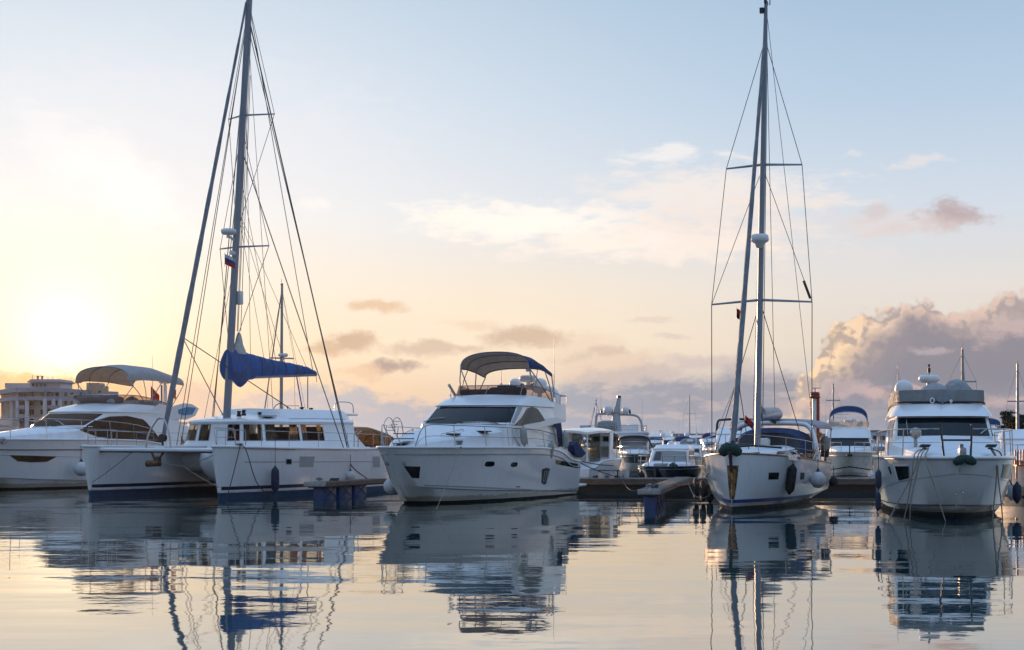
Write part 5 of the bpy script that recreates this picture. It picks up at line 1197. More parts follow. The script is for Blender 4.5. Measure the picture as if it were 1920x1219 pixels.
# ---- flybridge yacht on the left with the grey bimini
def yacht_left():
    fr = Frame(-22.84, 70.26, 27); root = empty('motor_yacht', fr.o, fr.rz)
    tag(root, 'white flybridge yacht with bronze windows and a pale grey bimini, partly behind the catamaran', 'motor yacht')
    s = (1, 1, .92)
    LV = {k: [list(p) for p in v] for k, v in HULL.items()}
    for p in LV['S']: p[2] += .45
    for p in LV['M']: p[2] += .32
    hs, bv, hull = hull_parts(root, s, 0, levels=LV, boot='brownboot', rubz=.50, rub='rubber')
    ray = lambda q: fr.ray(*q)
    panel(hull, bv, strip([(17, 853.5), (60, 854.5), (107, 856)], [(33, 865), (60, 867), (88, 866)], 18, 5), ray, 'bglass', 'hull_window', .012)
    panel(hull, bv, strip([(0, 853), (152, 857)], [(0, 854), (152, 858)], 10, 2), ray, 'grey', 'knuckle_stripe', .006)
    co, cbv = coach(root, [(1.1, .3, 2.2, 2.25), (.5, .7, 2.2, 2.36), (-.8, 1.2, 2.2, 2.50), (-2.2, 1.5, 2.19, 2.64), (-3.5, 1.66, 2.18, 2.78), (-4.6, 1.7, 2.16, 2.88)])
    HS = [[(p[0] if p[0] > -5.2 else -5.2 + (p[0] + 5.2) * 1.36, p[1], p[2] if i else 1.75) for p in l] for i, l in enumerate(HOUSE)]
    hw, hbv, house = wheelhouse(root, HS)
    panel(house, hbv, strip([(92, 776.5), (140, 775.5), (194, 776)], [(44, 800), (100, 800), (153, 801)], 22, 6), ray, 'bglass', 'windscreen', .012)
    panel(house, hbv, strip([(150, 806), (175, 790), (205, 781), (240, 780), (270, 787), (290, 810), (303, 828)], [(150, 807), (165, 813), (185, 820), (215, 824), (245, 827), (275, 829), (303, 830)], 24, 6), ray, 'bglass', 'side_window', .012)
    for a, b in (((57, 798), (85, 790)), ((104, 790), (120, 799))): wiper(house, hbv, ray, a, b)
    fb = empty('flybridge', (0, 0, 0)); fb.parent = root
    # long sculpted flybridge wing running aft
    mb = MB()
    P = [fr.loc(*q, y=1.72) for q in ((196, 775), (240, 772), (285, 768), (300, 757), (318, 764), (345, 756), (360, 758), (373, 766), (366, 780), (350, 787), (300, 785), (250, 782), (215, 780))]
    for sg in (1, -1): mb.prism([Vector((p.x, p.y * sg, p.z)) for p in P], (0, -.12 * sg, 0))
    wing = mb.build('flybridge_wing', 'gel', fb)
    mb = MB(); P = [fr.loc(*q, y=1.73) for q in ((334, 768), (352, 763), (367, 765), (360, 777), (345, 779), (335, 776))]; mb.prism(P, (0, .02, 0)); mb.build('blue_side_panel', 'skyblue', wing)
    mb = MB(); mb.box((-9.3, 0, 3.0), (4.4, 3.3, .14), bev=.05); mb.build('flybridge_deck', 'gel', fb)
    mb = MB(); P = [fr.loc(*q, y=1.6) for q in ((318, 800), (328, 800), (345, 830), (336, 834))]; mb.prism(P, (0, .06, 0)); mb.build('teak_step_panel', 'teak', root)
    mb = MB(); mb.box((-10.9, 0, 2.2), (1.4, 3.3, 1.4), bev=.1); mb.build('cockpit_moulding', 'gel', root)
    lo = [(-6.1, 0, 3.9), (-6.2, .84, 3.9), (-6.55, 1.44, 3.89), (-7.2, 1.56, 3.87), (-8.0, 1.6, 3.83), (-8.9, 1.6, 3.76)]
    hi = [(-5.85, 0, 4.30), (-5.95, .9, 4.30), (-6.3, 1.5, 4.30), (-7.1, 1.62, 4.28), (-8.1, 1.66, 4.1), (-8.9, 1.66, 3.84)]
    lo, hi = [[(-5.2 + (p[0] + 5.2) * 1.36, p[1], p[2]) for p in l] for l in (lo, hi)]
    mb = MB(); sw = band(mb, lo, hi); mb.build('wind_deflector', 'sglass', fb)
    mb = MB(); mb.tube([mir(p) for p in sw.L[1][::-1]] + sw.L[1][1:], .022, 6)
    for i in (8, 16, 22): mb.tube([sw.L[0][i], sw.L[1][i]], .014, 5); mb.tube([mir(sw.L[0][i]), mir(sw.L[1][i])], .014, 5)
    mb.build('deflector_frame', 'steel', fb)
    mb = MB(); mb.box((-6.9, 0, 4.08), (.9, 2.4, .34), bev=.14); mb.build('covered_seat', 'canvas', fb)
    mb = MB(); mb.lathe([(.5, 0), (.45, .2), (.28, .5), (.05, .62)], fr.loc(247, 765, y=.6) + Vector((0, 0, -.05)), 14); mb.build('covered_console', 'canvas', fb, smooth=60)
    mb = MB(); mb.box((-8.9, .3, 3.75), (1.8, 2.4, .7), bev=.12); mb.build('seat_block', 'gel', fb)
    canopy(root, [(-7.1, 1.66, 5.0, 5.70), (-8.1, 1.70, 5.07, 5.82), (-9.5, 1.70, 5.05, 5.76), (-11.2, 1.62, 4.90, 5.42)], 'canvas', 'beige', trim='canvas',
           legs=((0, (-8.3, 1.62, 3.95)), (1, (-8.4, 1.62, 3.95)), (2, (-8.5, 1.64, 3.95)), (3, (-10.2, 1.66, 3.8))))
    rail(root, [(1.6, .3, 2.22), (1.1, .72, 2.22), (.1, 1.2, 2.22), (-1.6, 1.70, 2.20), (-3.6, 1.96, 2.19), (-5.4, 2.04, 2.18), (-7.0, 2.06, 2.12), (-8.4, 2.06, 2.0)], [.95, .95, .95, .93, .9, .86, .8, .7], mids=(.55,), lean=.05)
    radome(root, fr.loc(309, 716, y=-.5) + Vector((0, 0, -.1)), 1.0, stalk=1.1)
    mb = MB()
    for px in (303, 311): mb.tube([fr.loc(px, 722, y=-.5), fr.loc(px, 760, y=-.5)], .05, 7)
    mb.build('radar_mast', 'alu', root); aerial(root, fr.loc(286, 765, y=.3), 2.6, .014)
    flag(None, fr.w(fr.loc(283, 724, y=0)), .42, .62, ('flagr',), 'dark red flag hanging under the left yacht bimini, nearer the middle', tilt=-1.1)
    flag(None, fr.w(fr.loc(321, 725, y=.3)), .24, .50, ('red', 'orange'), 'orange red flag hanging behind the catamaran forestay', tilt=-.7)
    mb = MB(); mb.box(fr.loc(4, 829, y=1.5), (.4, .2, .1), bev=.03); mb.lathe([(.02, 0), (.16, .03), (.17, .12), (.1, .18), (.02, .2)], fr.loc(4, 828, y=1.5), 12); mb.build('roped_cleat', 'galv', root)
    rope(fr.w(fr.loc(3, 829, y=1.75)), at(78, 912, 74.8), mid=[at(18, 845, 73.2), at(45, 882, 74)], r=.025, m='drope', label='dark mooring line from the left yacht cleat down into the water')
    rope(at(-14, 888, 71.5), at(62, 906, 74.6), .05, .028, 'rope', label='pale mooring line low across the left yacht hull')
    fender(fr, fr.loc(152, 880, y=2.3), r=.32, kind='ball', m='fwhite', label='dirty white ball fender between the left yacht and the catamaran', hang=.6, group='fenders carried by the moored boats')
    return fr
FA = yacht_left()
# ---- floating pontoons
def pontoon():
    o = empty('pontoon', (2.4, 68, 0)); tag(o, 'long low wooden main pontoon behind the moored boats', 'pontoon')
    mb = MB()
    L_ = 14.5
    for k in range(int(L_ / .16)):
        mb.box((k * .16 + .08, 1.2, .50 + .003 * ((k * 7) % 3)), (.15, 2.5, .05))
    mb.build('deck_boards', 'wood', o, smooth=0)
    mb = MB(); mb.box((L_ / 2, .0, .40), (L_, .08, .22)); mb.box((L_ / 2, 2.42, .40), (L_, .08, .22)); mb.build('edge_beam', 'wood', o)
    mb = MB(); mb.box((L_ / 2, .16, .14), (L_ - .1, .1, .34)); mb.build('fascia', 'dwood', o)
    for k in range(6): mb = MB(); mb.box((1.2 + k * 2.4, 1.2, .05), (1.9, 1.8, .5), bev=.08); mb.build('float', 'rubber', o)
pontoon()
def finger(px0, Z0, d, L_, w, label, zt=.62):
    p0 = at(px0, 0, Z0); d = Vector((d[0], d[1], 0)).normalized(); n = Vector((d.y, -d.x, 0))
    o = empty('jetty', (p0.x, p0.y, 0), math.atan2(d.y, d.x)); tag(o, label, 'jetty')          # local x along the jetty, y to its left
    mb = MB()
    for k in range(int(L_ / .15)): mb.box((k * .15 + .1, -w / 2, zt), (.14, w, .045))
    mb.build('deck_boards', 'wood', o, smooth=0)
    mb = MB(); mb.box((L_ / 2, -w - .03, zt - .07), (L_, .06, .15)); mb.box((L_ / 2, .03, zt - .07), (L_, .06, .15)); mb.build('edge_beam', 'wood', o)
    mb = MB(); mb.box((-.03, -w / 2, zt - .06), (.06, w + .12, .17), bev=.015); mb.build('end_plate', 'galv', o)
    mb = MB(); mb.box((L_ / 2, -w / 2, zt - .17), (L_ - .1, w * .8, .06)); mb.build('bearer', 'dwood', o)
    x = .25
    for k in range(3):
        ln = 1.15
        mb = MB(); mb.box((x + ln / 2, -w / 2, .10), (ln, w * .62, .84), bev=.10); f = mb.build('float', 'barrel', o)
        mb = MB()
        for a, b in (((.08, .38), (ln - .08, -.08)), ((ln - .08, .38), (.08, -.08))): mb.tube([(x + a[0], -w * .81 - .012, .1 + a[1]), (x + b[0], -w * .81 - .012, .1 + b[1])], .014, 4)
        mb.build('brace', 'darkblue', f)
        x += ln + .22
    mb = MB(); mb.lathe([(.07, 0), (.05, .04), (.04, .1), (.09, .13), (.09, .16), (.02, .17)], (.35, -w / 2, zt + .02), 12); mb.tube([(.35, -w / 2 - .14, zt + .12), (.35, -w / 2 + .14, zt + .12)], .03, 6); mb.build('mooring_cleat', 'galv', o)
    mb = MB()
    for k in range(3): mb.tube([(1.6 + .2 * math.cos(t) + .05 * k, -w / 2 + .15 * math.sin(t), zt + .05 + .03 * k) for t in [2 * math.pi * j / 16 for j in range(16)]], .022, 5, closed=True)
    mb.build('coiled_rope', 'drope', o)
    return o
finger(573, 59.4, (2.3, 6.6), 5.6, .78, 'short floating jetty on blue floats between the catamaran and the middle yacht')
finger(1199, 51.0, (2.6, 15), 16.4, .62, 'narrow floating finger jetty on blue floats left of the sailing yacht')
for px, py, Z, lb in ((1305, 916, 57.5, 'black tyre hung on the jetty beside the sailing yacht, left of two'), (1318, 920, 56.5, 'black tyre hung on the jetty beside the sailing yacht, right of two')):
    o = empty('tyre', at(px, py, Z)); tag(o, lb, 'tyre', 'tyres on the jetty side')
    mb = MB(); R_, r_ = .24, .10; mb.grid([[Vector((.9 * (r_ * math.sin(b)), (R_ + r_ * math.cos(b)) * math.cos(a), (R_ + r_ * math.cos(b)) * math.sin(a) * 1.15)) for b in [2 * math.pi * j / 10 for j in range(10)]] for a in [2 * math.pi * i / 22 for i in range(23)]], close=True); mb.build('tyre_ring', 'rubber', o, smooth=60)
    mb = MB(); mb.tube([(0, 0, .3), (0, 0, .62)], .014, 5); mb.build('lanyard', 'drope', o)
for px, py, Z, r_, h_, lb in ((1128, 899, 68.6, .17, .30, 'white plastic drum on the pontoon, leftmost of the row'), (1147, 898, 68.6, .13, .24, 'small white tub on the pontoon, second in the row'), (1163, 892, 69.4, .11, .30, 'white bucket on the pontoon edge, third in the row'), (1174, 892, 69.4, .14, .34, 'tall white bucket on the pontoon, rightmost of the row')):
    p = at(px, py, Z); p.z = .535; o = empty('bucket', p); tag(o, lb, 'bucket', 'white containers on the pontoon')
    mb = MB(); mb.lathe([(r_ * .82, 0), (r_, h_ * .95), (r_ * 1.06, h_ * .96), (r_ * 1.06, h_), (r_ * .9, h_), (r_ * .75, .04), (.01, .03)], n=16); mb.build('tub', 'fwhite', o)
    mb = MB(); mb.tube(catmull([(r_, 0, h_ * .9), (r_ * .8, .02, h_ * 1.25), (0, .03, h_ * 1.4), (-r_ * .8, .02, h_ * 1.25), (-r_, 0, h_ * .9)], 14), .008, 5); mb.build('handle', 'steel', o)
c_ = at(1136, 893, 68.8)
o = empty('folding_bench', (c_.x, c_.y, .53)); tag(o, 'low dark bench on the pontoon behind the white tubs', 'bench')
mb = MB(); mb.box((.1, 0, .34), (1.0, .3, .04)); mb.build('seat', 'dwood', o)
for x in (-.3, .5): mb = MB(); mb.box((x, 0, .16), (.05, .26, .32)); mb.build('leg', 'black', o)
rope(at(1166, 899, 68.2), at(1203, 916, 51.6), .25, .012, 'drope', label='thin dark line from the pontoon to the jetty end plate')
rope(at(1225, 897, 68.3), at(1288, 908, 58), .1, .014, 'rrope', label='red rope lying along the jetty edge')

# ---- boats beyond the pontoon
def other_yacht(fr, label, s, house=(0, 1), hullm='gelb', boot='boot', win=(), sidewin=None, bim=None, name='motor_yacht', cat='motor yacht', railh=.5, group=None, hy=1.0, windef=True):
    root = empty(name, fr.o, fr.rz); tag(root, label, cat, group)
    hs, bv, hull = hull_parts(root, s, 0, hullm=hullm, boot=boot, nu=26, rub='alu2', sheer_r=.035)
    sx, sy, sz = s
    co, cbv = coach(root, [(p[0] * sx, p[1] * sy, p[2] * sz, p[3] * sz) for p in [(1.2, .3, 1.93, 1.99), (.5, .85, 1.94, 2.16), (-.8, 1.32, 1.94, 2.3), (-2.2, 1.62, 1.93, 2.32), (-3.5, 1.76, 1.92, 2.34), (-4.6, 1.8, 1.92, 2.36)]])
    a, b, up = (tuple(house) + (0,))[:3]
    HS = [[(p[0] * sx, p[1] * sy * hy, a + b * p[2] + (up if i > 3 else 0)) for p in l] for i, l in enumerate(HOUSE)]
    hw, hbv, hs_ = wheelhouse(root, HS, nu=26)
    for t, bt, m in win: panel(hs_, hbv, strip(t, bt, 12, 4), lambda q: fr.ray(*q), m, 'windscreen', .014)
    if sidewin:
        zt, zb = a + b * 3.36, a + b * 2.86
        panel(hs_, hbv, strip([(-5.6 * sx, zt), (-8.9 * sx, zt)], [(-5.0 * sx, zb), (-8.9 * sx, zb)], 10, 4), side_ray, sidewin, 'side_window', .014)
        panel(hs_, hbv, strip([(-5.6 * sx, zt), (-8.9 * sx, zt)], [(-5.0 * sx, zb), (-8.9 * sx, zb)], 10, 4), lambda q: (Vector((q[0], -6, q[1])), Vector((0, 1, 0))), sidewin, 'side_window', .014)
    zf = a + b * 3.9 + up
    if windef:
        mb = MB(); band(mb, [(p[0], p[1] * .98, p[2] + .02) for p in HS[-1][:6]], [(p[0] + .1, p[1], p[2] + .30) for p in HS[-1][:6]], 20); mb.build('wind_deflector', windef if isinstance(windef, str) else 'sglass', root)
    if bim:
        top, und, h0, h1 = bim
        canopy(root, [(-6.6 * sx, 1.45 * sy, h0 - .1, h1 - .24), (-6.95 * sx, 1.5 * sy, h0, h1 + .02), (-7.6 * sx, 1.5 * sy, h0 + .02, h1 + .08), (-8.8 * sx, 1.48 * sy, h0 - .08, h1 - .06)], top, und, legs=((0, (-7.2 * sx, 1.5 * sy, zf - .1)), (3, (-8.4 * sx, 1.55 * sy, zf - .1)), (1, (-8.2 * sx, 1.55 * sy, zf - .1))), r=.02, nx=3)
    if railh:
        rail(root, [(p[0] * sx, p[1] * sy, p[2] * sz) for p in [(2.0, .5, 1.97), (.9, 1.2, 1.96), (-1.2, 1.76, 1.95), (-4, 2.04, 1.93), (-7, 2.08, 1.88)]], railh, r=.018, sub=4)
    return root, hull, bv, hbv, hs_
def Fr(px, Z, psi): return Frame((px - 960) * Z / F, Z, psi)
# blue bimini yacht between the sailing yacht and the right yacht
fr = Fr(1590, 83.7, 12); rt, hull, bv, hbv, hs_ = other_yacht(fr, 'white flybridge yacht with an arched blue bimini, right of the sailing yacht', (.74, .70, .78), (-.46, .78, .28), 'gel2', win=[([(1549, 822), (1590, 821.5), (1628, 822)], [(1547, 837), (1590, 837), (1632, 837)], 'glass')], bim=('navy', 'navy', 3.30, 3.98), windef='beige')
radome(rt, fr.loc(1590, 793, x=-7.2), .7); dome(rt, fr.loc(1558, 790, x=-7.2), .17); dome(rt, fr.loc(1600, 790, x=-7.3), .17)
mb = MB(); p = fr.loc(1578, 795, x=-7.3)
for z, w_ in ((.0, .0), (.35, .55), (.55, .8), (.7, .3)): mb.tube([p + Vector((0, -w_ * .5, z)), p + Vector((0, w_ * .5, z))], .02, 5)
mb.tube([p + Vector((0, 0, -.2)), p + Vector((0, 0, .85))], .03, 5); mb.build('aerial_mast', 'white', rt)
mb = MB(); q = fr.loc(1593, 852, x=1.6); mb.box(q + Vector((-.05, 0, -.05)), (.3, .3, .12), bev=.03); mb.tube([q, q + Vector((0, 0, .5))], .03, 6); mb.build('anchor_roller', 'black', rt)
for zz, dz in ((874, 6), (890, 3)):
    panel(hull, bv, strip([(1555, zz + dz), (1593, zz), (1632, zz + dz)], [(1555, zz + dz + 2), (1593, zz + 2), (1632, zz + dz + 2)], 16, 2), lambda q: fr.ray(*q), 'boot', 'knuckle_stripe', .01)
fender(fr, q=at(1635.5, 899, 78), p=None, L=.72, r=.2, m='fwhite', label='fat white fender hanging at the right bow of the blue bimini yacht', hang=.6, group='fenders carried by the moored boats')
rope(at(1577, 905, 67.9), at(1640, 890, 70), .12, .016, 'rope', label='pale line sagging along the pontoon edge under the blue bimini yacht')
# navy hulled cruiser by the pontoon
fr = Fr(1237, 74.2, 14); rt, hull, bv, hbv, hs_ = other_yacht(fr, 'low cabin cruiser with a dark teal hull and white cabin, behind the pontoon', (.62, .66, .48), (-1.25, .86, -.16), 'navyhull', hy=.78, win=[([(1229, 846), (1258, 845.5), (1287, 847)], [(1223, 864), (1255, 865), (1287, 864)], 'cglass')], sidewin='glass', cat='motor boat', name='cabin_cruiser', railh=.5, windef=None)
panel(hs_, hbv, strip([(1231, 848), (1240, 848)], [(1226, 863), (1238, 863)], 4, 4), lambda q: fr.ray(*q), 'pane', 'blind', .03)
mb = MB(); mb.box(fr.loc(1240, 872, x=.3), (.9, .6, .16), bev=.06); mb.build('raft_canister', 'canvas', rt); mb = MB(); mb.lathe([(.02, -.15), (.2, -.1), (.22, .05), (.02, .18)], fr.loc(1262, 874, x=.2), 12); mb.build('covered_windlass', 'green', rt)
dome(rt, fr.loc(1258, 833, x=-4.2), .17)
fender(fr, q=at(1203, 893, 73.2), p=None, L=.4, r=.15, m='rubber', label='black fender at the left bow of the dark hulled cruiser', hang=.2, group='fenders carried by the moored boats')
# yacht behind it with two domes
fr = Fr(1266, 118, 5); rt, hull, bv, hbv, hs_ = other_yacht(fr, 'white pilothouse yacht with two round domes on the roof, behind the dark hulled cruiser', (.8, .60, .62), (-.85, .84, -.12), hy=.85, win=[([(1240, 826), (1266, 825), (1290, 826)], [(1241, 837), (1266, 837), (1290, 837)], 'glass')], sidewin='glass', windef=None)
dome(rt, fr.loc(1243.5, 815, x=-6), .2); dome(rt, fr.loc(1288, 815, x=-6), .2); radome(rt, fr.loc(1261, 812, x=-6), .55)
aerial(rt, fr.loc(1251, 818, x=-6), .75); aerial(rt, fr.loc(1273, 818, x=-6), 1.3)
# express cruiser with canvas screen
fr = Fr(1190, 98, 4); rt, hull, bv, hbv, hs_ = other_yacht(fr, 'express cruiser with black framed canvas screen and a dark band on its white hull', (.6, .52, .66), (-.78, .80), 'gel2', win=[([(1165, 827), (1188, 825), (1211, 827)], [(1160, 844), (1188, 845), (1214, 844)], 'cglass')], cat='motor boat', name='express_cruiser', railh=.45, windef=None)
panel(hull, bv, strip([(1168, 854), (1190, 853), (1212, 854)], [(1171, 867), (1190, 868), (1209, 867)], 14, 4), lambda q: fr.ray(*q), 'navyhull', 'hull_band', .012)
canopy(rt, [(-2.7, .95, 2.15, 2.42), (-3.6, 1.0, 2.2, 2.52), (-4.8, .98, 2.1, 2.4)], 'canvas', 'canvas', frame='black', trim='black', legs=((0, (-2.2, .95, 1.55)), (1, (-3.4, 1.0, 1.6)), (2, (-5.0, 1.0, 1.5))), nx=3, r=.035)
# small blue hulled boat
fr = Fr(1318, 104, -14); rt, hull, bv, hbv, hs_ = other_yacht(fr, 'small white cabin boat with a blue hull and small bimini, far behind the pontoon', (.5, .42, .56), (-.55, .66), 'bluehull', win=[([(1312, 846), (1326, 846), (1338, 846)], [(1311, 851), (1326, 851), (1339, 851)], 'glass')], sidewin='glass', bim=('navy', 'navy', 2.1, 2.3), name='cabin_boat', cat='motor boat', railh=.35, windef=None)
# dark windowed yacht left of the sailing yacht's mast
fr = Fr(1392, 72.5, 6); rt, hull, bv, hbv, hs_ = other_yacht(fr, 'white yacht with black windows and a dark radar arch, mostly hidden by the sailing yacht', (.62, .62, .74), (.02, .70), win=[([(1366, 822), (1392, 821), (1424, 822)], [(1362, 842), (1392, 843), (1426, 842)], 'glass')], sidewin='glass', windef=None)
mb = MB(); mb.tube(catmull([(-5.0, 1.05, 2.4), (-5.2, .98, 3.05), (-5.25, .7, 3.15), (-5.25, 0, 3.18), (-5.25, -.7, 3.15), (-5.2, -.98, 3.05), (-5.0, -1.05, 2.4)], 25), .06, 7); mb.build('radar_arch', 'black', rt); dome(rt, fr.loc(1379, 784, x=-5.2), .2)
# far cruiser with a mast platform and domes
fr = Fr(1346, 150, 0); rt, hull, bv, hbv, hs_ = other_yacht(fr, 'far white cruiser with a thin radar mast between two domes', (.8, .6, .6), (-.85, .80), sidewin='glass', win=[([(1330, 830), (1346, 829), (1362, 830)], [(1329, 838), (1346, 838), (1363, 838)], 'glass')], windef=None)
dome(rt, fr.loc(1338, 824, x=-6), .2); dome(rt, fr.loc(1357, 824, x=-6), .2)
mb = MB(); p = fr.loc(1347, 826, x=-6); mb.tube([p, p + Vector((0, 0, 1.15))], .05, 6); mb.box(p + Vector((0, 0, .72)), (.5, .65, .07), bev=.02); mb.tube([p + Vector((0, -.2, .95)), p + Vector((0, .2, .95))], .03, 5); mb.build('radar_mast', 'grey', rt)
# yacht at the right edge with a blue bimini
fr = Fr(1846, 68, 12); rt, hull, bv, hbv, hs_ = other_yacht(fr, 'white motor boat hidden behind the right yacht, its blue bimini showing on the right', (.8, .75, .72), (-.1, .72), sidewin='glass', bim=('navy', 'navy', 2.95, 3.15), windef=None, railh=.7)
dome(rt, fr.loc(1866, 792, x=-7), .14)
fr = Fr(1948, 61, 14); rt, hull, bv, hbv, hs_ = other_yacht(fr, 'low white boat at the right frame edge with only its railed side showing', (.7, .7, .72), (-.9, .9), sidewin='glass', windef=None, railh=.6, cat='motor boat', name='cabin_boat')
o = empty('deck_chair', at(1914, 868, 60.5)); tag(o, 'orange slatted deck chair by the right frame edge', 'chair')
mb = MB(); mb.box((0, 0, -.1), (.4, .4, .05)); mb.build('seat', 'orange', o); mb = MB()
for k in range(4): mb.box((-.15 + .1 * k, .2, .2), (.05, .04, .6))
mb.build('backrest', 'orange', o)
for x in (-.17, .17): mb = MB(); mb.box((x, 0, -.35), (.05, .05, .5)); mb.build('leg', 'orange', o)

# fillers of the crowded basin: each a small boat of its own
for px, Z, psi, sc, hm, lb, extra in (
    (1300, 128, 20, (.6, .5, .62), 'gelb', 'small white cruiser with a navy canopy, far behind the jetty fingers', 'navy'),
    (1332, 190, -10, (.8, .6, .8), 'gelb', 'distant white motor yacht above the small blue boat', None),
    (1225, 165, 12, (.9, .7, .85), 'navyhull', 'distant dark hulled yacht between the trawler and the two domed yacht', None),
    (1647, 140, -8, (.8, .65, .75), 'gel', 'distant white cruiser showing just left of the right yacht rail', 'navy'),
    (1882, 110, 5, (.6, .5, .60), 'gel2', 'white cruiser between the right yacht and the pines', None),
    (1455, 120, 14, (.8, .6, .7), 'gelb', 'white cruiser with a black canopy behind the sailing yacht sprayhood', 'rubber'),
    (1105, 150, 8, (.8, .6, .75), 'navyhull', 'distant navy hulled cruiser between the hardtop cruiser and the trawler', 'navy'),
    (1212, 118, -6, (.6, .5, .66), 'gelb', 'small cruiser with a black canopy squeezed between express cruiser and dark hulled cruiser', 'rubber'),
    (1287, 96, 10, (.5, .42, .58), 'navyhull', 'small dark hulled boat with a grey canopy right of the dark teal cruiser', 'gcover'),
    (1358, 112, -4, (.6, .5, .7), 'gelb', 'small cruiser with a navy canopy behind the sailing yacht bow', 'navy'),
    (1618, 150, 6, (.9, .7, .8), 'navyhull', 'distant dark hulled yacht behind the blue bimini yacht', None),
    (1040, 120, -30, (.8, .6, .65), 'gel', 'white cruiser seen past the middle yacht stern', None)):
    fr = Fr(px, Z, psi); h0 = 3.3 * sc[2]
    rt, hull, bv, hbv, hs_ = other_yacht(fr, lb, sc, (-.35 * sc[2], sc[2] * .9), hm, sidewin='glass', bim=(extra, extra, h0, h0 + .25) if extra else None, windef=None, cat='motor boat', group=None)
    a_, b_ = -.35 * sc[2], sc[2] * .9
    panel(hs_, hbv, strip([(-1.5 * sc[1], a_ + b_ * 3.4), (1.5 * sc[1], a_ + b_ * 3.4)], [(-1.6 * sc[1], a_ + b_ * 2.84), (1.6 * sc[1], a_ + b_ * 2.84)], 12, 4), front_ray, 'glass', 'windscreen', .014)
    aerial(rt, (-6 * sc[0], .4, a_ + b_ * 3.8), 1.1, .02); radome(rt, (-7 * sc[0], 0, a_ + b_ * 4.2), .7)
# hardtop cruiser tied stern to the pontoon
def hardtop():
    fr = Frame(4.55, 77.3, -157); root = empty('hardtop_cruiser', fr.o, fr.rz); tag(root, 'white hardtop cruiser with an open back cabin moored stern to the pontoon, left end', 'motor boat')
    hs, bv, hull = hull_parts(root, (.52, .60, .66), 0, nu=26, rub=None)
    mb = MB(); rows = []
    for x, w_, zs, zc in ((-5.4, 1.0, 2.52, 2.62), (-4, 1.12, 2.6, 2.72), (-2.2, 1.1, 2.62, 2.76), (-1.0, .95, 2.52, 2.62), (-.6, .8, 2.36, 2.42)):
        rows.append([Vector((x, w_ * t, zs + (zc - zs) * (1 - t * t))) for t in [k / 5 - 1 for k in range(11)]])
    mb.grid(rows); mb.grid([[p - Vector((0, 0, .1)) for p in r] for r in rows], flip=True)
    for i in (0, -1): mb.grid([rows[i], [p - Vector((0, 0, .1)) for p in rows[i]]])
    for j in (0, -1): mb.grid([[r[j] for r in rows], [r[j] - Vector((0, 0, .1)) for r in rows]])
    mb.build('hardtop', 'gel', root, smooth=40)
    for sg in (1, -1):
        mb = MB(); mb.prism([(-2.3, 1.06 * sg, 1.3), (-.2, .8 * sg, 1.3), (-.6, .78 * sg, 1.75), (-2.3, 1.06 * sg, 1.75)], (0, -.05 * sg, 0)); mb.build('cabin_side', 'gel', root)
        mb = MB(); mb.prism([(-2.0, 1.03 * sg, 1.75), (-.55, .78 * sg, 1.75), (-1.0, .92 * sg, 2.42), (-2.0, 1.06 * sg, 2.5)], (0, -.03 * sg, 0)); mb.build('side_window', 'cglass', root)
        mb = MB(); mb.prism([(-2.5, 1.09 * sg, 1.3), (-2.0, 1.05 * sg, 1.3), (-2.0, 1.07 * sg, 2.6), (-2.5, 1.10 * sg, 2.6)], (0, -.07 * sg, 0)); mb.build('door_pillar', 'gel', root)
        mb = MB(); mb.tube([(-5.2, .95 * sg, 1.15), (-5.2, .95 * sg, 2.5)], .035, 6); mb.build('roof_post', 'gel', root)
        mb = MB(); mb.tube([(-3.8, 1.05 * sg, 1.15), (-3.8, 1.07 * sg, 2.58)], .03, 6); mb.build('roof_post', 'alu', root)
        mb = MB(); mb.prism([(-5.0, 1.0 * sg, 1.2), (-3.9, 1.08 * sg, 1.2), (-3.9, 1.09 * sg, 2.5), (-5.0, 1.0 * sg, 2.45)], (0, -.01 * sg, 0)); mb.build('clear_curtain', 'cglass', root)
    mb = MB(); mb.prism([(-.2, -.8, 1.3), (-.2, .8, 1.3), (-.75, .8, 2.36), (-.75, -.8, 2.36)], (.04, 0, 0)); mb.build('windscreen', 'cglass', root)
    mb = MB(); mb.box((-3.2, .3, 1.5), (.9, .7, .7), bev=.08); mb.build('helm_seat', 'gel2', root)
    mb = MB(); mb.box((-6.1, .2, 1.05), (.5, .36, .42), bev=.1); eng = mb.build('outboard_motor', 'gel', root); mb = MB(); mb.box((-6.1, .2, .45), (.34, .26, .9), bev=.06); mb.build('lower_unit', 'black', eng)
    mb = MB(); mb.box((-5.5, -.7, .5), (.5, .5, .9), bev=.06); mb.build('boarding_step', 'gel', root)
    rail(root, [(1.1, .2, 1.3), (.3, .75, 1.29), (-.6, 1.02, 1.28), (-1.8, 1.18, 1.27)], .55, r=.018, sub=4)
    w = fr.w((-5.7, 1.15, .95))
    return fr
hardtop()
o = empty('dinghy', (at(1146, 0, 71.3).x, 71.3, .12), .15); tag(o, 'dark inflatable dinghy lying by the pontoon under the hardtop cruiser', 'dinghy')
mb = MB(); mb.tube(catmull([(-.7, -.55, .25), (.3, -.55, .27), (.9, -.35, .33), (1.1, 0, .38), (.9, .35, .33), (.3, .55, .27), (-.7, .55, .25)], 30), .2, 10); mb.build('inflatable_tube', 'rubber', o, smooth=60)
mb = MB(); mb.box((-.6, 0, .28), (.08, .9, .4)); mb.box((.1, 0, .08), (1.4, .8, .05)); mb.build('floor', 'black', o)
rope(at(1047, 850, 63.5), at(1150, 873, 72), .12, .022, 'drope', label='dark stern line from the middle yacht to the hardtop cruiser, upper of two')
rope(at(1062, 852, 64.0), at(1166, 895, 69.5), .15, .022, 'drope', label='dark stern line from the middle yacht down to the pontoon, lower of two')

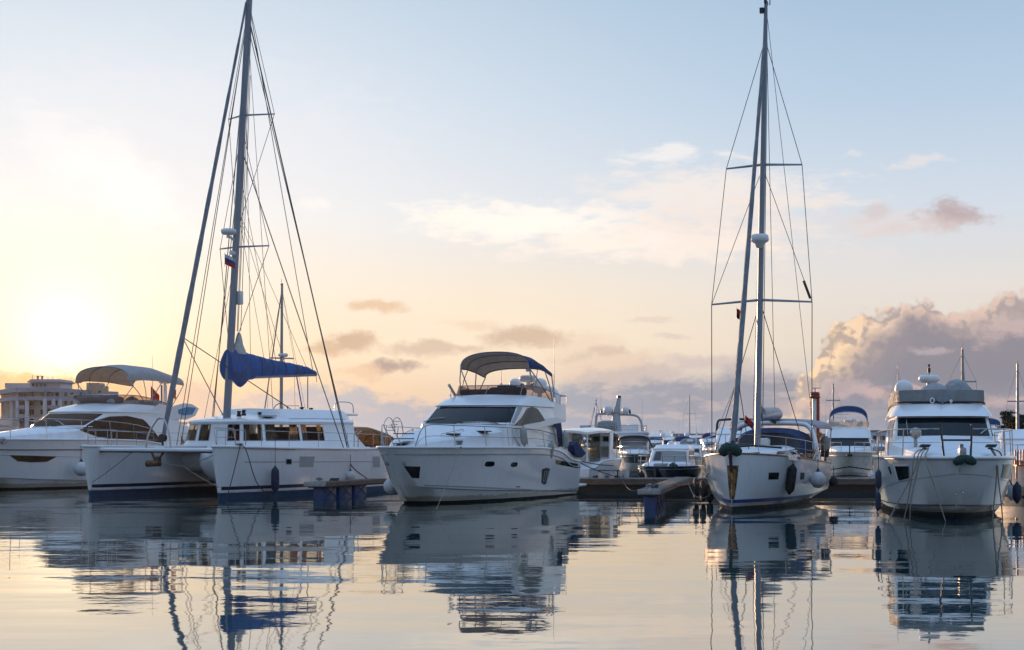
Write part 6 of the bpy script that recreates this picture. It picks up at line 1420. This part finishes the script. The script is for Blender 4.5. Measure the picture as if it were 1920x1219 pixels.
# big trawler yacht with the heavy mast
def trawler():
    fr = Fr(1157, 138, 3); root = empty('trawler_yacht', fr.o, fr.rz); tag(root, 'large grey white trawler yacht with a heavy mast and a railed upper deck, behind', 'trawler yacht')
    hull_parts(root, (1.3, 1.25, .75), 0, nu=26)
    mb = MB(); mb.box((-6.5, 0, 1.9), (7.5, 4.6, 1.5), bev=.12); hs_ = mb.build('deckhouse', 'gel', root)
    for y in (-1.7, -.85, 0, .85, 1.7): mb = MB(); mb.box((-2.73, y, 2.15), (.06, .7, .45), bev=.02); mb.build('windscreen', 'glass', hs_)
    for sg in (1, -1):
        for x in (-4, -5.6, -7.2, -8.8): mb = MB(); mb.box((x, 2.31 * sg, 2.1), (1.1, .05, .5), bev=.02); mb.build('side_window', 'glass', hs_)
    mb = MB(); mb.box((-6.7, 0, 2.72), (8.8, 5.6, .18), bev=.07); mb.build('upper_deck', 'gel', root)
    rail(root, [(-2.6, .1, 2.8), (-2.7, 2.4, 2.8), (-5, 2.7, 2.8), (-8, 2.7, 2.8), (-10.8, 2.6, 2.8)], .55, r=.028, mids=(.35, .68), lean=0, sub=2)
    mb = MB(); mb.tube([(-5.2, 0, 2.8), (-5.3, 0, 4.2), (-5.5, .25, 5.9)], [.5, .36, .16], 12); mast = mb.build('mast', 'grey', root)
    mb = MB(); mb.tube([(-5.5, .25, 5.85), (-5.52, .26, 6.0)], .19, 10); mb.build('mast_cap', 'black', mast)
    mb = MB(); mb.box((-5.3, 0, 4.55), (.7, 2.1, .06)); mb.build('crosstree', 'grey', mast)
    mb = MB(); mb.tube(catmull([(-6, 2.35, 2.8), (-6, 2.2, 3.7), (-6, 1.7, 4.25), (-6, 0, 4.35), (-6, -1.4, 4.4), (-6, -1.75, 4.2), (-6, -1.85, 2.8)], 31), .11, 7); mb.build('radar_arch', 'grey', root)
    dome(root, fr.loc(1140, 768, x=-6), .38); dome(root, fr.loc(1173, 769, x=-6), .32)
    for px in (1128, 1134, 1147, 1181): mb = MB(); p = fr.loc(px, 774, x=-6); mb.tube([p + Vector((0, 0, -.2)), p, p + Vector((0, 0, .3))], [.08, .1, .06], 7); mb.build('deck_light', 'black', root)
    mb = MB(); mb.lathe([(.02, -.9), (.4, -.8), (.55, -.3), (.55, .5), (.35, .85), (.02, .9)], fr.loc(1138, 800, x=-3.5), 14, 'Y'); mb.build('covered_tender', 'gcover', root, smooth=60)
    mb = MB(); q = fr.loc(1098, 802, x=-3); mb.lathe([(.05, -.5), (.22, -.5), (.22, .5), (.05, .5)], q, 12, 'Y'); mb.tube([q + Vector((0, 0, -.6)), q], .08, 6); mb.build('searchlight', 'grey', root)
    mb = MB(); mb.box((-7.5, 1.0, 3.1), (1.2, 1.8, .6), bev=.06); mb.build('helm_console', 'gel', root); mb = MB(); mb.box((-8.8, 1.6, 3.15), (.8, .9, .7), bev=.08); mb.build('deck_locker', 'white', root)
    for px, y0, h_ in ((1116, 800, 2.2), (1149, 775, 1.35), (1165, 775, 1.4), (1127, 800, 3.0), (1204, 800, 2.3)): aerial(root, fr.loc(px, y0, x=-6), h_, .022)
    return fr
trawler()

# boat with an amber tent behind the catamaran, and a sailing boat of which the mast shows
fr = Fr(757, 79, -140); rt = empty('tent_boat', fr.o, fr.rz); tag(rt, 'small boat with black framed amber canopy between the catamaran and the middle yacht', 'motor boat')
hull_parts(rt, (.6, .62, .70), 0, nu=26)
canopy(rt, [(-.9, .9, 1.55, 1.8), (-1.7, 1.1, 1.9, 2.5), (-2.8, 1.15, 1.95, 2.8), (-4.4, 1.15, 1.95, 2.85), (-5.8, 1.1, 1.9, 2.8)], 'amber', 'amber', frame='black', trim='black', legs=((1, (-1.6, 1.15, 1.35)), (3, (-4.4, 1.2, 1.3)), (4, (-5.8, 1.15, 1.25))), nx=4, r=.035)
mb = MB()
for sg in (1, -1): mb.prism([(-1.0, 1.02 * sg, 1.38), (-5.6, 1.15 * sg, 1.3), (-5.6, 1.12 * sg, 1.9), (-3, 1.14 * sg, 1.96), (-1.7, 1.08 * sg, 1.9)], (0, -.02 * sg, 0))
mb.build('tent_side', 'sglass', rt); aerial(rt, fr.loc(661, 806, y=0), .5, .02)
def far_sailboat(px, Z, ytop, psi, label, r=.07, spread=(), hullm='gelb', L_=9.0, s=.55, boom=True):
    fr = Fr(px, Z, psi); x_m = -3.5 * L_ / 13; fr.o = fr.o - fr.h * x_m; fr.o.x = (px - 960) / F * (fr.o + fr.h * x_m).y - (fr.h * x_m).x; root = empty('sailing_boat', fr.o, fr.rz); tag(root, label, 'sailing boat', 'sailing boats moored far behind')
    hull_parts(root, (L_ / 13, s, .62), 0, hullm=hullm, nu=22, rub=None)
    mb = MB(); mb.box((-4.0 * L_ / 13, 0, 1.3), (4.2 * L_ / 13, 1.5 * s * 2 * .7, .45), bev=.12); mb.build('coachroof', 'gel', root)
    zt = HC + (HOR - ytop) * Z / F; x = -3.5 * L_ / 13
    mb = MB(); mb.tube([(x, 0, 1.3), (x - .05, 0, zt * .5), (x - .15, 0, zt)], [r, r, r * .7], 8); mast = mb.build('mast', 'alu2', root)
    mb = MB(); mb.tube([(x - .15, 0, zt), (x - .15, .05, zt + .35)], .012, 4); mb.box((x - .12, 0, zt + .05), (.25, .06, .08)); mb.build('masthead_gear', 'black', mast)
    for t in spread:
        z = zt * t; mb = MB(); mb.tube([(x - .1, -.75, z), (x - .1, .75, z)], r * .45, 5); mb.build('spreader', 'alu2', mast)
    for sg in (1, -1):
        mb = MB(); t = spread[0] if spread else .6; mb.tube([(x - .15, 0, zt * .97), (x - .1, .75 * sg, zt * t), (x, 1.7 * s * sg, 1.3)], .010, 4); mb.build('shroud', 'wire', mast)
    mb = MB(); mb.tube([(x - .15, 0, zt * .98), (.9, 0, 1.35)], .035 if boom else .01, 5); mb.build('forestay', 'sail', mast)
    mb = MB(); mb.tube([(x - .15, 0, zt * .98), (-9.8 * L_ / 13, 0, 1.3)], .010, 4); mb.build('backstay', 'wire', mast)
    if boom: mb = MB(); mb.tube([(x - .1, 0, 2.2), (x - 3.2, 0, 2.25)], [.16, .1], 10); mb.build('boom', 'sailw', root)
    return fr, root
fr, rt = far_sailboat(527, 92, 535, 150, 'sailing boat hidden behind the catamaran, only its bare mast and stays showing', .10, (.62,), L_=10)
radome(rt, (-3.0, 0, 6.9), .9, stalk=.2)
far_sailboat(1562, 175, 720, 10, 'distant mast with one spreader above the blue bimini yacht', .12, (.78,))
far_sailboat(1805, 90, 655, 10, 'bare mast rising behind the flybridge of the right yacht', .10, (.75,))
far_sailboat(1908, 120, 682, 15, 'distant mast with one spreader at the right frame edge before the trees', .12, (.64,))
far_sailboat(1117, 160, 752, 20, 'thin distant mast left of the trawler yacht', .05, ())
far_sailboat(1293, 200, 742, 5, 'thin distant mast above the two domed yacht, right side', .05, (.7,))
far_sailboat(1427, 165, 760, 15, 'short far mast left of the tower behind the sailing yacht boom', .07, (.7,))
far_sailboat(1683, 120, 688, 10, 'thin far mast left of the right yacht flybridge', .04, ())

# ---- ochre awning and the person in the sailing yacht's cockpit
o = empty('awning', at(1518, 822, 63)); tag(o, 'ochre canvas awning strung behind the sailing yacht stern', 'awning')
mb = MB(); P = [at(*q, 63) - at(1518, 822, 63) for q in ((1494, 824), (1512, 821), (1528, 817), (1540, 810), (1541, 815), (1534, 826), (1520, 831), (1496, 834))]; mb.prism(P, (0, .05, 0)); mb.build('awning_cloth', 'ochre', o)
mb = MB(); mb.tube([P[0] + Vector((0, .02, -.3)), P[0] + Vector((0, .02, .1))], .02, 6); mb.build('pole', 'alu2', o)
def person():
    c = at(1517, 868, 59.2); o = empty('person', (c.x, c.y, c.z + .02)); tag(o, 'person in a dark red top sitting in the sailing yacht cockpit', 'person')
    # one skinned body: seated, turned a little to the left
    me = bpy.data.meshes.new('body')
    V = [(0, 0, 0), (0, .02, .2), (0, .02, .42), (0, 0, .53), (0, -.02, .62), (.09, -.02, -.02), (.13, -.42, .02), (.13, -.44, -.38), (-.09, -.02, -.02), (-.14, -.42, .04), (-.15, -.46, -.38),
         (.19, .0, .47), (.25, -.08, .22), (.17, -.26, .12), (-.19, .0, .47), (-.25, -.08, .22), (-.17, -.26, .14), (.13, -.52, -.42), (-.15, -.56, -.42), (.13, -.33, .10), (-.13, -.33, .12)]
    Ed = [(0, 1), (1, 2), (2, 3), (3, 4), (0, 5), (5, 6), (6, 7), (0, 8), (8, 9), (9, 10), (2, 11), (11, 12), (12, 13), (2, 14), (14, 15), (15, 16), (7, 17), (10, 18), (13, 19), (16, 20)]
    R_ = [.15, .14, .15, .06, .05, .09, .07, .05, .09, .07, .05, .07, .05, .038, .07, .05, .038, .045, .045, .03, .03]
    me.from_pydata(V, Ed, []); b = bpy.data.objects.new('body', me); COL.objects.link(b); b.parent = o
    md = b.modifiers.new('skin', 'SKIN'); 
    for i, r in enumerate(R_): me.skin_vertices[0].data[i].radius = (r, r * .85)
    me.skin_vertices[0].data[0].use_root = True
    sb = b.modifiers.new('sub', 'SUBSURF'); sb.levels = sb.render_levels = 2
    me.materials.append(M['cloth'])
    mb = MB(); rows = []
    for k in range(11):
        z = -.125 + .25 * k / 10; q = math.sqrt(max(0, 1 - (z / .125) ** 2)); w_ = .085 * q * (.82 if z < -.03 else 1); rows.append([Vector((w_ * math.cos(t), (w_ * 1.15) * math.sin(t) - (.012 if abs(z + .03) < .03 and abs(t - 4.71) < .3 else 0), z + .73)) for t in [2 * math.pi * j / 16 for j in range(16)]])
    mb.grid(rows, close=True); hd = mb.build('head', 'skin', o, smooth=60)
    mb = MB(); mb.box((0, -.105, .715), (.025, .035, .05), bev=.01); mb.build('nose', 'skin', hd)
    for sg in (1, -1): mb = MB(); mb.lathe([(.004, -.012), (.014, 0), (.004, .012)], (.032 * sg, -.088, .745), 8); mb.build('eye', 'black', hd)
    mb = MB(); mb.box((0, -.092, .665), (.045, .02, .012), bev=.004); mb.build('mouth', 'red', hd)
    mb = MB(); mb.lathe([(.095, -.02), (.102, .04), (.085, .095), (.05, .125), (.01, .135)], (0, .018, .735), 14); mb.build('hair', 'hair', hd, smooth=60)
person()

# ---- far shore: breakwater, tower, terminal, trees, hotel
o = empty('breakwater', (60, 430, 0)); tag(o, 'low grey breakwater along the horizon on the right', 'breakwater')
mb = MB(); random.seed(3); rows = []
for i in range(90):
    x = -75 + 200 * i / 89; rows.append([Vector((x, -2 + random.uniform(-.5, .5), -.5)), Vector((x, 0 + random.uniform(-.4, .4), 1.6 + random.uniform(-.3, .3))), Vector((x, 2, 2.6 + random.uniform(-.25, .25))), Vector((x, 6, 2.6)), Vector((x, 8, -.5))])
mb.grid(rows); mb.build('rock_slope', 'stone', o, smooth=0); mb = MB(); mb.box((25, 4, 2.9), (195, 1.0, .8)); mb.build('parapet', 'concrete', o)
def tower():
    Z = 400; c = at(1528, 0, Z); o = empty('harbour_tower', (c.x, c.y, 0)); tag(o, 'red and white harbour control tower with a radar bar on top', 'tower')
    mb = MB(); mb.box((-.2, 0, 6.5), (.95, 1.2, 13), bev=.05); mb.build('white_shaft', 'white', o)
    mb = MB(); mb.box((.68, .05, 6.5), (.8, 1.1, 12.9), bev=.05); mb.build('red_shaft', 'red', o)
    for x in (-1.2, 1.25):
        mb = MB()
        for dx in (-.12, .12): mb.tube([(x + dx, 0, .5), (x + dx, 0, 12.4)], .05, 4)
        for k in range(30): mb.tube([(x - .12, 0, .7 + k * .4), (x + .12, 0, .7 + k * .4)], .035, 4)
        mb.build('ladder', 'red', o)
    mb = MB(); mb.lathe([(1.0, 12.0), (1.35, 12.3), (1.35, 12.5), (1.1, 12.55), (1.15, 13.3), (1.25, 13.4), (.9, 13.6), (.02, 13.7)], n=12); cab = mb.build('lookout_cabin', 'red', o)
    mb = MB()
    mb.tube([(1.4 * math.cos(t), 1.4 * math.sin(t), 13.0) for t in [2 * math.pi * k / 16 for k in range(16)]], .05, 4, closed=True); mb.build('gallery_rail', 'black', cab)
    mb = MB(); mb.tube([(0, 0, 13.6), (0, 0, 14.5)], .18, 6); mb.box((.3, 0, 14.6), (2.4, .3, .2), bev=.05); mb.build('radar_bar', 'grey', o)
tower()
o = empty('terminal_building', at(1622, 0, 390) * 1); o.location.z = 0; tag(o, 'low white terminal building far behind, left of the right yacht', 'building')
mb = MB(); mb.box((0, 0, 1.9), (9.5, 6, 3.8), bev=.1); wl = mb.build('wall', 'wallw', o)
for k in range(5): mb = MB(); mb.box((-3.6 + k * 1.8, -3.02, 2.2), (1.1, .08, 1.0)); mb.build('window', 'pane', wl)
mb = MB(); mb.box((0, 0, 3.9), (10.2, 6.6, .25), bev=.08); mb.build('roof', 'roofg', o)
mb = MB(); mb.tube([(-1, 0, 4), (-1, 0, 6.4)], .08, 5); mb.tube([(-1.6, 0, 5.6), (-.4, 0, 5.6)], .08, 5); mb.box((-1, 0, 5.9), (.4, .4, .6)); mb.build('roof_mast', 'black', o)
def tree(px, Z, ytop, w, label, seed, lean=0):
    """umbrella pine: tapered trunk, limbs and a crown of many small needle clumps"""
    rnd = random.Random(seed); c = at(px, 0, Z); H = HC + (HOR - ytop) * Z / F; o = empty('pine_tree', (c.x, c.y, 0)); tag(o, label, 'tree', 'dark pines on the right shore')
    mb = MB(); mb.tube([(0, 0, 0), (lean * .3, 0, H * .45), (lean, 0, H * .9)], [.28, .2, .08], 8)
    tips = []
    for k in range(11):
        t = .42 + .5 * k / 11; a = rnd.uniform(0, 6.28); L = w * rnd.uniform(.55, 1.0) * (1.15 - .6 * (t - .42) / .5)
        s_ = Vector((lean * t, 0, H * t)); e = s_ + Vector((L * math.cos(a), L * math.sin(a), L * rnd.uniform(.1, .55))); mb.tube([s_, (s_ + e) / 2 + Vector((0, 0, .15)), e], [.09, .06, .03], 5); tips += [e, s_.lerp(e, .65)]
    mb.build('trunk', 'bark', o)
    mb = MB()
    for e in tips + [Vector((lean, 0, H * .95))]:
        R = w * rnd.uniform(.28, .46)
        for _ in range(190):
            d = Vector((rnd.gauss(0, 1), rnd.gauss(0, 1), rnd.gauss(0, .62))); d = d.normalized() * R * rnd.random() ** .45
            p = e + Vector((d.x, d.y, d.z * .62 + .1)); s_ = rnd.uniform(.08, .2)
            a, b = Vector((rnd.gauss(0, 1), rnd.gauss(0, 1), rnd.gauss(0, 1))).normalized() * s_, Vector((rnd.gauss(0, 1), rnd.gauss(0, 1), rnd.gauss(0, 1))).normalized() * s_ * .7
            mb.face([p - a, p + b, p + a])
    mb.build('crown', 'leaf', o, smooth=0, merge=False)
tree(1893, 185, 771, 1.5, 'dark pine with a rounded top behind the right yacht, tallest of the clump', 4)
tree(1880, 190, 790, 1.1, 'shorter dark pine at the left side of the clump by the right yacht', 5, .3)
tree(1908, 180, 782, 1.2, 'dark pine at the right side of the clump, against the frame edge', 6, -.2)
tree(1924, 188, 779, 1.4, 'dark pine cut by the right frame edge', 8)

def hotel():
    o = empty('hotel', (-86, 310, 0)); tag(o, 'pale terraced hotel with curved grey bands beyond the left yacht', 'building')
    off = Vector((-86, 310, 0))
    def g(px, Z, py): return at(px, py, Z) - off
    plan = [(2, 322), (14, 309), (33, 303), (84, 300), (112, 303), (160, 316), (216, 330)]
    def prism_band(y0, y1, grow, name, m, pl=plan):
        bot = []; 
        z0, z1 = HC + (HOR - y1) * .1, HC + (HOR - y0) * .1
        pts = [Vector((g(px, Z, 0).x, g(px, Z, 0).y, z0)) for px, Z in pl]
        fr_ = [p + Vector((0, -grow, 0)) for p in pts]; fr_[0].x -= grow; fr_[-1].x += grow
        back = [Vector((pts[-1].x, 22, z0)), Vector((pts[0].x, 22, z0))]
        mb = MB(); mb.prism(fr_ + back, (0, 0, z1 - z0)); return mb.build(name, m, o, smooth=0)
    wall = prism_band(730, 840, 0, 'wall', 'wallt')
    prism_band(726.5, 735, .9, 'roof_band', 'wallb'); prism_band(743.5, 750.5, 1.0, 'floor_band', 'wallb')
    def on(px):
        for (a, Za), (b, Zb) in zip(plan, plan[1:]):
            if a <= px <= b: return Za + (Zb - Za) * (px - a) / (b - a)
        return 300
    for px in (22, 33, 51, 84, 100, 112, 140):
        Z = on(px) - .7; p = g(px, Z, 0); mb = MB(); mb.box((p.x, p.y, 4.5), (.55 if px != 51 else .75, .6, 10)); mb.build('column', 'wallw', o)
    for x0, x1, ms in ((15, 21, 'wallp'), (35, 41, 'pane'), (42, 47, 'pane'), (54, 64, 'pane'), (65, 75, 'wallt'), (76, 82, 'pane'), (88, 94, 'pane'), (96, 99, 'pane'), (104, 110, 'pane'), (118, 126, 'pane'), (130, 137, 'pane'), (146, 154, 'pane'), (165, 175, 'pane'), (182, 192, 'pane'), (198, 208, 'pane')):
        for y0, y1 in ((736, 743), (751.5, 760), (768, 777), (785, 794)):
            if ms != 'pane': continue
            Z = on((x0 + x1) / 2) - .12; a, b = g(x0, Z, y1), g(x1, Z, y0)
            mb = MB(); mb.box(((a.x + b.x) / 2, (a.y + b.y) / 2 + .05, (a.z + b.z) / 2), (b.x - a.x, .3, b.z - a.z), rz=math.atan2(on(x1) - on(x0), (b.x - a.x))); mb.build('window', 'pane', wall)
    for x0, x1 in ((35, 47), (88, 110)):
        for y0, y1 in ((760, 767), (777, 784)):
            Z = on((x0 + x1) / 2) - .9; a, b = g(x0, Z, y1), g(x1, Z, y0); mb = MB(); mb.box(((a.x + b.x) / 2, a.y, (a.z + b.z) / 2), (b.x - a.x, 1.2, b.z - a.z)); mb.build('balcony', 'wallb', o)
    a, b = g(56, 304, 726), g(114, 304, 714); mb = MB(); mb.box(((a.x + b.x) / 2, a.y + 4, (a.z + b.z) / 2 - .3), (b.x - a.x, 8, b.z - a.z + .6)); pent = mb.build('penthouse', 'wallw', o)
    a, b = g(53, 303.4, 717.5), g(116, 303.4, 711); c = ((a.x + b.x) / 2, a.y + 4.3, 0)
    mb = MB(); hx = (b.x - a.x) / 2; mb.grid([[(c[0] + sx * hx * k, c[1] + sy * 5 * k, z) for sx, sy in ((-1, -1), (1, -1), (1, 1), (-1, 1))] for k, z in ((1, a.z), (1, a.z + .12), (.86, b.z), (.0, b.z + .02))], close=True); rf = mb.build('penthouse_roof', 'roofg', o, smooth=0)
    for px in (71, 79):
        q = g(px, 306, 708); mb = MB(); mb.box((q.x, q.y, q.z - .2), (.3, .3, .8)); mb.box((q.x, q.y, q.z + .25), (.55, .55, .12)); mb.build('chimney', 'roofg', rf)
    for k in range(4): a = g(62 + k * 7.5, 303.7, 722); mb = MB(); mb.box((a.x, a.y - .05, a.z), (.22, .2, .55)); mb.build('window', 'pane', pent)
    a, b = g(6, 312, 728), g(56, 312, 718); mb = MB(); mb.box(((a.x + b.x) / 2, a.y + 4, (a.z + b.z) / 2), (b.x - a.x, 6, b.z - a.z)); mb.build('roof_plant_room', 'wallp', o)
    for x0, x1, y0 in ((162, 187, 718), (180, 194, 723.5)):
        a, b = g(x0, 318 if x0 == 162 else 316, 742), g(x1, 318 if x0 == 162 else 316, y0); mb = MB(); mb.box(((a.x + b.x) / 2, a.y + 2, (a.z + b.z) / 2), (b.x - a.x, 4, b.z - a.z)); tw = mb.build('stair_tower', 'wallt', o)
    q = g(187, 315.4, 735); mb = MB(); mb.lathe([(.28, -.12), (.28, .12), (.02, .13)], q, 14, 'Y'); mb.build('round_window', 'pane', tw)
    for px, h_ in ((61, 1.4), (90, .9), (99, .8), (174, .9), (183, .9)): q = g(px, 306 if px < 120 else 318, 711 if px < 120 else 719); mb = MB(); mb.tube([q - Vector((0, 0, .4)), q + Vector((0, 0, h_ * .6))], .05, 4); mb.build('roof_aerial', 'roofg', o)
hotel()
o = empty('kiosk', (at(10, 0, 250).x, 250, 0)); tag(o, 'low pale waterside kiosk with tan roof at the left frame edge', 'building')
mb = MB(); mb.box((-.6, 0, 1.9), (4.2, 4, 4.4), bev=.05); wl = mb.build('wall', 'wallw', o); mb = MB(); mb.prism([(-2.9, -2.3, 4.1), (1.7, -2.3, 4.1), (1.5, -1.2, 5.2), (-2.9, -1.2, 5.2)], (0, 3.2, 0)); mb.build('roof', 'wallt', o)
mb = MB(); mb.box((.1, -2.02, 2.4), (.5, .1, .8)); mb.build('window', 'pane', wl)
o = empty('quay_wall', (-105, 235, 0)); tag(o, 'brownish quay wall along the far water on the left', 'wall')
mb = MB(); mb.box((20, 0, 1.5), (85, 3, 3.4)); mb.build('masonry', 'wallt', o); mb = MB(); mb.box((20, -1.2, 3.3), (85.2, 1.2, .25)); mb.build('coping', 'concrete', o)
o = empty('floodlight_mast', (at(126, 0, 310).x, 318, 0)); tag(o, 'floodlight mast with a round head rising over the hotel roof', 'lamp post')
mb = MB(); mb.tube([(0, 0, 0), (0, 0, 13.6)], [.16, .1], 6); mb.build('pole', 'roofg', o); mb = MB(); mb.lathe([(.02, 13.1), (.5, 13.15), (.62, 13.35), (.3, 13.5), (.02, 13.55)], n=12)
for k in range(8): a = 2 * math.pi * k / 8; mb.box((.55 * math.cos(a), .55 * math.sin(a), 13.2), (.22, .22, .22), rz=a)
mb.build('lamp_head', 'roofg', o)

# ---- warm evening haze over the basin
def haze():
    mb = MB(); mb.box((0, 230, 14), (520, 520, 31)); o = mb.build('haze', 'gel', None, smooth=0); o['kind'] = 'stuff'
    m = bpy.data.materials.new('evening_haze'); m.use_nodes = True; t = m.node_tree; t.nodes.clear()
    v = t.nodes.new('ShaderNodeVolumePrincipled'); v.inputs['Color'].default_value = (.95, .9, .84, 1); v.inputs['Density'].default_value = .00003; v.inputs['Anisotropy'].default_value = .72
    out = t.nodes.new('ShaderNodeOutputMaterial'); t.links.new(v.outputs[0], out.inputs['Volume']); o.data.materials[0] = m
haze()
